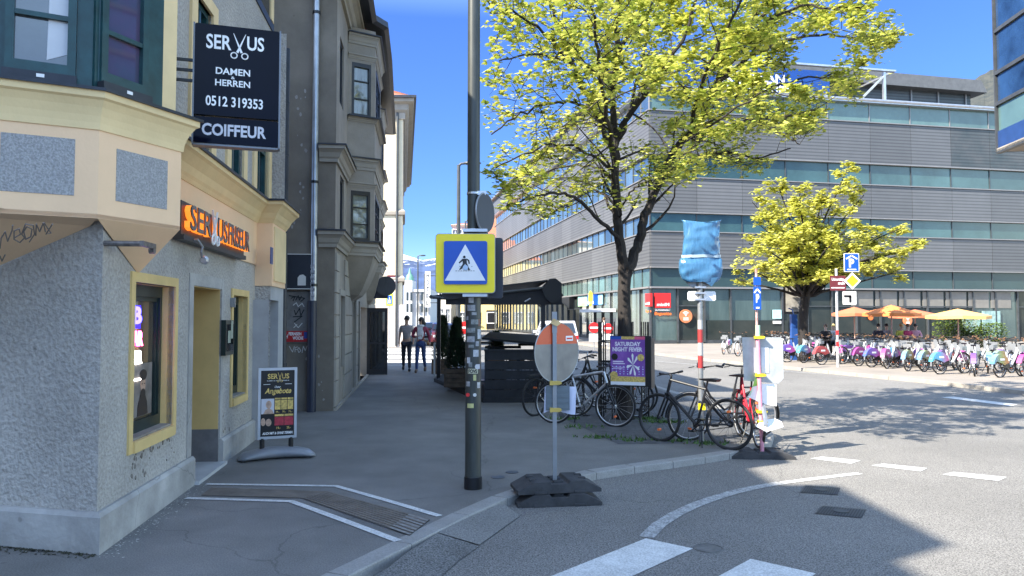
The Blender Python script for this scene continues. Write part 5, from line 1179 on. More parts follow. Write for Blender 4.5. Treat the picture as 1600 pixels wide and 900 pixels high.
# ================================================================ POSTS AND SIGNS NEAR THE KERB
ID = Matrix.Identity(4)
Pb = G(739, 763); 
mp = thing('lamp_post', 'thick dark grey-green steel post covered in stickers at the kerb', 'post', loc=(Pb.x, Pb.y, 0))
b = MB(); b.lathe([(.086, .0), (.086, .02), (.083, .16), (.082, 1.2), (.078, 2.2), (.066, 2.7), (.064, 5.35)], (0, 0, 0), 28); b.build('pole', mat('post_paint', (.05, .056, .052), .42, .2, var=.2, scale=6, stretch=(2, 2, .4)), mp, smooth='auto')
b = MB(); b.lathe([(.093, -.01), (.093, .12), (.087, .125)], (0, 0, 0), 28); b.build('foot_ring', M['black'], mp, smooth='auto')
random.seed(21)
def stk(px, py, wd, h, m, nm='sticker', r=.0865):
    z = D(px, py, Pb.y - .08).z; a0 = math.asin(max(-.98, min(.98, (D(px, py, Pb.y - .07).x - Pb.x) / r))); k = 6; aw = wd / r
    q = MB(); vs = []
    for i in range(k + 1):
        a = a0 - aw / 2 + aw * i / k
        for s_ in (-1, 1): vs.append((r * sin(a), -r * cos(a), z + s_ * h / 2))
    q.add(vs, [[2 * i, 2 * i + 2, 2 * i + 3, 2 * i + 1] for i in range(k)]); q.build(nm, m, mp)
smats = [mat('sticker_grey', (.4, .4, .4), .6, rgb2=(.16, .16, .17), scale=25), mat('sticker_pale', (.6, .6, .58), .6, rgb2=(.3, .3, .32), scale=22), mat('sticker_torn', (.3, .31, .3), .7, rgb2=(.1, .11, .1), scale=30), mat('sticker_lilac', (.5, .45, .6), .5, rgb2=(.3, .35, .5), scale=30), mat('sticker_yellow', (.6, .56, .2), .5, rgb2=(.4, .4, .2), scale=30), mat('sticker_rust', (.3, .12, .06), .6, rgb2=(.1, .06, .05), scale=30)]
for (px, py, w_, h_, k) in [(736, 469, .055, .055, 1), (736, 481, .09, .06, 0), (742, 503, .08, .05, 2), (749, 504, .03, .07, 5), (735, 516, .1, .05, 2), (749, 522, .05, .1, 1), (735, 530, .09, .06, 0), (736, 541, .06, .03, 2), (744, 552, .06, .07, 1), (732, 563, .04, .06, 1), (747, 573, .05, .05, 3), (735, 570, .04, .05, 2),
                            (742, 590, .03, .06, 4), (731, 600, .05, .05, 0), (748, 602, .04, .06, 1), (735, 634, .07, .045, 4), (730, 497, .03, .04, 0), (741, 490, .05, .03, 0), (746, 537, .04, .05, 0)]: stk(px, py, w_, h_, smats[k])
b = MB(); z = D(740, 579, Pb.y).z
stk(739, 580, .11, .05, mat('sticker_cream', (.6, .58, .4), .5, var=.05)); 
q = MB(); q.text('FOVS', -.045, .045, z - .021, z + .019, -.0905, .04); q.build('sticker_lettering', M['black'], mp)
for (px, py, m_, r_) in [(742, 617, M['offwhite'], .018), (731, 617, M['red'], .02), (746, 573, M['offwhite'], .026)]:
    z = D(px, py, Pb.y - .08).z; x = D(px, py, Pb.y - .07).x - Pb.x; q = MB(); q.disc(0, 0, r_, -.002, .002, 14); q.T = None
    yv = -sqrt(max(.0001, .0865 ** 2 - x * x)) - .003; q.v = [Vector((v.x + x, v.y + yv - .002, v.z + z)) for v in q.v]; q.build('round_sticker', m_, mp)
# yellow and blue crossing sign
YF = Pb.y - .22; a = D(681, 458, YF); c = D(773, 365, YF)
cs = thing('crossing_sign', 'square yellow framed blue pedestrian crossing sign facing the viewer on the thick post', 'road sign', loc=(Pb.x, YF, 0))
cx, cz, hw = (a.x + c.x) / 2, (a.z + c.z) / 2, (c.x - a.x) / 2
def rsq(cx, cz, h, r, n=5):
    p = []
    for (sx, sz, a0) in ((1, -1, -90), (1, 1, 0), (-1, 1, 90), (-1, -1, 180)):
        for i in range(n + 1): q_ = R(a0 + 90 * i / n); p.append((cx + sx * (h - r) + r * cos(q_), cz + sz * (h - r) + r * sin(q_)))
    return p
b = MB(); b.prism_y(rsq(cx, cz, hw, .03), YF, YF + .03); b.build('frame', M['signyellow'], cs, fr=ID)
b = MB(); b.prism_y(rsq(cx, cz, hw + .006, .035), YF + .003, YF + .075); b.build('rim', M['grey'], cs, fr=ID)
hw2 = hw * .735; b = MB(); b.prism_y(rsq(cx + .003, cz + .006, hw2, .02), YF - .018, YF - .001); b.build('plate', M['blue'], cs, fr=ID)
b = MB(); t = hw2 * .94; b.prism_y([(cx - t, cz - t * .86), (cx + t, cz - t * .86), (cx, cz + t * .93)], YF - .021, YF - .0185); b.build('triangle', M['white'], cs, fr=ID)
b = MB(); y = YF - .0235; s = hw * 1.0
def pq(*p): b.prism_y([(cx + u * s, cz + v * s) for u, v in p], y, y + .002)
b.disc(cx - .03 * s, cz + .21 * s, .045 * s, y, y + .002, 16)
pq((-.09, .15), (-.08, -.02), (.06, -.02), (.05, .15)); pq((-.09, .15), (-.22, .02), (-.19, -.01), (-.06, .1)); pq((.03, .15), (.1, .07), (.12, -.03), (.16, -.02), (.14, .1), (.06, .16))
pq((-.08, -.02), (.0, -.02), (-.1, -.18), (-.19, -.24), (-.2, -.21)); pq((.0, -.02), (.07, -.02), (.12, -.14), (.18, -.24), (.1, -.24), (.05, -.14))
for k in range(8): u = -.33 + .085 * k; pq((u, -.27), (u + .055, -.27), (u + .055, -.255), (u, -.255))
for u in (-.2, .2): pq((u, -.12), (u + .05, -.12), (u + .05, -.11), (u, -.11))
b.build('symbol', M['black'], cs, fr=ID)
b = MB(); b.disc(cx + .01 * s, cz - .15 * s, .09 * s, YF - .027, YF - .024, 20); b.build('sticker', mat('silver_sticker', (.4, .5, .62), .3, .3), cs, fr=ID)
# dark box of the twin sign facing the other way
b = MB(); x0 = D(692, 400, Pb.y + .13).x; x1 = D(786, 400, Pb.y + .13).x; z0 = D(780, 465, Pb.y + .13).z; z1 = D(780, 373, Pb.y + .13).z; b.prism_y(rsq((x0 + x1) / 2, (z0 + z1) / 2, (x1 - x0) / 2, .03), Pb.y + .1, Pb.y + .2)
b.build('sign_box', flat('box_dark', (.03, .033, .045), .4), label='dark back box of a second sign behind the yellow crossing sign', cat='road sign')
b = MB(); zc_ = D(740, 363, Pb.y).z; z2_ = D(740, 462, Pb.y).z
for z_ in (zc_, z2_): b.box(Pb.x - .1, Pb.x + .15, YF + .03, Pb.y + .1, z_ - .015, z_ + .015)
b.build('bracket', M['alu'], cs, fr=ID)
# round sign back, turned to the right
rs = thing('round_sign', 'round sign seen edge-on from behind, strapped above the yellow crossing sign', 'road sign', loc=(Pb.x, Pb.y, 0), rz=0)
zc_ = D(765, 333, Pb.y).z; q = MB(); n = 32; rr = .2; fr_ = Fr((Pb.x + .12, Pb.y - .02, zc_), .42, .9)
q.disc(0, 0, rr, -.012, 0, n); q.build('disc', flat('navy_back', (.03, .035, .05), .4), rs, fr=fr_)
q = MB(); q.torus((0, 0, 0), rr, .012, 'y', n, 6); q.build('rim', M['grey'], rs, fr=fr_)
q = MB(); q.box(-.06, .0, .002, .03, -.19, .19); q.build('bar', mat('brown_bar', (.16, .12, .1), .6), rs, fr=fr_)
q = MB(); zt_ = D(750, 304, Pb.y).z; q.lathe([(.072, 0), (.072, .02)], (Pb.x, Pb.y, zt_), 20); q.box(Pb.x + .04, Pb.x + .13, Pb.y - .05, Pb.y, zt_ - .01, zt_ + .03); q.lathe([(.072, 0), (.072, .02)], (Pb.x, Pb.y, D(750, 361, Pb.y).z), 20); q.build('strap', M['alu'], rs, fr=ID)
# temporary round sign on stacked rubber feet
YT = 7.45; Tb = D(867, 745, YT); Tb.z = 0
def rubber_foot(fr, z0, parent=None, L=.84, Wd=.4, Ht=.12, name='rubber_foot', **k):
    q = MB(); p = [(-L / 2, z0), (L / 2, z0), (L / 2, z0 + .035), (L / 2 - .17, z0 + Ht), (L * .12, z0 + Ht), (L * .1, z0 + Ht - .03), (-L * .1, z0 + Ht - .03), (-L * .12, z0 + Ht), (-L / 2 + .17, z0 + Ht), (-L / 2, z0 + .035)]
    q.prism_y(p, -Wd / 2, Wd / 2)
    for sx in (-1, 1):
        q.box(sx * .2 - .06, sx * .2 + .06, -Wd / 2 - .012, -Wd / 2, z0 + .0, z0 + .03)
        for yy in (-.1, .05): q.box(sx * .25 - .035, sx * .25 + .035, yy, yy + .05, z0 + Ht - .02, z0 + Ht + .008)
    for yy in (-.13, 0, .09): q.box(-.05, .05, yy, yy + .045, z0 + Ht - .04, z0 + Ht - .012)
    o = q.build(name, M['rubber'], parent, fr=fr, **k)
    md = o.modifiers.new('b', 'BEVEL'); md.width = .012; md.segments = 2; return o
c_ = G(868, 778, RZ); fa = Fr((c_.x, YT + .0, 0), 1, .13); fb = Fr((c_.x - .01, YT + .02, 0), 1, .2)
ts = thing('temporary_sign', 'temporary round road sign seen from behind, grey with an orange-red cap and a paper below', 'road sign', loc=(Tb.x, YT, 0))
rubber_foot(fa, RZ, label='lower of the two stacked black rubber sign feet by the kerb', cat='sign foot', group='rubber sign feet')
rubber_foot(fb, RZ + .122, label='upper of the two stacked black rubber sign feet by the kerb', cat='sign foot', group='rubber sign feet')
q = MB(); zt_ = D(866, 487, YT).z; q.box(-.02, .02, -.02, .02, RZ + .1, zt_); q.box(-.024, .024, -.022, .022, D(866, 520, YT).z, zt_); q.build('pole', M['grey'], ts)
zc_ = D(871, 551, YT).z; fd = Fr((D(871, 551, YT).x, YT + .04, zc_), .77, .64); rr = .303
q = MB(); n = 40; cut = .28
pts = [(rr * cos(2 * pi * i / n), rr * sin(2 * pi * i / n)) for i in range(n)]
low = [p for p in pts if p[1] <= rr * cut]; 
a_ = math.asin(cut); arc = [(rr * cos(pi - a_ + (pi + 2 * a_) * i / 40), rr * sin(pi - a_ + (pi + 2 * a_) * i / 40)) for i in range(41)]
q.prism_y(arc, 0, .006); q.build('disc', mat('galvanised', (.2, .2, .2), .5, .4, rgb2=(.12, .12, .125), scale=4, stretch=(1, 1, 1)), ts, fr=fd)
arc2 = [(rr * cos(a_ + (pi - 2 * a_) * i / 24), rr * sin(a_ + (pi - 2 * a_) * i / 24)) for i in range(25)]
q = MB(); q.prism_y(arc2, 0, .006); q.build('cap', mat('orange_red', (.55, .07, .02), .4, var=.08), ts, fr=fd)
q = MB(); q.torus((0, .003, 0), rr, .006, 'y', 40, 5); q.build('rim', M['grey'], ts, fr=fd)
q = MB(); q.box(.12, .22, -.003, 0, rr * cut + .03, rr * cut + .08); q.build('sticker', M['white'], ts, fr=fd); q = MB(); q.box(.13, .21, -.0045, -.003, rr * cut + .045, rr * cut + .062); q.build('sticker_print', M['red'], ts, fr=fd)
q = MB()
for py in (598, 640): z_ = D(867, py, YT).z; q.box(-.05, .05, -.035, -.02, z_ - .02, z_ + .02); q.cyl((.055, -.04, z_), (.055, .03, z_), .014, n=8); q.box(-.05, -.02, -.04, .03, z_ - .022, z_ + .022)
q.build('clamp', mat('brass_yellow', (.55, .4, .1), .4, .3), ts)
q = MB(); z_ = D(867, 503, YT).z; q.add([(-.05, -.03, z_ - .01), (.02, -.06, z_ - .045), (.07, -.03, z_ - .01), (.03, -.02, z_ + .02), (-.01, -.025, z_ + .035), (-.04, 0, z_ + .0), (.04, .03, z_)], [[0, 1, 3, 4], [1, 2, 3], [0, 4, 5], [3, 2, 6], [4, 3, 6, 5]]); q.build('tape_wrap', mat('tan_tape', (.55, .38, .16), .5), ts)
q = MB(); a = D(853, 641, YT); c = D(890, 603, YT); x0, x1 = a.x - Tb.x, c.x - Tb.x; q.box(x0, x1, .0, .03, a.z, c.z)
for k in range(4): q.box(x0 + .01, x1 - .01, -.006, .0, a.z + .02 + .055 * k, a.z + .05 + .055 * k)
q.build('plate', mat('plastic_grey', (.12, .15, .17), .5), ts)
q = MB(); n = 8; vs = []
for i in range(n + 1):
    u = i / n; x = x0 - .02 + (x1 - x0 + .08) * u; bend = .03 * sin(u * 3)
    vs += [(x, .035 + bend, a.z - .03 + .02 * sin(u * 5)), (x + .01, .034 + bend * .3, c.z - .01)]
q.add(vs, [[2 * i, 2 * i + 2, 2 * i + 3, 2 * i + 1] for i in range(n)]); q.build('paper', mat('paper_lilac', (.62, .64, .78), .6, var=.03), ts)
# pole with signs hooded in blue plastic
Bb = G(1096, 690); bp_ = thing('hooded_sign', 'striped pole with traffic signs hooded in a taped blue plastic bag', 'road sign', loc=(Bb.x, Bb.y, 0))
def zB(py): return D(1096, py, Bb.y).z
q = MB(); q.cyl((0, 0, 0), (0, 0, zB(430)), .036, n=14); q.build('pole', mat('galv_pole', (.26, .27, .28), .45, .5, var=.15, scale=8), bp_, smooth='auto')
q = MB()
for z0, z1 in ((575, 556), (535, 515)): q.cyl((0, 0, zB(z0)), (0, 0, zB(z1)), .0375, n=14)
q.build('red_band', mat('faded_red', (.35, .03, .03), .5, var=.1), bp_, smooth='auto')
q = MB()
for z0, z1 in ((555, 536), (514, 500)): q.cyl((0, 0, zB(z0)), (0, 0, zB(z1)), .0373, n=14)
q.build('pale_band', mat('pale_band', (.36, .35, .34), .5, var=.1), bp_, smooth='auto')
q = MB(); q.box(-.05, .05, -.05, -.03, zB(640), zB(630)); q.build('tag', M['signyellow'], bp_)
q = MB(); fx = lambda px: D(px, 450, Bb.y).x - Bb.x
q.bbox(fx(1075), fx(1090), .02, .035, zB(470), zB(455), .02); q.bbox(fx(1100), fx(1119), .02, .035, zB(470), zB(455), .02); q.build('white_plate', M['white'], bp_)
q = MB()
for py in (449, 458, 468): q.box(-.08, .08, -.05, .05, zB(py) - .012, zB(py) + .012)
q.build('clamp', M['alu'], bp_)
q = MB(); q.disc(fx(1094), zB(425), .24, .03, .05, 28); q.build('disc', M['grey'], bp_)
# bag: loops with folds
from mathutils import noise
def bag_loop(z, xl, xr, dep, n=44, amp=.012, seed=0):
    out = []
    for i in range(n):
        a = 2 * pi * i / n; cx_, hx = (xl + xr) / 2, (xr - xl) / 2
        x = cx_ + hx * math.copysign(abs(cos(a)) ** .6, cos(a)); y = dep * math.copysign(abs(sin(a)) ** .8, sin(a))
        nz = noise.noise(Vector((x * 7 + z * 5, y * 9, z * 5 + seed))) * amp + noise.noise(Vector((x * 38 - z * 7, y * 30, z * 5 + seed))) * amp * .9
        out.append((x + nz * .4, y + nz * 1.6 * (1 if y > 0 else -1), z + nz * .5 + (.035 * (abs(x - cx_) / hx) ** 4 if z > 3.0 else 0)))
    return out
prof_ = [(347, 1066, 1128, .03), (352, 1068, 1126, .05), (362, 1069, 1125, .06), (372, 1069, 1125, .07), (382, 1068, 1125, .07), (392, 1067, 1125, .07), (399, 1066, 1125, .065), (402, 1066, 1126, .05), (406, 1062, 1129, .06), (412, 1061, 1129, .075), (420, 1061, 1129, .08), (428, 1062, 1128, .08), (436, 1066, 1125, .075), (441, 1074, 1120, .06)]
q = MB(); loops = [bag_loop(zB(py), fx(xl), fx(xr), d_ + .02) for py, xl, xr, d_ in prof_]; n = 44
fine = []
for i in range(len(loops) - 1):
    for k in range(3):
        f = k / 3; fine.append([tuple(Vector(a).lerp(Vector(c), f)) for a, c in zip(loops[i], loops[i + 1])])
fine.append(loops[-1]); vs = [p for l in fine for p in l]
vs = [tuple(Vector(p) + Vector((0, .008 * noise.noise(Vector((p[0] * 30 + p[2] * 9, p[1] * 3, p[2] * 9 - p[0] * 12))) + .02 * noise.noise(Vector((p[0] * 5 - p[2] * 6, 4, p[2] * 7))), 0))) for p in vs]
q.add(vs, [[(i + 1) * n + j, (i + 1) * n + (j + 1) % n, i * n + (j + 1) % n, i * n + j] for i in range(len(fine) - 1) for j in range(n)] + [list(range(n))])
q.build('plastic_bag', mat('blue_plastic', (.05, .155, .29), .25, var=.12, scale=6, bump=.35, bscale=22, coat=.4, stretch=(2.2, 1, .5)), bp_, smooth=True)
q = MB(); lo_ = bag_loop(zB(403), fx(1065.5), fx(1126.5), .085); hi_ = bag_loop(zB(398.5), fx(1065), fx(1126.5), .09); q.add(lo_ + hi_, [[j, (j + 1) % n, n + (j + 1) % n, n + j] for j in range(n)]); q.build('tape', mat('packing_tape', (.35, .45, .52), .15, coat=.5), bp_, smooth=True)
q = MB(); zt_ = zB(436); q.add([(fx(1078), -.09, zt_), (fx(1120), -.09, zt_ + .02), (fx(1110), -.07, zB(448)), (fx(1104), -.08, zB(444)), (fx(1090), -.09, zB(438))], [[0, 4, 3, 2, 1]]); q.build('bag_tail', mat('blue_plastic_tail', (.05, .155, .29), .22, coat=.4), bp_)
# pink pole with papers on a rubber foot
Kb = G(1190, 714, RZ); Kb = D(1190, 712, Kb.y)
pk = thing('pink_pole', 'leaning pink pole clamped with a translucent board, white papers and a green leaflet', 'sign pole', loc=(Kb.x, Kb.y, 0))
fk = Fr((Kb.x, Kb.y, 0), 1, -.02)
o_ = rubber_foot(Fr((Kb.x - .02, Kb.y, 0), 1, -.06), RZ, L=.82, Wd=.36, Ht=.1, label='single rubber foot under the leaning pink pole', cat='sign foot', group='rubber sign feet')
def KD(px, py, y=0): p = D(px, py, Kb.y + y); return p.x - Kb.x, p.z
top_ = KD(1184, 508); bot_ = KD(1191, 706)
q = MB(); t1 = KD(1184, 527); q.tube([(bot_[0], 0, RZ + .05), (t1[0], 0, t1[1])], .026, 14); q.build('pole', mat('pink_paint', (.62, .26, .34), .45, var=.1, scale=8), pk, smooth='auto')
q = MB(); q.tube([(t1[0], 0, t1[1]), (top_[0], 0, top_[1])], .03, 14); q.build('teal_wrap', mat('teal_wrap', (.2, .55, .45), .5, rgb2=(.55, .5, .3), scale=12), pk, smooth='auto')
q = MB()
for py in (527, 586, 643, 659):
    x, z_ = KD(1187 + (py - 590) * .035, py); q.box(x - .05, x + .05, -.04, .03, z_ - .018, z_ + .018); q.cyl((x + .06, -.045, z_), (x + .06, .035, z_), .016, n=8)
q.build('clamp', flat('clamp_yellow', (.75, .55, .02), .4), pk)
a = KD(1160, 598, .05); c = KD(1223, 527, .05); q = MB(); q.prism_y([(a[0] + .02, a[1] + .03), (c[0] - .07, a[1] - .01), (c[0], a[1] + .06), (c[0], c[1] - .02), (c[0] - .03, c[1]), (a[0] + .0, c[1])], .04, .05)
q.build('board', mat('milky_board', (.42, .44, .44), .35, rgb2=(.3, .32, .32), scale=9, tr=.0), pk)
q = MB()
for (x0, x1, y0, y1) in ((1178, 1184, 543, 583), (1190, 1201, 543, 583)): a = KD(x0, y1, .03); c = KD(x1, y0, .03); q.box(a[0], c[0], .034, .038, a[1], c[1])
q.build('paper', mat('paper_grey', (.66, .68, .68), .6), pk)
q = MB(); a = KD(1187, 635, .02); c = KD(1214, 600, .02); q.add([(a[0], .03, a[1] + .04), (c[0], .04, a[1]), (c[0], .05, c[1]), (a[0], .03, c[1] + .0)], [[0, 1, 2, 3]]); a = KD(1172, 620, .02); q.add([(a[0] - .03, .02, a[1]), (KD(1190, 631)[0], .03, a[1] - .08), (KD(1190, 600)[0], .03, a[1] + .16), (a[0] + .03, .02, a[1] + .13)], [[0, 1, 2, 3]]); q.build('white_paper', M['white'], pk)
q = MB(); P = [KD(1172, 618, -.03), KD(1181, 590, -.03), KD(1178, 582, -.03), KD(1190, 602, -.03), KD(1184, 618, -.03), KD(1176, 621, -.03)]; q.add([(p[0], -.03 + .02 * i, p[1]) for i, p in enumerate(P)], [[0, 5, 4, 3, 2, 1]]); q.build('green_leaflet', mat('leaflet_green', (.2, .6, .06), .5, rgb2=(.35, .6, .2), scale=15), pk)
q = MB(); P = [KD(1176, 664), KD(1190, 671), KD(1222, 666), KD(1222, 659), KD(1214, 655), KD(1190, 656)]; ys = [-.12, -.2, -.05, .03, .06, 0]; q.add([(p[0], y_, p[1]) for p, y_ in zip(P, ys)], [[0, 1, 2, 3, 4, 5]]); q.build('folded_paper', M['white'], pk)
# ================================================================ far side sign posts
def pole_thing(name, label, px, Yb, py_top, r, m, cat='sign post', z0=.02):
    p = D(px, 500, Yb); t = thing(name, label, cat, loc=(p.x, Yb, 0)); q = MB(); q.cyl((0, 0, z0), (0, 0, D(px, py_top, Yb).z), r, n=10); q.build('pole', m, t, smooth='auto'); return t, p
def fxz(px, py, Y, x0): p = D(px, py, Y); return p.x - x0, p.z
t, p = pole_thing('sign_post', 'grey pole before the hire bikes with blue P, yellow diamond and maroon street plates', 1308, 26.2, 420, .045, mat('scuffed_pole', (.5, .5, .5), .5, rgb2=(.25, .25, .26), scale=9))
Y = 26.2
q = MB(); a = fxz(1304, 541, Y, p.x); 
for z0, z1 in ((1.15, 1.32), (.75, .92)): q.cyl((0, 0, z0), (0, 0, z1), .047, n=10)
q.build('red_band', M['red'], t, smooth='auto')
def plate(t, nm, m, px0, py0, px1, py1, Y, x0, yo=-.08, th=.02, r=.02): a = fxz(px0, py1, Y, x0); c = fxz(px1, py0, Y, x0); q = MB(); q.bbox(a[0], c[0], yo, yo + th, a[1], c[1], r); q.build(nm, m, t); return a, c
a, c = plate(t, 'parking_plate', M['white'], 1317.5, 396, 1340.5, 425, Y, p.x); a, c = plate(t, 'parking_face', M['blue'], 1318.5, 397, 1339.5, 424, Y, p.x, -.085, .004)
wq, hq = c[0] - a[0], c[1] - a[1]
q = MB(); q.text('P', a[0] + wq * .3, a[0] + wq * .68, a[1] + hq * .22, a[1] + hq * .72, -.088, .05); q.stroke([(a[0] + wq * .12, a[1] + hq * .72), (a[0] + wq * .5, a[1] + hq * .9), (a[0] + wq * .88, a[1] + hq * .72)], .05, -.088); q.stroke([(a[0] + wq * .2, a[1] + hq * .1), (a[0] + wq * .8, a[1] + hq * .1)], .04, -.088); q.build('parking_symbol', M['white'], t)
x, z_ = fxz(1330, 439, Y, p.x); h = .3
for s_, m_, yo in ((h, M['white'], -.09), (h * .72, flat('diamond_yellow', (.85, .6, .02), .4), -.096)): q = MB(); q.prism_y([(x, z_ - s_), (x + s_, z_), (x, z_ + s_), (x - s_, z_)], yo, yo + .012); q.build('diamond_plate', m_, t)
a, c = plate(t, 'street_plate', flat('maroon2', (.13, .02, .025), .4), 1296, 431, 1320, 454, Y, p.x, -.07)
wq, hq = c[0] - a[0], c[1] - a[1]; q = MB(); q.text('Universitäts-', a[0] + wq * .1, c[0] - .04, a[1] + hq * .66, a[1] + hq * .86, -.073, .03); q.text('straße', a[0] + wq * .5, c[0] - .04, a[1] + hq * .4, a[1] + hq * .6, -.073, .03); q.box(a[0] + .04, c[0] - .05, -.074, -.071, a[1] + hq * .15, a[1] + hq * .22); q.build('plate_lettering', M['white'], t)
a, c = plate(t, 'direction_plate', M['offwhite'], 1316, 455, 1337, 476, Y, p.x, -.05); wq, hq = c[0] - a[0], c[1] - a[1]
q = MB(); q.stroke([(a[0] + wq * .15, a[1] + hq * .62), (a[0] + wq * .55, a[1] + hq * .62), (a[0] + wq * .55, a[1] + hq * .2)], .08, -.053); q.build('direction_symbol', M['black'], t)
t, p = pole_thing('sign_post', 'narrow blue parking signs turned sideways on a far pole behind the pink pole', 1182.5, 24.5, 420, .04, mat('mottled_pole', (.5, .42, .4), .5, rgb2=(.35, .12, .1), scale=10))
Y = 24.5
for (y0, y1) in ((433, 446), (448, 484)):
    a, c = plate(t, 'blue_plate', M['blue'], 1176.5, y0, 1187.5, y1, Y, p.x, -.09, .03)
q = MB(); wq, hq = c[0] - a[0], c[1] - a[1]; q.text('P', a[0] + wq * .3, a[0] + wq * .75, a[1] + hq * .3, a[1] + hq * .68, -.094, .05); q.stroke([(a[0] + wq * .12, a[1] + hq * .74), (a[0] + wq * .5, a[1] + hq * .9), (a[0] + wq * .88, a[1] + hq * .74)], .05, -.094); q.box(a[0] + wq * .3, a[0] + wq * .75, -.095, -.091, a[1] + hq * .05, a[1] + hq * .12); q.build('symbol', M['white'], t)
# lamp posts of the far street
def lamp(px, py_top, py_base, lab, armdir=1, r=.07, ztop=8.0):
    Yd = (ztop - H) * FPX / (497 - py_top); p = D(px, 500, Yd); t = thing('street_lamp', lab, 'street lamp', loc=(p.x, Yd, 0), group='slim arm street lamps')
    q = MB(); q.tube([(0, 0, RZ), (0, 0, 1.2), (0, 0, ztop)], [r * 1.3, r, r * .7], 10); q.tube([(0, 0, ztop - .05), (armdir * .1, 0, ztop + .05), (armdir * .5, 0, ztop + .08)], r * .5, 8); q.build('pole', M['darkgrey'], t, smooth='auto')
    q = MB(); q.ball((armdir * .55, 0, ztop + .07), .38, .16, .09, 12, 6); q.build('lamp_head', M['darkgrey'], t, smooth=True)
lamp(716, 256, 0, 'tall street lamp just left of the thick sticker post', 1, .1); lamp(727, 345, 0, 'shorter street lamp between the tall lamp and the thick post', 1, .08); lamp(652.5, 400, 0, 'street lamp before the snowy mountain, left of the hotel sign', 1, .1, 9.0); lamp(663, 428, 0, 'farthest street lamp right beside the hotel sign', 1, .1, 8.5)
# no-entry signs
def noentry(px, py, Yd, lab, r=.3):
    p = D(px, 500, Yd); t = thing('no_entry_sign', lab, 'road sign', loc=(p.x, Yd, 0), group='no entry signs'); z_ = D(px, py, Yd).z
    q = MB(); q.cyl((0, 0, RZ), (0, 0, z_ + r), .03, n=8); q.build('pole', M['alu'], t); q = MB(); q.disc(0, z_, r, -.05, -.03, 24); q.build('disc', M['red'], t); q = MB(); q.box(-r * .75, r * .75, -.055, -.05, z_ - r * .17, z_ + r * .17); q.build('bar', M['white'], t)
    q = MB(); q.box(-r * .95, r * .95, -.05, -.03, z_ - r * 2.6, z_ - r * 1.15); q.build('plate', M['white'], t)
noentry(726, 512, 36, 'red no entry sign just left of the thick sticker post'); noentry(928, 512, 42, 'red no entry sign left of the tree trunk, nearer the walker in white'); noentry(950, 513, 44, 'red no entry sign partly behind the tree guard bars')
t, p = pole_thing('crossing_sign', 'small lime and blue pedestrian sign on a thin pole before the cream building', 608, 44, 460, .04, M['alu'], 'road sign')
a, c = plate(t, 'frame', flat('lime', (.6, .75, .05), .4), 603.5, 459, 614.5, 478, 44, p.x, -.08); a, c = plate(t, 'plate', M['blue'], 605.5, 462, 612.5, 475, 44, p.x, -.09, .008); q = MB(); q.prism_y([(a[0] + .04, a[1] + .05), (c[0] - .04, a[1] + .05), ((a[0] + c[0]) / 2, c[1] - .06)], -.095, -.092); q.build('triangle', M['white'], t)
t, p = pole_thing('crossing_sign', 'tiny green pedestrian sign before the glass front under the black awning', 832, 60, 450, .04, M['alu'], 'road sign'); a, c = plate(t, 'plate', flat('sign_green', (.1, .5, .3), .4), 828, 449, 837, 457, 60, p.x, -.08)
# ================================================================ TERRACE
td = thing('terrace_fence', 'black plank fence round the pub terrace, front and left edge', 'fence', loc=(-.2, 15.4, 0))
q = MB(); XA, XB, YA = -.57, .85, 15.4
for k in range(5): q.box(XA, XB, YA, YA + .03, .08 + .2 * k, .265 + .2 * k)
for k in range(5): q.box(XB + .0, XB + .03, YA, YA + 4, .08 + .2 * k, .265 + .2 * k)
q.box(XA - .01, XB + .05, YA - .03, YA + .1, 1.06, 1.1); q.build('planks', M['darkwood'], td, fr=ID)
q = MB()
for x in (XA, .1, XB - .04): q.box(x, x + .06, YA + .03, YA + .08, 0, 1.06)
q.build('post', M['darkwood'], td, fr=ID)
dk = MB(); dk.prism_z([(-2.02, 20.0), (-1.15, 17.2), (XA, 15.38), (XB + .04, 15.38), (1.2, 24), (-2.1, 24)], 0, .1); dk.build('terrace_deck', M['darkwood'], label='dark low wooden terrace deck standing on the pavement', cat='deck')
# bar tables and chairs silhouettes inside
def table(x, y, lab):
    t = thing('bar_table', lab, 'table', loc=(x, y, .1), group='dark terrace tables'); q = MB(); q.box(-.4, .4, -.3, .3, .98, 1.02); q.build('tabletop', M['darkwood'], t); q = MB(); q.cyl((0, 0, 0), (0, 0, .98), .03); q.box(-.25, .25, -.25, .25, 0, .02); q.build('leg', M['blackmetal'], t)
    return t
table(-.2, 16.6, 'dark high terrace table just behind the plank fence'); table(.55, 18.2, 'dark high terrace table by the right awning post'); table(-.9, 19.6, 'dark high terrace table farther back behind the conifers')
# long black counter roof seen as a dark slanting board
q = MB(); q.add([(-.65, 15.9, 1.33), (1.1, 15.6, 1.18), (1.3, 20, 1.25), (-.6, 20, 1.38)], [[0, 1, 2, 3]]); q.add([(-.65, 15.9, 1.29), (1.1, 15.6, 1.13), (1.3, 20, 1.2), (-.6, 20, 1.33)], [[3, 2, 1, 0]]); q.add([(-.65, 15.9, 1.29), (1.1, 15.6, 1.13), (1.1, 15.6, 1.18), (-.65, 15.9, 1.33)], [[0, 1, 2, 3]])
for x, y in ((-.5, 16.1), (1.0, 15.8), (1.1, 19.7), (-.5, 19.7)): q.cyl((x, y, .1), (x, y, 1.16), .03, n=8)
q.build('counter', flat('matte_black', (.01, .01, .012), .9), label='long dark counter board behind the plank fence under the awning', cat='counter')
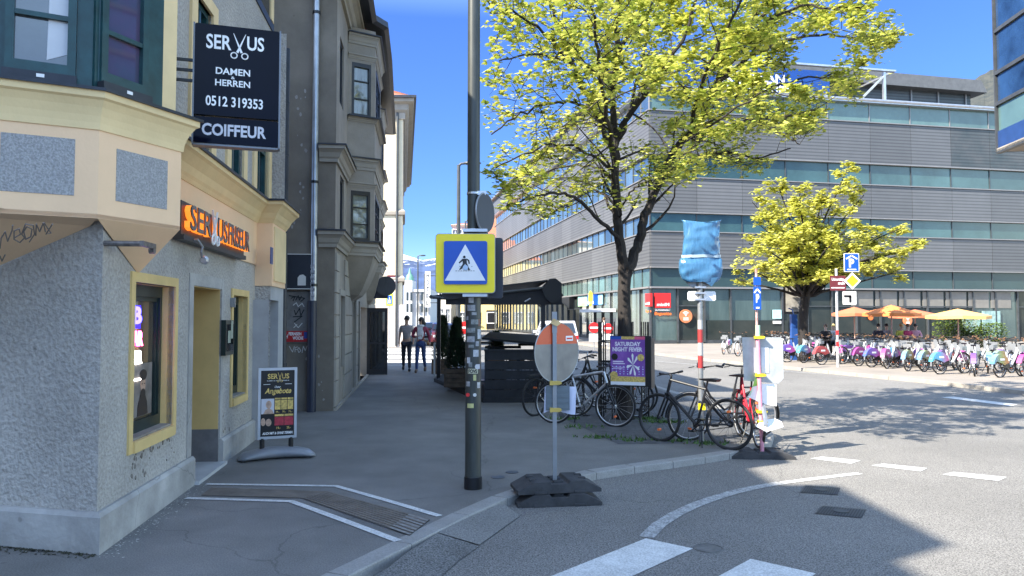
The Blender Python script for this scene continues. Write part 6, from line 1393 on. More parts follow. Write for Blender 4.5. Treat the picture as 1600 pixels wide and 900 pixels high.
# string of dark stools so the space reads busy
for i, (x, y) in enumerate([(-.35, 16.0), (.1, 16.2), (.5, 16.4), (-.9, 17.5), (-1.1, 18.6), (.2, 17.6), (.9, 17.2)]):
    t = thing('stool', ['stool leftmost behind the terrace fence', 'second stool behind the terrace fence', 'third stool behind the terrace fence', 'stool beside the square wooden planter', 'stool farther back near the conifers', 'stool under the middle of the awning', 'stool by the right awning post'][i], 'stool', loc=(x, y, .1), group='dark terrace stools')
    q = MB(); q.lathe([(.17, 0), (.18, .02), (.17, .04)], (0, 0, .72), 14); q.build('seat', M['wood'], t); 
    for k in range(4): a = pi / 4 + k * pi / 2; q = MB(); q.tube([(.12 * cos(a), .12 * sin(a), .72), (.2 * cos(a), .2 * sin(a), 0)], .012, 6); q.build('leg', M['blackmetal'], t)
# awning pavilion
aw = thing('awning', 'black fabric terrace awning with a hexagonal end cassette on dark posts', 'awning', loc=(0, 15.4, 0))
def A_(px, py, Y=15.4): p = D(px, py, Y); return p.x, p.z
b = MB(); prof_a = [A_(847, 452), A_(852, 444), A_(858, 436), A_(868, 435), A_(878, 443), A_(876, 455), A_(880, 462), A_(872, 470), A_(862, 474), A_(852, 466)]
b.prism_y(prof_a[::-1], 15.35, 21.5); b.build('cassette', flat('cassette_black', (.006, .006, .008), .6), aw, fr=ID)
xa_, za_ = A_(676, 462); xb_, zb_ = A_(856, 437)
b = MB(); n = 6
top = [(xa_ + (xb_ - xa_) * i / n, za_ + (zb_ - za_) * (i / n) ** .8) for i in range(n + 1)]
for i in range(n):
    (x0, z0), (x1, z1) = top[i], top[i + 1]
    b.add([(x0, 15.42, z0), (x1, 15.42, z1), (x1, 21.5, z1 + .12), (x0, 21.5, z0 + .12), (x0, 15.42, z0 - .03), (x1, 15.42, z1 - .03), (x1, 21.5, z1 + .09), (x0, 21.5, z0 + .09)], [[0, 1, 2, 3], [7, 6, 5, 4], [4, 5, 1, 0]])
b.build('fabric', mat('black_fabric', (.008, .009, .013), .55, var=.2, scale=4), aw, fr=ID)
b = MB(); zl = A_(800, 476)[1]; x0 = A_(696, 470)[0]; x1 = A_(878, 470)[0]
for i in range(n):
    f0, f1 = i / n, (i + 1) / n; X0, X1_ = x0 + (x1 - x0) * f0, x0 + (x1 - x0) * f1
    zt0_, zt1_ = za_ - .06 + (zb_ - za_) * f0 * .9, za_ - .06 + (zb_ - za_) * f1 * .9
    b.face((X0, 15.45, zl), (X1_, 15.45, zl), (X1_, 15.45, zt1_), (X0, 15.45, zt0_))
b.build('valance', mat('valance', (.012, .012, .016), .7, var=.2), aw, fr=ID)
b = MB(); b.tube([(A_(674, 464)[0], 15.38, A_(674, 464)[1]), (A_(700, 468)[0], 15.38, A_(700, 468)[1] + .02), (x1 - .3, 15.38, zl + .36)], .03, 8); b.tube([(A_(674, 464)[0], 15.3, A_(674, 464)[1]), (A_(674, 464)[0] + .05, 21.4, A_(674, 464)[1] + .12)], .04, 8); b.build('front_rail', M['darkgrey'], aw, fr=ID)
b = MB(); b.tube([(A_(768, 470)[0], 15.5, zl + .1), (.2, 16.5, 2.25), (.75, 17.6, 2.3)], .02, 6); b.tube([(A_(820, 472)[0], 15.44, zl + .06), (A_(829, 466)[0], 15.44, zl + .13)], .018, 6); b.build('arm', M['grey'], aw, fr=ID)
b = MB(); e0_, e1_ = A_(860, 474), A_(879, 449); b.box(e0_[0], e1_[0], 15.62, 15.66, e0_[1], e1_[1]); b.build('side_curtain', M['blackmetal'], aw, fr=ID)
b = MB(); xp = A_(849, 500)[0]; b.box(xp - .045, xp + .045, 15.5, 15.59, .1, 2.4); b.build('post', M['blackmetal'], aw, fr=ID)
b = MB(); pL = G(685, 596); b.box(pL.x - .05, pL.x + .05, pL.y, pL.y + .1, 0, 2.32); b.build('post', M['blackmetal'], aw, fr=ID)
b = MB(); b.box(pL.x - .05, .9, pL.y + .02, pL.y + .1, 2.26, 2.34); b.build('crossbeam', M['blackmetal'], aw, fr=ID)
# left terrace edge: low dark sill board with a light edge
q = MB(); e0, e1 = G(679, 596), G(727, 617); e2 = Vector((XA, 15.38, 0)); q.sweep([(-.02, 0), (-.02, .09), (.03, .09), (.03, 0)], [xy(e0), xy(e1), xy(e2)]); q.build('edge_board', M['darkwood'], td, fr=ID)
q = MB(); q.box(e0.x - .03, e0.x + .02, e0.y - .03, e0.y + .02, 0, 1.05); q.build('pale_stake', M['offwhite'], td, fr=ID)
# people-high sandwich board edge and planters with conifers
def leafcloud(q, pts, size, rnd, up=.4, star=True):
    pass
def conifer(px, pyb, w_, h_, lab, box=True, seed=0, blab=''):
    g_ = G(px, pyb); random.seed(seed); sc = g_.y / FPX; Wm = w_ * sc; Hm = h_ * sc; bh = .34 if box else .0
    if box:
        pb_ = thing('planter', blab, 'planter', loc=(g_.x, g_.y + .3, .0), group='wooden terrace planters'); q = MB(); Bw = Wm * .55
        for k in range(4): q.box(-Bw + .01 * (k % 2), Bw - .01 * (k % 2), -.28, .28, .1 + .11 * k, .2 + .11 * k)
        for sx in (-1, 1): q.box(sx * Bw - .03, sx * Bw + .03, -.3, -.28, .1, .54)
        q.build('box', mat('planter_wood', (.11, .075, .05), .75, var=.3, scale=8), pb_); q = MB(); q.box(-Bw + .02, Bw - .02, -.26, .26, .44, .5); q.build('soil', M['wood'], pb_); bh = .5
    t = thing('conifer', lab, 'shrub', loc=(g_.x, g_.y + .3, bh), group='terrace conifers'); q = MB(); q.tube([(0, 0, -.02), (0, 0, Hm * .8)], [.03, .008], 6); q.build('trunk', M['wood'], t)
    q = MB(); n = 5200
    for i in range(n):
        u = random.random() ** .8; z_ = Hm * (.02 + .98 * u); a = random.random() * 6.283; rr = Wm * .62 * (1 - u * .97) ** .6 * (.3 + .7 * random.random() ** .4) * (1 + .25 * sin(5 * a + z_ * 9)); x, y = rr * cos(a), rr * sin(a)
        l = .07; dx, dy = cos(a) * l, sin(a) * l; s = .012
        q.add([(x - dy * .25, y + dx * .25, z_), (x + dy * .25, y - dx * .25, z_), (x + dx, y + dy, z_ + l * random.uniform(.2, 1.4))], [[0, 1, 2]])
    q.build('foliage', mat('conifer_green', (.03, .06, .025), .8, var=.4, scale=14), t)
conifer(690, 590, 26, 68, 'dark conifer beside the left awning post', True, 1, 'dark wooden planter box beside the left awning post'); conifer(712, 612, 30, 80, 'pointed conifer in the square plank planter by the deck corner', True, 2, 'square plank planter box nearer the deck corner'); conifer(775, 600, 26, 50, 'small dark conifer just right of the thick post', True, 3, 'dark planter box behind the thick sticker post')
# ================================================================ TREE GUARD AND POSTER
Gc = G(978, 652); gx0 = D(942, 600, 12.9).x; gx1 = D(1016, 600, 12.9).x
tg = thing('tree_guard', 'black iron bar guard standing round the foot of the big tree', 'tree guard', loc=((gx0 + gx1) / 2, 13.3, 0))
q = MB(); zt_ = D(980, 503, 12.9).z
n = 18; hwx = (gx1 - gx0) / 2; pts = []
for i in range(n):
    a = 2 * pi * i / n; x = hwx * math.copysign(min(1, abs(cos(a)) * 1.25), cos(a)); y = .45 * math.copysign(min(1, abs(sin(a)) * 1.25), sin(a)); pts.append((x, y))
for x, y in pts: q.cyl((x, y, 0), (x, y, zt_ if (hash((round(x, 2), round(y, 2))) % 2) else zt_), .013, n=6)
for z_ in (.18, .95, zt_ - .35): q.tube([(x, y, z_) for x, y in pts] + [(*pts[0], z_)], .014, 6)
q.build('bars', M['blackmetal'], tg)
Yp = 12.35; P0 = D(954, 564, Yp + .1); P1 = D(1007, 564, Yp - .1); fp = Fr((P0.x, P0.y, 0), P1.x - P0.x, P1.y - P0.y)
pb_ = thing('event_poster', 'purple dance night poster in a board hung on the tree guard', 'poster', fp)
a = fp.loc(954, 601); c = fp.loc(1007.5, 526); wq, hq = c[0] - a[0], c[1] - a[1]
q = MB(); q.box(-.01, c[0] + .1, .004, .05, a[1] - .02, c[1] + .01); q.box(c[0] + .05, c[0] + .1, 0, .35, a[1] - .05, c[1] - .03); q.build('board', M['blackmetal'], pb_)
q = MB(); q.box(0, c[0], 0, .004, a[1], c[1]); pa_ = q.build('sheet', mat('poster_purple', (.13, .03, .26), .4, rgb2=(.25, .1, .42), scale=4), pb_)
def Wp(u, v): return u * c[0], c[1] - v * hq
def bar(nm, m, *rs, y=-.002):
    q = MB()
    for (u0, v0, u1, v1) in rs: p_ = Wp(u0, v1); r_ = Wp(u1, v0); q.box(p_[0], r_[0], y, 0, p_[1], r_[1])
    return q.build(nm, m, pa_, fr=fp)
bar('blue_bar', M['blue'], (0, 0, .32, .06)); bar('gold_bar', M['gold'], (.32, 0, .7, .06), (0, .82, 1, .93)); bar('pink_bar', flat('pink', (.7, .1, .2), .4), (.7, 0, 1, .06)); bar('white_bar', M['white'], (0, .93, 1, 1))
q = MB()
def TP(s_, u0, v0, u1, v1, bd=.03, y=-.0035): p_ = Wp(u0, v1); r_ = Wp(u1, v0); q.text(s_, p_[0], r_[0], p_[1], r_[1], y, bd)
TP('SATURDAY', .13, .11, .88, .2, .05); TP('NIGHT FEVER', .06, .22, .93, .31, .05); q.box(*[Wp(.07, 0)[0], Wp(.38, 0)[0]], -.0035, -.002, Wp(0, .53)[1], Wp(0, .505)[1]); q.box(*[Wp(.07, 0)[0], Wp(.42, 0)[0]], -.0035, -.002, Wp(0, .57)[1], Wp(0, .55)[1]); q.box(*[Wp(.07, 0)[0], Wp(.42, 0)[0]], -.0035, -.002, Wp(0, .64)[1], Wp(0, .63)[1]); q.box(*[Wp(.07, 0)[0], Wp(.35, 0)[0]], -.0035, -.002, Wp(0, .67)[1], Wp(0, .66)[1])
q.build('lettering', mat('lilac_white', (.75, .68, .8), .5), pa_, fr=fp)
q = MB()                                                       # pale burst of light
def PG(*p): q.prism_y([Wp(*v) for v in p][::-1], -.005, -.003)

for k_ in range(7):
    a0_, a1_ = R(38 + k_ * 48), R(58 + k_ * 48); cu, cv = .66, .58
    PG((cu, cv), (cu + .17 * cos(a0_), cv - .2 * sin(a0_)), (cu + .2 * cos((a0_ + a1_) / 2), cv - .24 * sin((a0_ + a1_) / 2)), (cu + .17 * cos(a1_), cv - .2 * sin(a1_)))
q.build('light_burst', M['white'], pa_, fr=fp)
q = MB(); x_, z_ = Wp(.12, .42); q.disc(x_, z_, .055, -.005, -.003, 14); q.build('dark_disc', M['black'], pa_, fr=fp)
q = MB(); x_, z_ = Wp(.88, .43); q.disc(x_, z_, .06, -.006, -.004, 9); x_, z_ = Wp(.1, .8); q.disc(x_, z_, .065, -.005, -.003, 14); q.build('gold_star', M['gold'], pa_, fr=fp)
q = MB(); random.seed(8)
for i in range(9):
    for j in range(4):
        u = .06 + .11 * i; v = .62 + .05 * j
        if abs(u - .65) < .12: continue
        x_, z_ = Wp(u, v); q.disc(x_, z_, .008 + .003 * ((i + j) % 2), -.004, -.002, 8)
q.build('light_dots', mat('dot_blue', (.3, .5, .9), .5, rgb2=(.8, .8, .9), scale=20), pa_, fr=fp)
# ================================================================ TREES
def leafmat(name, c1, c2, tr=.45):
    m = bpy.data.materials.new(name); m.use_nodes = True; t = m.node_tree; N = t.nodes; L = t.links; N.remove(N['Principled BSDF'])
    g_ = N.new('ShaderNodeNewGeometry'); cr = N.new('ShaderNodeValToRGB'); cr.color_ramp.elements[0].color = (*c1, 1); cr.color_ramp.elements[1].color = (*c2, 1); L.new(g_.outputs['Random Per Island'], cr.inputs[0])
    d = N.new('ShaderNodeBsdfDiffuse'); tr_ = N.new('ShaderNodeBsdfTranslucent'); gl = N.new('ShaderNodeBsdfGlossy'); gl.inputs['Roughness'].default_value = .45
    L.new(cr.outputs[0], d.inputs[0]); L.new(cr.outputs[0], tr_.inputs[0]); mx = N.new('ShaderNodeMixShader'); mx.inputs[0].default_value = tr * .75; L.new(d.outputs[0], mx.inputs[1]); L.new(tr_.outputs[0], mx.inputs[2])
    m2 = N.new('ShaderNodeMixShader'); m2.inputs[0].default_value = .04; L.new(mx.outputs[0], m2.inputs[1]); L.new(gl.outputs[0], m2.inputs[2]); L.new(m2.outputs[0], N['Material Output'].inputs[0]); return m
M['leaf'] = leafmat('spring_leaf', (.22, .30, .04), (.78, .75, .17)); M['leaf2'] = leafmat('spring_leaf_yellow', (.4, .42, .06), (.78, .74, .18))
M['bark'] = mat('bark', (.025, .02, .018), .9, var=.3, scale=6, bump=.8, bscale=22, stretch=(1, 1, .35))
def inpoly(x, y, P):
    c = False; n = len(P)
    for i in range(n):
        x1, y1 = P[i]; x2, y2 = P[(i + 1) % n]
        if (y1 > y) != (y2 > y) and x < (x2 - x1) * (y - y1) / (y2 - y1) + x1: c = not c
    return c
def proj(P):
    v = P - Vector((0, 0, H)); f = Vector((0, cos(PITCH), sin(PITCH))); u = Vector((0, -sin(PITCH), cos(PITCH)))
    d = v.dot(f); return 800 + FPX * v.x / d, 450 - FPX * v.dot(u) / d
LEAF = [(0, 0), (.28, .08), (.5, .34), (.3, .36), (.42, .62), (.2, .58), (0, 1), (-.2, .58), (-.42, .62), (-.3, .36), (-.5, .34), (-.28, .08)]
class Leaves:
    def __init__(s): s.v = []; s.f = []
    def leaf(s, p, size, simple=False):
        n = Vector((random.gauss(0, .27), random.gauss(0, .27), 1)).normalized(); a = random.random() * 6.283
        ax = Vector((cos(a), sin(a), random.uniform(-.7, .1))).normalized(); ax = (ax - n * ax.dot(n)).normalized(); bx = n.cross(ax)
        b0 = len(s.v)
        if simple: pts = [(0, 0), (.4, .45), (0, 1), (-.4, .45)]
        else: pts = LEAF
        for u, v in pts: s.v.append(tuple(p + bx * (u * size) + ax * (v * size) - n * (abs(u) * size * .25 + v * v * size * .12)))
        k = len(pts)
        if simple: s.f += [[b0, b0 + 1, b0 + 2], [b0, b0 + 2, b0 + 3]]
        else: s.f += [[b0, b0 + i, b0 + i + 1] for i in range(1, 6)] + [[b0, b0 + i, b0 + i + 1] for i in range(6, 11)]
def spline(P, n):
    out = []; k = len(P)
    for i in range(k - 1):
        p0, p1, p2, p3 = P[max(i - 1, 0)], P[i], P[i + 1], P[min(i + 2, k - 1)]
        for j in range(n):
            t = j / n; out.append(.5 * ((2 * p1) + (p2 - p0) * t + (2 * p0 - 5 * p1 + 4 * p2 - p3) * t * t + (3 * p1 - p0 - 3 * p2 + p3) * t ** 3))
    out.append(P[-1]); return out
def tree(name, label, base, limbs, trunk, env, dens, mleaf, seed, lsz, sec_len, simple=False, step=.34, tw=5, group=None):
    random.seed(seed); t = thing(name, label, 'tree', loc=(base.x, base.y, 0), group=group)
    q = MB(); lv = Leaves()
    P, r0, r1 = trunk; sp = spline(P, 4); q.tube(sp, [(r0 + (r1 - r0) * i / (len(sp) - 1)) * (1 + (.35 if i == 0 else .12 if i == 1 else 0)) * random.uniform(.95, 1.05) for i in range(len(sp))], 12); q.build('trunk', M['bark'], t, fr=ID, smooth=True)
    q = MB(); nleaf = 0
    for (P, r0, r1) in limbs:
        sp = spline(P, 5); k = len(sp); sp = [p + Vector((random.gauss(0, .018), random.gauss(0, .018), random.gauss(0, .018))) * (1 if 0 < i < k - 1 else 0) for i, p in enumerate(sp)]
        q.tube(sp, [r0 + (r1 - r0) * (i / (k - 1)) ** .8 for i in range(k)], 8)
        L_ = sum((sp[i + 1] - sp[i]).length for i in range(k - 1)); n = max(3, int(L_ / step))
        for j in range(n):
            f = .12 + .88 * (j + random.random()) / n; x = f * (k - 1); i = min(int(x), k - 2); p = sp[i].lerp(sp[i + 1], x - i); d = (sp[i + 1] - sp[i]).normalized()
            side = d.cross(Vector((random.gauss(0, 1), random.gauss(0, 1), random.gauss(0, 1)))).normalized()
            dr = (d * random.uniform(.3, .9) + side * random.uniform(.6, 1.1) + Vector((0, 0, .15))).normalized(); sl = sec_len * random.uniform(.5, 1.1) * (1.15 - .5 * f)
            pts = [p]; dd = dr.copy()
            for m_ in range(5):
                dd = (dd + Vector((random.gauss(0, .18), random.gauss(0, .18), random.gauss(0, .12) + .03))).normalized(); pts.append(pts[-1] + dd * sl / 5)
            cx, cy = proj(pts[-1])
            if not inpoly(cx, cy, env):
                if not inpoly(*proj(pts[3]), env): continue
                pts = pts[:4]
            rr = max(.006, (r0 + (r1 - r0) * f) * .38); q.tube(pts, [rr * (1 - .7 * m_ / (len(pts) - 1)) for m_ in range(len(pts))], 5, caps=False)
            for tt in range(tw):
                u = random.uniform(.25, 1); xx = u * (len(pts) - 1); ii = min(int(xx), len(pts) - 2); tp = pts[ii].lerp(pts[ii + 1], xx - ii)
                td_ = Vector((random.gauss(0, 1), random.gauss(0, 1), random.gauss(.1, .5))).normalized() + dd * .6; td_.normalize(); tl = sl * random.uniform(.22, .42)
                te = tp + td_ * tl; px, py = proj(te)
                if not inpoly(px, py, env): continue
                q.tube([tp, tp.lerp(te, .5) + Vector((0, 0, .02)), te], [.006, .005, .003], 3, caps=False)
                dn = dens(px, py)
                for c in range(int(dn * random.uniform(.6, 1.4))):
                    lp_ = tp.lerp(te, random.uniform(.35, 1.12)) + Vector((random.gauss(0, .09), random.gauss(0, .09), random.gauss(0, .05))) * (tl / .4) ** .5
                    lv.leaf(lp_, lsz * random.uniform(.5, 1.15), simple); nleaf += 1
    q.build('branches', M['bark'], t, fr=ID)
    q = MB(); q.v = lv.v; q.f = lv.f; q.mi = [0] * len(lv.f)
    q.v = [Vector(p) for p in q.v]; q.build('crown', mleaf, t, fr=ID); print(name, 'leaves', nleaf)
    return t
tb = Vector((D(977, 655, 12.9).x, 12.9, 0))
def PL(*p):                                    # the crown leans out towards the road and the viewer
    return [D(a, b, 12.9 + ((c - 13.5) * .55 if c > 13.5 else (c - 13.5) * 1.9)) for a, b, c in p]
D0 = D
trunk1 = ([tb, D(974, 600, 12.9), D(976, 520, 12.9), D(975, 460, 12.9), D(977, 425, 12.9)], .125, .11)
limbs1 = [
 (PL((976, 432, 13.5), (968, 370, 13.4), (963, 300, 13.4), (961, 230, 13.4), (957, 150, 13.4), (962, 80, 13.3), (966, 0, 13.2), (972, -110, 13.2)), .10, .025),
 (PL((978, 430, 13.5), (992, 393, 13.5), (1006, 345, 13.6), (1024, 297, 13.6), (1052, 243, 13.7), (1090, 190, 14.1), (1130, 120, 14.3), (1180, 30, 14.5), (1215, -70, 14.6)), .105, .025),
 (PL((968, 372, 13.4), (930, 338, 13.1), (895, 308, 12.8), (860, 303, 12.6), (825, 312, 12.5), (785, 326, 12.3)), .04, .01),
 (PL((962, 245, 13.4), (935, 185, 13.2), (905, 120, 13), (875, 50, 12.9), (845, -30, 12.8)), .05, .015),
 (PL((958, 120, 13.4), (968, 80, 13.7), (958, 20, 14), (950, -60, 14.3)), .05, .015), (PL((960, 215, 13.4), (1000, 160, 13.2), (1024, 128, 13.1), (1060, 70, 12.9), (1085, 10, 12.8), (1100, -70, 12.7)), .055, .015),
 (PL((958, 150, 13.4), (925, 110, 13), (880, 92, 12.7), (830, 85, 12.5), (780, 95, 12.2)), .035, .01), (PL((962, 200, 13.4), (915, 165, 13), (870, 160, 12.8), (815, 180, 12.5), (768, 210, 12.3)), .035, .01),
 (PL((962, 270, 13.4), (925, 240, 13.1), (880, 225, 12.9), (830, 235, 12.6), (775, 262, 12.4)), .03, .01), (PL((963, 290, 13.4), (930, 262, 13.9), (880, 260, 14.3), (820, 285, 14.6)), .03, .01),
 (PL((1040, 262, 13.8), (1062, 223, 13.6), (1110, 207, 13.5), (1170, 190, 13.4), (1230, 180, 13.4), (1290, 172, 13.4)), .06, .015), (PL((1032, 278, 13.8), (1080, 250, 14.2), (1130, 238, 14.4), (1180, 245, 14.6), (1235, 232, 14.8)), .045, .012),
 (PL((1130, 122, 14.3), (1180, 85, 14.2), (1240, 60, 14.1), (1310, 55, 14), (1375, 62, 14)), .05, .012), (PL((1110, 150, 14.2), (1180, 140, 14.6), (1250, 125, 15), (1330, 110, 15.2)), .04, .012), (PL((1178, 35, 14.5), (1240, -10, 14.4), (1310, -30, 14.3), (1390, -20, 14.2)), .035, .01),
 (PL((962, 250, 13.4), (945, 160, 12.3), (935, 80, 11.6), (925, 0, 11.2)), .045, .012), (PL((962, 230, 13.4), (990, 150, 14.6), (1010, 60, 15.6), (1015, -30, 16)), .045, .012), (PL((1080, 200, 14), (1100, 120, 12.9), (1135, 50, 12.1), (1170, -30, 11.8)), .045, .012), (PL((1100, 175, 14.2), (1130, 110, 15.4), (1180, 50, 16.3), (1240, 0, 16.8)), .045, .012),
 (PL((958, 90, 13.4), (1000, 30, 13.4), (1040, -10, 13.2), (1075, -70, 13)), .04, .012), (PL((900, 110, 13), (850, 50, 12.7), (800, 20, 12.5), (765, 20, 12.3)), .03, .01), (PL((1050, 243, 13.9), (1075, 235, 12.8), (1120, 190, 12.2), (1200, 140, 11.9)), .035, .01),
 (PL((967, 340, 13.4), (985, 300, 12.8), (1005, 285, 12.4), (1030, 280, 12.2)), .02, .008), (PL((1180, 190, 13.4), (1230, 215, 13.3), (1250, 225, 13.3)), .02, .008), (PL((1150, 80, 14.2), (1220, 20, 13), (1300, 10, 12.6), (1360, 20, 12.4)), .03, .01), (PL((970, 330, 13.5), (940, 300, 14.6), (890, 280, 15.4), (840, 290, 16)), .03, .01)]
env1 = [(750, -300), (748, 60), (752, 235), (757, 300), (775, 345), (830, 340), (900, 345), (960, 330), (1010, 318), (1060, 292), (1130, 305), (1185, 285), (1215, 250), (1262, 238), (1272, 205), (1300, 175), (1345, 165), (1352, 130), (1405, 98), (1420, 60), (1400, -30), (1350, -150), (1200, -260), (950, -300)]
def dens1(px, py):
    if px < 900: return 9 if py > 120 else 12
    if px < 1010: return 14 if py < 180 else 7
    return 26 if py < 150 else (20 if py < 210 else 11)
tree('maple_tree', 'big maple with yellow-green spring leaves and two dark stems inside the iron guard', tb, limbs1, trunk1, env1, dens1, M['leaf'], 5, .1, 1.25, step=.27, tw=7)
b2_ = Vector((D(1256, 540, 30).x, 30, 0)); tr2 = ([b2_, D(1255, 500, 30), D(1258, 470, 30), D(1260, 455, 30)], .2, .17)
env2 = [(1138, 442), (1150, 400), (1150, 365), (1165, 345), (1178, 305), (1170, 298), (1200, 280), (1222, 270), (1260, 278), (1300, 290), (1303, 265), (1325, 250), (1340, 255), (1335, 280), (1362, 305), (1360, 320), (1330, 335), (1345, 350), (1385, 352), (1410, 340), (1420, 360), (1452, 380), (1445, 400), (1415, 415), (1420, 440), (1390, 440), (1340, 425), (1330, 440), (1290, 440), (1230, 445), (1190, 435), (1175, 442), (1150, 448)]
random.seed(12); lm2 = []
for (x, y, Y) in [(1170, 420, 29), (1150, 435, 30), (1185, 350, 29.5), (1175, 315, 30), (1215, 290, 30.5), (1250, 300, 29), (1285, 310, 30), (1325, 262, 30), (1350, 305, 30.6), (1330, 350, 29), (1380, 365, 30), (1410, 355, 30.5), (1440, 385, 30), (1405, 425, 29.5), (1370, 400, 28.3), (1300, 380, 28), (1240, 360, 27.8), (1200, 390, 28), (1220, 420, 27.6), (1310, 410, 32), (1270, 350, 32.5), (1210, 340, 32), (1230, 400, 32.6), (1350, 380, 32), (1290, 425, 28), (1400, 400, 31.5), (1170, 380, 31)]:
    sx, sy = 1258 + (x - 1258) * .06, 462; m1 = (1258 + (x - 1258) * .4, sy + (y - sy) * .5 - 8 + 12 * (y > 400)); e = D(x, y, Y)
    lm2.append(([D(sx, sy, 30), D(*m1, 30 + (Y - 30) * .5), e], .08, .015))
tree('street_tree', 'smaller bright yellow-green tree standing behind the parked hire bikes', b2_, lm2, tr2, env2, lambda a, c: 15, M['leaf2'], 6, .19, 1.15, simple=True, step=.32, tw=7)
# bushes by the parasols
def bush(px, pyt, Yd, w_, h_, lab, m, seed, grp):
    random.seed(seed); p = D(px, 500, Yd); t = thing('bush', lab, 'bush', loc=(p.x, Yd, .02), group=grp); lv = Leaves(); q = MB()
    for k in range(14):
        a = random.random() * 6.283; q.tube([(0, 0, 0), (cos(a) * w_ * .25, sin(a) * w_ * .2, h_ * .5), (cos(a) * w_ * .4, sin(a) * w_ * .3, h_ * random.uniform(.7, .95))], [.015, .01, .005], 4)
    q.build('stems', M['bark'], t)
    for k in range(1500):
        a = random.random() * 6.283; u = random.random() ** .5; z_ = h_ * random.uniform(.12, 1) ** .8; r_ = w_ * .5 * u * sqrt(max(.05, 1 - (z_ / h_ - .45) ** 2 * 2)) * (1 + .2 * sin(3 * a + seed)); lv.leaf(Vector((r_ * cos(a), r_ * .8 * sin(a), z_)), .11 * random.uniform(.7, 1.2), True)
    q = MB(); q.v = [Vector(v) for v in lv.v]; q.f = lv.f; q.mi = [0] * len(lv.f); q.build('foliage', m, t)
Mb1 = leafmat('bush_leaf', (.05, .11, .02), (.2, .25, .05), .3)
for i, (px, w_, h_) in enumerate([(1482, 1.6, 2.1), (1500, 1.8, 1.9), (1525, 1.8, 1.3), (1550, 1.6, 1.5)]): bush(px, 0, 37.5, w_, h_, ['bush leftmost of the planting beside the pale orange parasol', 'bush right of the pale orange parasol pole, second of the row', 'low bush third of the row behind the bikes', 'bush at the right end of the row before the mint pane'][i], Mb1, 40 + i, 'bushes behind the bikes')
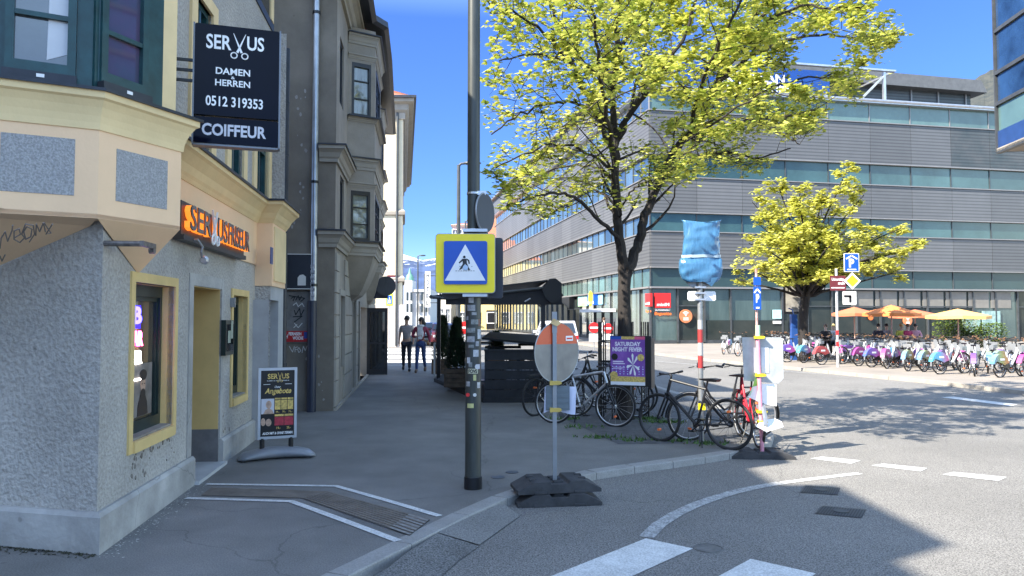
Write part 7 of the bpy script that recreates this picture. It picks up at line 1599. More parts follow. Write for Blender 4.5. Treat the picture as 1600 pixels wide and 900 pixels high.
# ================================================================ BICYCLES
def wheel_mb(r=.335, spokes=16, rimr=.007):
    q = MB(); q.torus((0, 0, 0), r - .026, .011, 'y', 36, 6); q.cyl((0, -.035, 0), (0, .035, 0), .022, n=8)
    for k in range(spokes): a = 2 * pi * k / spokes; q.tube([(0, .02 * (-1) ** k, 0), ((r - .03) * cos(a), 0, (r - .03) * sin(a))], .0016, 3, caps=False)
    return q
def tyre_mb(r=.335, th=.018): q = MB(); q.torus((0, 0, 0), r - th * .5, th, 'y', 40, 8); return q
def bike(label, group, fm, rimm, style='diamond', fender=None, rack=False, cat='bicycle', barm=None, r=.335, name='bicycle', kick=True, guard=None):
    t = thing(name, label, cat, loc=(0, 0, 0), group=group); wb = .53
    for sx in (-1, 1):
        q = wheel_mb(r); q.v = [v + Vector((sx * wb, 0, r)) for v in q.v]; w_ = q.build('wheel', rimm, t, smooth=True)
        q = tyre_mb(r, .02 if style != 'hire' else .022); q.v = [v + Vector((sx * wb, 0, r)) for v in q.v]; q.build('tyre', M['tyre'], w_, smooth=True) if True else None
    q = MB(); bb = (-.06, 0, .28); ht = (.34, 0, .88); hb = (.39, 0, .7); st = (-.2, 0, .78); ra = (-wb, 0, r)
    if style == 'diamond': q.tube([ht, st], .018, 8); q.tube([hb, bb], .022, 8); q.tube([bb, st], .017, 8)
    elif style == 'step': q.tube([ht, (.2, 0, .62), (-.02, 0, .42), (-.13, 0, .48)], .018, 8); q.tube([hb, (.2, 0, .5), (.02, 0, .31), bb], .021, 8); q.tube([bb, st], .017, 8)
    else: q.tube([(.37, 0, .8), (.22, 0, .56), (.04, 0, .37), (-.08, 0, .32)], .04, 8); q.tube([bb, st], .026, 8)
    q.tube([ht, hb], .022, 8)
    for sy in (-1, 1): q.tube([(-wb, sy * .055, r), (-.1, sy * .03, .29)], .009, 5); q.tube([(-wb, sy * .055, r), (-.19, sy * .02, .72 if style == 'diamond' else .6)], .008, 5)
    fr_ = q.build('frame', fm, t, smooth='auto')
    q = MB()
    for sy in (-1, 1): q.tube([(.395, sy * .02, .69), (.41, sy * .05, .62), (wb, sy * .055, r)], .014 if style == 'diamond' else .012, 6)
    q.box(.385, .41, -.05, .05, .66, .7); q.build('fork', fm if style != 'diamond' else M['blackmetal'], t)
    hz = .96 if style == 'diamond' else 1.04; q = MB(); q.tube([ht, (.325, 0, hz - .02), (.37, 0, hz)], .014, 6)
    if style == 'diamond': q.tube([(.33, -.3, hz + .02), (.38, -.1, hz), (.38, .1, hz), (.33, .3, hz + .02)], .012, 6)
    else: q.tube([(.16, -.3, hz + .03), (.26, -.27, hz + .04), (.36, -.08, hz), (.36, .08, hz), (.26, .27, hz + .04), (.16, .3, hz + .03)], .012, 6)
    hb_ = q.build('handlebar', barm or M['blackmetal'], t, smooth=True); q = MB(); gx = .33 if style == 'diamond' else .16
    for sy in (-1, 1):
        a_ = (.335, sy * .2, hz + .013) if style == 'diamond' else (.25, sy * .27, hz + .04); e_ = (gx, sy * .31, hz + .022); q.tube([a_, e_], .018, 6); q.tube([(.37, sy * .16, hz), (.42, sy * .24, hz - .02)], .006, 4)
    q.build('grip', M['black'] if style != 'hire' else mat_grip, hb_)
    q = MB(); q.tube([(-.19, 0, .74), (-.23, 0, .9)], .013, 6); q.add([(-.4, -.07, .925), (-.4, .07, .925), (-.3, .075, .935), (-.3, -.075, .935), (-.1, .02, .92), (-.1, -.02, .92), (-.38, -.06, .89), (-.38, .06, .89), (-.26, .05, .89), (-.26, -.05, .89), (-.11, .01, .905), (-.11, -.01, .905)],
          [[0, 3, 2, 1], [3, 5, 4, 2], [0, 1, 7, 6], [1, 2, 8, 7], [2, 4, 10, 8], [4, 5, 11, 10], [5, 3, 9, 11], [3, 0, 6, 9], [6, 7, 8, 9], [9, 8, 10, 11]]); q.build('saddle', M['black'], t)
    q = MB(); q.torus((-.06, -.05, .28), .085, .008, 'y', 20, 4); q.cyl((-.06, -.08, .28), (-.06, .08, .28), .02, n=8); q.tube([(-.06, -.075, .28), (.07, -.08, .18)], .01, 5); q.tube([(-.06, .075, .28), (-.19, .08, .38)], .01, 5); q.box(.03, .12, -.16, -.08, .165, .185); q.box(-.24, -.15, .08, .16, .37, .39)
    q.tube([(-.06, -.05, .365), (-wb, -.05, r + .035)], .005, 4); q.tube([(-.06, -.05, .195), (-wb, -.05, r - .04)], .005, 4); q.lathe([(.045, 0), (.045, .012)], (-wb, -.055, r), 12, 'y'); q.build('crank', M['blackmetal'], t)
    if fender:
        for sx, a0, a1 in ((-1, 20, 190), (1, -10 + 10, 125)):
            q = MB(); n = 12; vs = []
            for i in range(n + 1): a = R(a0 + (a1 - a0) * i / n); vs += [(sx * wb + (r + .03) * cos(a), y_, r + (r + .03) * sin(a) - (abs(y_) > 0) * .008) for y_ in (-.028, 0, .028)]
            q.add(vs, [[3 * i + j, 3 * i + 3 + j, 3 * i + 4 + j, 3 * i + 1 + j] for i in range(n) for j in (0, 1)]); q.build('mudguard', fender, t)
    if rack: q = MB(); q.box(-.72, -.32, -.06, .06, .73, .745); [q.tube([(-.62, s_ * .06, .73), (-wb, s_ * .06, r)], .005, 4) for s_ in (-1, 1)]; q.build('rack', M['blackmetal'], t)
    q = MB(); q.disc(-wb, r + .17, .018, -.03, .03, 8); q.disc(wb, r - .17, .018, -.03, .03, 8); q.build('reflector', M['orange'], t)
    if kick: q = MB(); q.tube([(-.15, .04, .28), (-.22, .16, .01)], .009, 5); q.build('kickstand', M['blackmetal'], t)
    if guard:
        q = MB()
        for sy in (-1, 1):
            pts = []; rr = r + .045
            for i in range(11): a = R(18 + 150 * i / 10); pts.append((-wb + rr * cos(a), sy * .07, r + rr * sin(a) + .0))
            pts += [(-wb - .22, sy * .07, r + .15), (-wb + .0, sy * .07, r + .09), (-wb + .26, sy * .07, r - .02)]
            q.add(pts, [list(range(len(pts))) if sy > 0 else list(range(len(pts)))[::-1]])
        n = 12; vs = []
        for i in range(n + 1): a = R(18 + 150 * i / n); vs += [(-wb + (r + .045) * cos(a), y_, r + (r + .045) * sin(a)) for y_ in (-.07, .07)]
        q.add(vs, [[2 * i, 2 * i + 1, 2 * i + 3, 2 * i + 2] for i in range(n)])
        sg_ = q.build('skirt_guard', guard, t); q = MB(); q.box(-wb - .06, -wb + .14, -.073, -.071, r + .17, r + .23); q.build('badge', M['white'], sg_)
        q = MB()
        for sy in (-1, 1): q.add([(-wb + .36, sy * .074, r + .1), (-wb + .33, sy * .074, r - .08), (-wb + .0, sy * .074, r - .03), (-wb + .2, sy * .074, r + .06)], [[0, 1, 2, 3]])
        q.build('lower_guard', M['black'], t)
        q = MB(); q.box(.36, .6, -.13, .13, .72, .735); q.box(.36, .375, -.13, .13, .735, .92); q.box(.585, .6, -.13, .13, .735, .84); q.box(.375, .585, -.13, -.118, .735, .84); q.box(.375, .585, .118, .13, .735, .84); q.build('basket', M['grey'], t)
        q = MB(); q.box(-wb - .33, -wb - .3, -.03, .03, r + .12, r + .17); q.build('tail_light', M['red'], t)
    return t
mat_grip = mat('tan_grip', (.22, .11, .05), .6)
def set_bike(t, rear, front):
    d = front - rear; a = atan2(d.y, d.x); mid = (rear + front) / 2; t.location = (mid.x, mid.y, 0); t.rotation_euler = (0, 0, a)
dkf = flat('bike_black', (.01, .01, .012), .5); silv = mat('bike_silver', (.42, .42, .43), .3, .6, var=.05); redf = flat('bike_red', (.38, .015, .03), .3)
blk_rim = flat('rim_black', (.03, .03, .032), .35); alurim = mat('rim_alu', (.5, .5, .51), .3, .7, var=.04)
set_bike(bike('black mountain bike locked to the striped pole under the blue bag', None, dkf, blk_rim, 'diamond', fender=None), G(1140, 703), G(1030, 689))
set_bike(bike('dark bike with bright rims leaning behind the black mountain bike', None, dkf, alurim, 'step', fender=M['blackmetal'], rack=True), G(1182, 684), G(1078, 688))
set_bike(bike('red bike with curved handlebar behind the leaning pink pole', None, redf, alurim, 'step', fender=M['grey'], rack=True), G(1189, 702), G(1152, 678))
set_bike(bike('bike with a pale silver top tube before the tree guard, paper-side of the round sign', None, silv, alurim, 'diamond'), G(866, 661), G(961, 667))
set_bike(bike('dark bike at the fence corner, leftmost of the parked bikes', None, dkf, blk_rim, 'diamond', rack=True), G(822, 652), G(908, 640))
set_bike(bike('black city bike with a rack behind the pale silver one', None, dkf, alurim, 'step', fender=M['blackmetal'], rack=True), G(985, 652), G(905, 650))
set_bike(bike('dark bike half hidden behind the tree guard on its right side', None, dkf, alurim, 'diamond'), G(925, 636), G(1012, 645))
set_bike(bike('dark city bike farthest back against the terrace fence', None, dkf, alurim, 'step', fender=M['blackmetal'], rack=True, barm=M['alu']), G(858, 633), G(935, 628))
# hire bikes
def grad(name, cols):
    m = bpy.data.materials.new(name); m.use_nodes = True; t = m.node_tree; N = t.nodes; L = t.links; p = N['Principled BSDF']; p.inputs['Roughness'].default_value = .35
    tc = N.new('ShaderNodeTexCoord'); sp = N.new('ShaderNodeSeparateXYZ'); mr = N.new('ShaderNodeMapRange'); mr.inputs[1].default_value = -.9; mr.inputs[2].default_value = -.2; cr = N.new('ShaderNodeValToRGB')
    L.new(tc.outputs['Object'], sp.inputs[0]); L.new(sp.outputs[0], mr.inputs[0]); L.new(mr.outputs[0], cr.inputs[0]); L.new(cr.outputs[0], p.inputs['Base Color'])
    cols = [tuple(c * .8 + .05 for c in k_) for k_ in cols]
    e = cr.color_ramp.elements; e[0].color = (*cols[0], 1); e[1].color = (*cols[-1], 1)
    if len(cols) > 2: x = e.new(.5); x.color = (*cols[1], 1)
    return m
hire_white = mat('hire_silver', (.55, .56, .57), .35, .25, var=.04)
gm = [('magenta', (grad('guard_magenta', [(0.420, 0.021, 0.245), (0.385, 0.028, 0.280)]))), ('blue to magenta', grad('guard_mix', [(0.021, 0.105, 0.420), (0.175, 0.035, 0.420), (0.420, 0.021, 0.245)])), ('cyan to pink', grad('guard_cyan', [(0.035, 0.385, 0.525), (0.070, 0.315, 0.560), (0.455, 0.035, 0.245)])), ('orange and blue', grad('guard_orange', [(0.035, 0.210, 0.420), (0.245, 0.315, 0.070), (0.490, 0.140, 0.014)])), ('purple', grad('guard_purple', [(0.126, 0.021, 0.245), (0.105, 0.021, 0.280)])), ('red', grad('guard_red', [(0.420, 0.014, 0.014), (0.350, 0.014, 0.014)]))]
protos = [bike('x', 'hire bikes parked in rows', hire_white, alurim, 'hire', fender=M['grey'], guard=g_[1], r=.325, name='hire_bike', kick=True) for g_ in gm]
used = set()
def hire(k, x, y, rz, lab):
    t = protos[k] if k not in used else copy_tree(protos[k]); used.add(k); t['label'] = lab; t.location = (x, y, .02); t.rotation_euler = (random.uniform(-.07, .05), 0, rz); return t
random.seed(31)
front = [(1230, 566, 1), (1256, 567, 2), (1284, 570, 5), (1342, 572, 0), (1362, 574, 1), (1386, 576, 0), (1419, 580, 3), (1444, 581, 3), (1469, 585, 2), (1523, 588, 4), (1563, 590, 3), (1600, 588, 0), (1640, 592, 1)]
names = {0: 'magenta', 1: 'blue-to-magenta', 2: 'cyan-to-pink', 3: 'orange-and-blue', 4: 'purple', 5: 'red'}
nth = ['leftmost', 'second from the left', 'third from the left', 'just right of the sign pole', 'fifth from the left', 'sixth from the left', 'seventh from the left', 'eighth from the left', 'ninth from the left', 'tenth from the left', 'near the right edge of the picture', 'cut by the right edge of the picture', 'beyond the right edge']
for i, (px, py, k) in enumerate(front):
    p = G(px, py, .02); a = R(random.uniform(18, 58)); mid = p + Vector((cos(a), sin(a), 0)) * .53
    hire(k, mid.x, mid.y, a, f'front-row hire bike with a {names[k]} rear guard, {nth[i]}' if i < 12 else 'front-row hire bike just beyond the right edge of the picture')
back_lab = 'silver hire bike in the crowded rows behind the front one'
line = [G(1212, 564, .02)] + [G(px, py, .02) for px, py, _ in front]
for row, (sh, n) in enumerate([(1.7, 17), (3.5, 17), (5.6, 17)]):
    for i in range(n):
        f = (i - 1.2 + .5 * (row % 2) + random.uniform(-.35, .35)) / (n - 2) * (len(line) - 1); f = max(0, min(f, len(line) - 1.001)); j = int(f); p = line[j].lerp(line[j + 1], f - j)
        a = R(random.uniform(10, 70) + (180 if random.random() < .35 else 0)); x, y = p.x + .5 + sh * .25, p.y + sh + .4
        hire(random.randrange(6), x, y, a, back_lab)
for i, (px, py) in enumerate([(1135, 553), (1162, 556), (1195, 560)]):
    p = G(px, py, .02); hire([2, 0, 1][i], p.x, p.y, R(60 - 15 * i) + pi, ['hire bike standing alone leftmost on the far pavement', 'hire bike right beside the lone leftmost one', 'hire bike behind the milky board on the far pavement'][i])
# ================================================================ PEOPLE
def skin_geo(J, E, levels=1):
    names = list(J); idx = {n: i for i, n in enumerate(names)}
    me = bpy.data.meshes.new('s'); me.from_pydata([J[n][0] for n in names], [(idx[a], idx[b]) for a, b in E], [])
    o = bpy.data.objects.new('s', me); COL.objects.link(o); md = o.modifiers.new('k', 'SKIN'); md.use_smooth_shade = True
    if not me.skin_vertices: 
        pass
    for i, n in enumerate(names):
        r = J[n][1]; r = r if isinstance(r, tuple) else (r, r); me.skin_vertices[0].data[i].radius = r; me.skin_vertices[0].data[i].use_root = (i == 0)
    if levels: sb = o.modifiers.new('u', 'SUBSURF'); sb.levels = levels; sb.render_levels = levels
    bpy.context.view_layer.update()
    m2 = bpy.data.meshes.new_from_object(o.evaluated_get(bpy.context.evaluated_depsgraph_get()))
    vs = [v.co.copy() for v in m2.vertices]; fs = [list(p.vertices) for p in m2.polygons]; bpy.data.objects.remove(o); bpy.data.meshes.remove(me); bpy.data.meshes.remove(m2)
    return vs, fs
def person(label, loc, rz, pose, shirt, trou, hair, skinm, shoes, sleeve='short', longhair=False, group=None, extra=None, Hh=1.78, slim=1.0):
    t = thing('person', label, 'person', loc=loc, rz=rz, group=group); k = Hh / 1.78; P = {n: Vector(v) * k for n, v in pose.items()}
    for n in P: P[n].x *= 1
    r = {'pel': (.125, .1), 'waist': (.11, .085), 'chest': (.14, .1), 'neckb': (.065, .06), 'neck': .05, 'head': (.072, .085), 'crown': (.06, .07), 'lsh': .055, 'rsh': .055, 'lel': .04, 'rel': .04, 'lwr': .028, 'rwr': .028, 'lha': .032, 'rha': .032, 'lhi': .085, 'rhi': .085, 'lkn': .055, 'rkn': .055, 'lan': .038, 'ran': .038, 'lto': .035, 'rto': .035}
    def rad(n, add=0, f=1): v = r[n]; v = v if isinstance(v, tuple) else (v, v); return (v[0] * slim * k * f + add, v[1] * slim * k * f + add)
    E = [('pel', 'waist'), ('waist', 'chest'), ('chest', 'neckb'), ('neckb', 'neck'), ('neck', 'head'), ('head', 'crown'), ('chest', 'lsh'), ('lsh', 'lel'), ('lel', 'lwr'), ('lwr', 'lha'), ('chest', 'rsh'), ('rsh', 'rel'), ('rel', 'rwr'), ('rwr', 'rha'), ('pel', 'lhi'), ('lhi', 'lkn'), ('lkn', 'lan'), ('lan', 'lto'), ('pel', 'rhi'), ('rhi', 'rkn'), ('rkn', 'ran'), ('ran', 'rto')]
    def mk(nm, ns, EE, add, m, f=1, lv=1):
        J = {n: (tuple(P[n]), rad(n, add, f)) for n in ns}; vs, fs = skin_geo(J, EE, lv); q = MB(); q.v = vs; q.f = fs; q.mi = [0] * len(fs); return q.build(nm, m, t, smooth=True)
    order = ['pel'] + [n for n in P if n != 'pel' and n in r]
    q = None; J = {n: (tuple(P[n]), rad(n)) for n in order}; vs, fs = skin_geo(J, E, 1); q = MB(); q.v = vs; q.f = fs; q.mi = [0] * len(fs)
    for s in ('l', 'r'):                                            # fingers rooted in the palm
        hd = P[s + 'ha']; wd = (P[s + 'ha'] - P[s + 'wr']).normalized(); sd = wd.cross(Vector((0, 1, 0)))
        if sd.length < .1: sd = Vector((1, 0, 0))
        sd.normalize(); fd = wd.cross(sd)
        for i, ln in enumerate((.055, .065, .06, .048)):
            b_ = hd + fd * (-.03 + .02 * i) + wd * .01; q.tube([b_, b_ + wd * ln * .6 + sd * .004, b_ + wd * ln + sd * .015], [.01, .009, .007], 5)
        q.tube([hd - fd * .025 - wd * .02, hd - fd * .05 + wd * .01, hd - fd * .055 + wd * .035], [.012, .01, .008], 5)
    q.build('body', skinm, t, smooth=True)
    sl = ['chest', 'waist', 'pel', 'neckb', 'lsh', 'lel', 'rsh', 'rel'] + (['lwr', 'rwr'] if sleeve == 'long' else [])
    P0 = dict(P)
    if sleeve == 'short': P['lel'] = P['lsh'].lerp(P['lel'], .75); P['rel'] = P['rsh'].lerp(P['rel'], .75)
    P['neckb'] = P['neckb'] - Vector((0, 0, .03))
    EE = [('pel', 'waist'), ('waist', 'chest'), ('chest', 'neckb'), ('chest', 'lsh'), ('lsh', 'lel'), ('chest', 'rsh'), ('rsh', 'rel')] + ([('lel', 'lwr'), ('rel', 'rwr')] if sleeve == 'long' else [])
    mk('shirt', ['pel', 'waist', 'chest', 'neckb', 'lsh', 'lel', 'rsh', 'rel'] + (['lwr', 'rwr'] if sleeve == 'long' else []), EE, .016, shirt); P = P0
    mk('trousers', ['pel', 'lhi', 'rhi', 'lkn', 'rkn', 'lan', 'ran'], [('pel', 'lhi'), ('pel', 'rhi'), ('lhi', 'lkn'), ('rhi', 'rkn'), ('lkn', 'lan'), ('rkn', 'ran')], .014, trou)
    for s in ('l', 'r'): q = MB(); q.tube([P[s + 'an'] - (P[s + 'to'] - P[s + 'an']) * .25 + Vector((0, 0, -.01)), P[s + 'an'].lerp(P[s + 'to'], .5), P[s + 'to']], [.045, .05, .04], 8); q.build('shoe', shoes, t, smooth=True)
    h = P['head']; fw = (pose.get('face', Vector((0, -1, 0)))); fw = Vector(fw).normalized(); sd = fw.cross(Vector((0, 0, 1))).normalized()
    q = MB(); q.ball(h + Vector((0, 0, .045 * k)) - fw * .022, .088 * k, .1 * k, .095 * k, 12, 8)
    if longhair: q.ball(h - fw * .07 + Vector((0, 0, -.03)), .075, .06, .14, 10, 8); q.tube([h - fw * .09 + Vector((0, 0, .02)), h - fw * .15 + Vector((0, 0, -.06)), h - fw * .13 + Vector((0, 0, -.2))], [.03, .035, .015], 7)
    q.build('hair', hair, t, smooth=True)
    q = MB(); q.tube([h + fw * .078 + Vector((0, 0, .015)), h + fw * .1 + Vector((0, 0, -.015))], [.009, .015], 6)
    for s_ in (-1, 1): q.ball(h + sd * s_ * .077 + Vector((0, 0, .0)), .012, .02, .03, 6, 5)
    q.build('nose_and_ears', skinm, t, smooth=True)
    q = MB()
    for s_ in (-1, 1): q.ball(h + fw * .082 + sd * s_ * .03 + Vector((0, 0, .018)), .012, .008, .007, 6, 4)
    q.tube([h + fw * .083 - sd * .02 + Vector((0, 0, -.045)), h + fw * .083 + sd * .02 + Vector((0, 0, -.045))], .004, 4); q.build('eyes_and_mouth', M['black'], t)
    return t, P, k
walk = dict(pel=(0, 0, .95), waist=(0, 0, 1.12), chest=(0, .01, 1.33), neckb=(0, .0, 1.47), neck=(0, -.01, 1.53), head=(0, -.015, 1.645), crown=(0, -.01, 1.72), lsh=(.17, .01, 1.41), rsh=(-.17, .01, 1.41), lel=(.21, .06, 1.14), rel=(-.22, .03, 1.14), lwr=(.22, -.06, .9), rwr=(-.23, -.08, .92), lha=(.21, -.1, .84), rha=(-.22, -.13, .86),
            lhi=(.09, 0, .87), rhi=(-.09, 0, .87), lkn=(.1, -.12, .5), rkn=(-.1, .04, .49), lan=(.11, -.13, .09), ran=(-.12, .27, .15), lto=(.12, -.28, .04), rto=(-.12, .17, .05))
sit = dict(pel=(0, 0, .5), waist=(0, .02, .68), chest=(0, .02, .9), neckb=(0, 0, 1.05), neck=(0, -.02, 1.1), head=(0, -.03, 1.22), crown=(0, -.02, 1.3), lsh=(.17, .01, .98), rsh=(-.17, .01, .98), lel=(.24, -.08, .74), rel=(-.24, -.08, .74), lwr=(.14, -.28, .76), rwr=(-.14, -.28, .76), lha=(.1, -.34, .77), rha=(-.1, -.34, .77),
           lhi=(.09, -.04, .5), rhi=(-.09, -.04, .5), lkn=(.11, -.42, .5), rkn=(-.11, -.42, .5), lan=(.11, -.42, .1), ran=(-.11, -.42, .1), lto=(.11, -.55, .04), rto=(-.11, -.55, .04))
sk = mat('skin', (.4, .24, .17), .55, var=.06); sk2 = mat('skin_fair', (.52, .34, .26), .55, var=.06)
hair = mat('hair_black', (.012, .01, .009), .5); hairb = mat('hair_brown', (.09, .045, .02), .5)
denim = mat('dark_denim', (.02, .025, .042), .8, var=.2, scale=12); bluej = mat('blue_denim', (.03, .06, .17), .8, var=.2, scale=10); greyT = mat('grey_tee', (.30, .27, .27), .8, var=.12, scale=8, bump=.2, bscale=12)
wt = mat('cloth_white', (.6, .6, .62), .8, var=.1, scale=9, bump=.2, bscale=14); mar = mat('cloth_maroon', (.22, .02, .05), .75, var=.15, scale=8)
m1 = G(635, 580); pose = dict(walk); pose['face'] = (-.6, -.8, 0)
T1, P, k = person('man in a grey t-shirt and dark jeans walking on the left of the couple', (m1.x, m1.y, 0), .05, pose, greyT, denim, hair, sk, M['black'], Hh=1.84)
q = MB(); h = P['head']; q.box(-.085, .055, -.115, -.085, h.z + .005, h.z + .04); q.build('sunglasses', M['black'], T1)
m2 = G(657, 582); pose = {n: Vector(v) for n, v in walk.items()}
for a_, b_ in (('lkn', 'rkn'), ('lan', 'ran'), ('lto', 'rto')): A, B = pose[a_].copy(), pose[b_].copy(); pose[a_] = Vector((-B.x, B.y, B.z)); pose[b_] = Vector((-A.x, A.y, A.z))
pose['rel'] = Vector((-.26, -.04, 1.16)); pose['rwr'] = Vector((-.12, -.24, 1.14)); pose['rha'] = Vector((-.06, -.27, 1.16)); pose['lwr'] = Vector((.3, -.05, .95)); pose['lha'] = Vector((.3, -.08, .89)); pose['lel'] = Vector((.27, .06, 1.15)); pose['face'] = Vector((-.9, -.45, 0))
T2, P, k = person('woman in a white scarf, maroon jacket and blue jeans walking beside the man', (m2.x, m2.y, 0), 0, pose, mar, bluej, hair, sk, mat('shoe_brown', (.12, .08, .06), .6), 'long', True, Hh=1.79, slim=.93)
q = MB(); q.torus((0, -.01, P['neckb'].z + .02), .085, .04, 'z', 16, 8); q.add([(-.09, -.13, P['neckb'].z), (.09, -.13, P['neckb'].z), (.07, -.135, 1.08), (-.07, -.15, 1.06)], [[0, 3, 2, 1]]); q.ball((0, -.06, 1.25), .11, .09, .2, 12, 8); q.build('scarf', wt, T2, smooth=True)
q = MB(); q.tube([(-.16, -.02, 1.42), (.02, -.14, 1.2), (.2, -.05, .98)], .012, 5); q.ball((.24, .0, .95), .05, .11, .09, 10, 6); q.build('bag', mat('bag_tan', (.3, .15, .06), .6), T2)
q = MB(); q.ball((.0, -.02, .93), .15, .11, .12, 12, 6); q.build('jacket_waist', bluej, T2, smooth=True)
# walker in white before the side entrance
p3 = D(944, 537, 46); pose = {n: Vector(v) for n, v in walk.items()}; pose['face'] = Vector((-1, -.2, 0))
person('walker dressed all in white between the no entry signs', (p3.x, 46, 0.02), -1.2, pose, wt, wt, hairb, sk2, M['white'], 'long')
p4 = D(752 + 4, 530, 62); 
# cafe guests
cafe = [(1372, 34.5, 'dark-haired cafe guest in black and red, left of the orange parasol pole', mat('cloth_dark', (.03, .02, .03), .8), hair), (1385, 35, 'cafe guest in grey directly left of the orange parasol pole', greyT, hair), (1408, 34.5, 'blonde cafe guest in a yellow top before the coral wifi sign', mat('cloth_yellow', (.6, .6, .1), .8), mat('hair_blond', (.45, .3, .12), .6)), (1418, 34, 'cafe guest in crimson beside the one in yellow', mat('cloth_crimson', (.35, .02, .08), .8), hairb), (1430, 34.8, 'cafe guest in pink at the right end of the table', mat('cloth_pink', (.6, .3, .35), .8), hair),
        (1290, 33.5, 'cafe guest in black beside the small tree trunk', mat('cloth_black', (.015, .012, .014), .8), hairb), (1302, 33.8, 'cafe guest in white with a tan hat just left of the sign pole', wt, mat('hat_tan', (.5, .38, .15), .7))]
for i, (px, Y_, lab, m_, h_) in enumerate(cafe):
    p = D(px, 500, Y_); person(lab, (p.x, Y_, .02 + .12), random.uniform(-.8, .8), sit, m_, denim, h_, sk2, M['black'], 'long', False, 'guests at the cafe tables')
    c = thing('chair', ['chair under the guest in black and red', 'chair under the guest in grey', 'chair under the blonde guest in yellow', 'chair under the guest in crimson', 'chair under the guest in pink', 'chair under the guest in black by the tree', 'chair under the guest in white by the sign pole'][i], 'chair', loc=(p.x, Y_, .02), group='cafe chairs')
    q = MB(); q.box(-.22, .22, -.2, .2, .46, .5); q.build('seat', M['wood'], c); q = MB(); q.box(-.22, .22, .2, .23, .6, .95); q.build('backrest', M['wood'], c)
    for sx in (-1, 1):
        for sy in (-1, 1): q = MB(); q.cyl((sx * .19, sy * .17, 0), (sx * .19, sy * .18, .6 if sy > 0 else .46), .015, n=6); q.build('leg', M['blackmetal'], c)
# ================================================================ PARASOLS
def parasol(px, pyt, pxl, pxr, pye, Yd, m, lab):
    p = D(px, 500, Yd); zt = D(px, pyt, Yd).z; ze = D(px, pye, Yd).z; rr = (D(pxr, 0, Yd).x - D(pxl, 0, Yd).x) / 2; t = thing('parasol', lab, 'parasol', loc=(p.x, Yd, .02), group='cafe parasols')
    q = MB(); q.cyl((0, 0, 0), (0, 0, zt - .02), .03, n=8); q.build('pole', mat('pole_pink', (.6, .35, .28), .5), t); q = MB(); q.lathe([(.3, 0), (.3, .06), (.05, .08)], (0, 0, 0), 16); q.build('base', M['darkgrey'], t)
    q = MB(); n = 8; vs = [(0, 0, zt)]; a0 = R(22)
    for i in range(n): a = a0 + 2 * pi * i / n; vs.append((rr * cos(a), rr * sin(a), ze + .03 * (i % 2)))
    for i in range(n): a = a0 + 2 * pi * i / n; vs.append((rr * cos(a), rr * sin(a), ze - .14 + .03 * (i % 2)))
    q.add(vs, [[0, 1 + i, 1 + (i + 1) % n] for i in range(n)] + [[1 + i, 1 + n + i, 1 + n + (i + 1) % n, 1 + (i + 1) % n] for i in range(n)]); q.build('canopy', m, t)
    q = MB()
    for i in range(n): a = a0 + 2 * pi * i / n; q.tube([(0, 0, zt - .08), (rr * cos(a), rr * sin(a), ze - .03)], .012, 4)
    q.build('ribs', M['blackmetal'], t)
pm = mat('canvas_orange', (.72, .22, .06), .8, var=.05); pm2 = mat('canvas_rust', (.5, .15, .07), .8, var=.05); pm3 = mat('canvas_apricot', (.75, .42, .14), .8, var=.05)
parasol(1335, 480, 1302, 1366, 491, 37, pm2, 'rust parasol leftmost, just right of the sign pole'); parasol(1393, 477, 1353, 1435, 491, 34.5, pm, 'bright orange parasol in the middle of the cafe terrace'); parasol(1430, 484, 1396, 1470, 494, 39, pm2, 'rust parasol half hidden between the bright and the pale orange ones'); parasol(1497, 483, 1452, 1541, 495, 35.5, pm3, 'pale orange parasol standing above the bushes')
for i, (px, Y_) in enumerate([(1379, 34.2), (1413, 33.6), (1296, 33.0)]):
    p = D(px, 500, Y_); t = thing('cafe_table', ['cafe table left of the orange parasol pole', 'cafe table before the guests in yellow and crimson', 'cafe table by the small tree'][i], 'table', loc=(p.x, Y_ , .02), group='cafe tables'); q = MB(); q.lathe([(.35, 0), (.35, .03)], (0, 0, .72), 16); q.build('tabletop', M['wood'], t); q = MB(); q.cyl((0, 0, 0), (0, 0, .72), .03); q.lathe([(.2, 0), (.2, .02)], (0, 0, 0), 12); q.build('leg', M['blackmetal'], t)
# blue pump bin and dark frame near the small tree
p = D(1240, 500, 31); t = thing('advert_frame', 'tall dark frame with a pale sheet left of the small tree trunk', 'advert frame', loc=(p.x, 31, .02)); q = MB(); q.box(-.4, .38, 0, .06, 1.9, 3.3); q.box(-.03, .03, -.02, .05, 0, 1.9); q.build('frame', M['blackmetal'], t); q = MB(); q.box(-.32, .3, -.012, -.0, 2.0, 3.2); q.build('sheet', mat('sheet_mixed', (.4, .38, .34), .5, rgb2=(.15, .14, .13), scale=3), t)
q = MB(); p = D(1240, 500, 30.5); q.box(p.x - .12, p.x + .12, 30.4, 30.6, .02, 1.9); q.tube([(p.x, 30.5, 1.9), (p.x - .05, 30.5, 2.1), (p.x - .2, 30.5, 2.15)], .03, 6); q.build('service_column', flat('column_blue', (.02, .07, .25), .4), label='slim blue service column before the dark advert frame', cat='column')
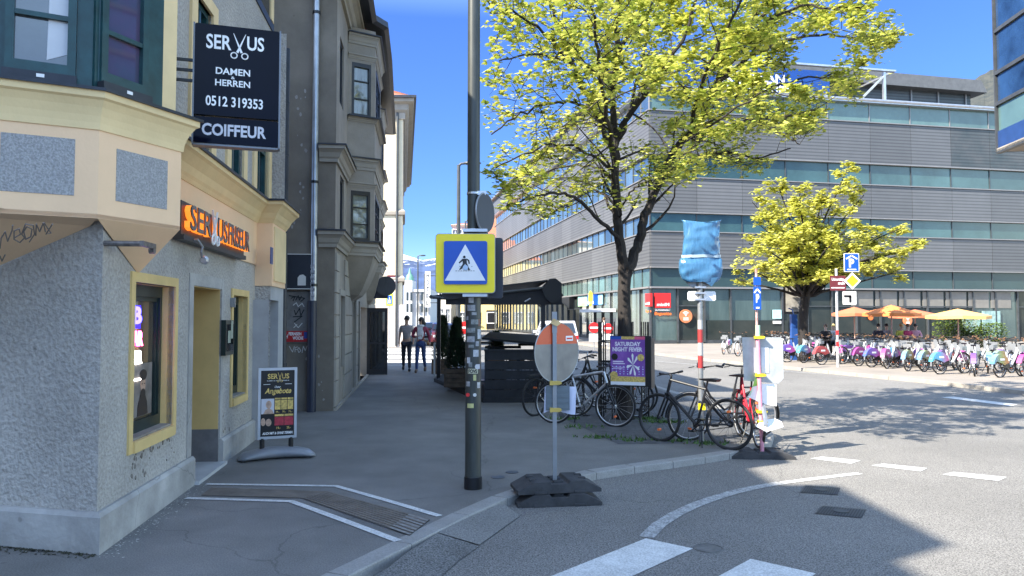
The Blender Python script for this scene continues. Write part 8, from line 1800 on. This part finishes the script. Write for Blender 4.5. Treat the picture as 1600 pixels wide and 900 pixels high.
# ================================================================ CARS
def car(lab, loc, rz, paint, suv=True, L=4.5, W=1.82, Hc=1.68, fr=None):
    t = thing('parked_car', lab, 'car', loc=loc, rz=rz); hl = L / 2; hw = W / 2
    secs = [(-hl, .42, .8, .8), (-hl + .08, .28, 1.0, .9), (-hl + .35, .25, 1.02, .96)] ; 
    prof = [(-hl, .45), (-hl + .02, .95), (-hl + .12, 1.02)] + ([(-hl + .25, Hc - .12), (-hl + .55, Hc)] if suv else [(-hl + .5, 1.05), (-hl + 1.1, Hc)]) + [(.35, Hc), (.7, Hc - .06), (1.25, 1.02), (hl - .25, .9), (hl - .04, .72), (hl, .45)]
    bot = [(hl - .02, .3), (hl - .55, .25)] ; r = .34
    def arch(cx): return [(cx + r * 1.12 * cos(R(a)), .34 + r * 1.12 * sin(R(a))) for a in (-10, 20, 50, 90, 130, 160, 190)]
    low = [(hl - .03, .3)] + arch(hl - .85) + arch(-hl + .85) + [(-hl + .03, .3)]
    full = prof + low; q = MB(); n = len(full)
    def wy(x, z): return hw * (1 - .2 * max(0, (z - .95) / (Hc - .95)) - .12 * max(0, (abs(x) - hl + .5) / .5))
    vs = [(x, -wy(x, z), z) for x, z in full] + [(x, wy(x, z), z) for x, z in full]
    q.add(vs, [list(range(n)), list(range(2 * n - 1, n - 1, -1))] + [[(i + 1) % n, i, n + i, n + (i + 1) % n] for i in range(n)]); q.build('body', paint, t)
    def gp(x, z, s, o=.006): return (x, s * (wy(x, z) + o), z)
    for s in (-1, 1):
        x0 = -hl + (.45 if suv else 1.15)
        for (a, b_, c_, d_) in (((x0, 1.05), (-.25, 1.05), (-.25, Hc - .12), (x0 + .1, Hc - .14)), ((-.15, 1.05), (1.1, 1.05), (.6, Hc - .13), (-.15, Hc - .12))):
            q = MB(); P = [gp(*a, s), gp(*b_, s), gp(*c_, s), gp(*d_, s)]; q.face(*(P if s < 0 else P[::-1])); q.build('side_window', M['glassdk'], t)
    q = MB(); z1, z2 = 1.08, Hc - .1; q.face((1.2, -wy(1.2, z1) + .1, z1), (1.2, wy(1.2, z1) - .1, z1), (.76, wy(.7, z2) - .1, z2), (.76, -wy(.7, z2) + .1, z2)); q.build('windscreen', M['glassdk'], t)
    q = MB(); xr0, xr1 = (-hl + .12, -hl + .28) if suv else (-hl + .52, -hl + 1.0); q.face((xr0 - .025, wy(xr0, z1) - .1, z1), (xr0 - .025, -wy(xr0, z1) + .1, z1), (xr1 - .05, -wy(xr1, z2) + .12, z2), (xr1 - .05, wy(xr1, z2) - .12, z2)); q.build('rear_window', M['glassdk'], t)
    for s in (-1, 1):
        q = MB(); q.box(-hl - .01, -hl + .06, s * hw * .62, s * hw * .9, .75, .95); q.build('tail_light', M['red'], t); q = MB(); q.box(hl - .12, hl - .02, s * hw * .5, s * hw * .85, .6, .74); q.build('headlight', M['white'], t)
        q = MB(); q.box(.95, 1.1, s * (hw + .0), s * (hw + .18), 1.02, 1.16); q.build('mirror', paint, t)
        for cx in (hl - .85, -hl + .85): q = MB(); q.lathe([(.2, 0), (.33, 0), (.34, .03), (.34, .18), (.33, .21), (.2, .21)], (cx, s * (hw - .1) - .105, .34), 20, 'y'); wq_ = q.build('wheel', M['tyre'], t); q = MB(); q.lathe([(.2, 0), (.2, .01), (.05, .03)], (cx, s * (hw - .1) + s * .1 - .01, .34), 12, 'y'); q.build('rim', M['alu'], wq_)
    q = MB(); q.box(-hl - .015, -hl, -.26, .26, .5, .62); q.build('number_plate', M['white'], t); return t
dirR = atan2(FLf.ex.y, FLf.ex.x)
p = D(868, 500, 40); car('white suv with roof rails parked on the road beyond the parked bikes', (p.x, 40, RZ), pi / 2 + .1, mat('car_white', (.7, .7, .7), .2, coat=.6, var=.02))
p = D(721, 500, 44); car('dark blue estate car seen under the awning left of the thick post', (p.x, 44, RZ), -pi / 2 + .1, mat('car_navy', (.02, .025, .04), .2, coat=.8), Hc=1.5)
p = D(694, 500, 50); car('maroon car behind the walking woman', (p.x, 50, RZ), -pi / 2 + .12, mat('car_maroon', (.12, .015, .02), .2, coat=.8), Hc=1.5)
p = D(676, 500, 60); car('black car farthest down the street beside the walking couple', (p.x, 60, RZ), -pi / 2 + .12, mat('car_black', (.01, .01, .012), .2, coat=.8), Hc=1.48)
p = D(662, 500, 75); parasol_y = None
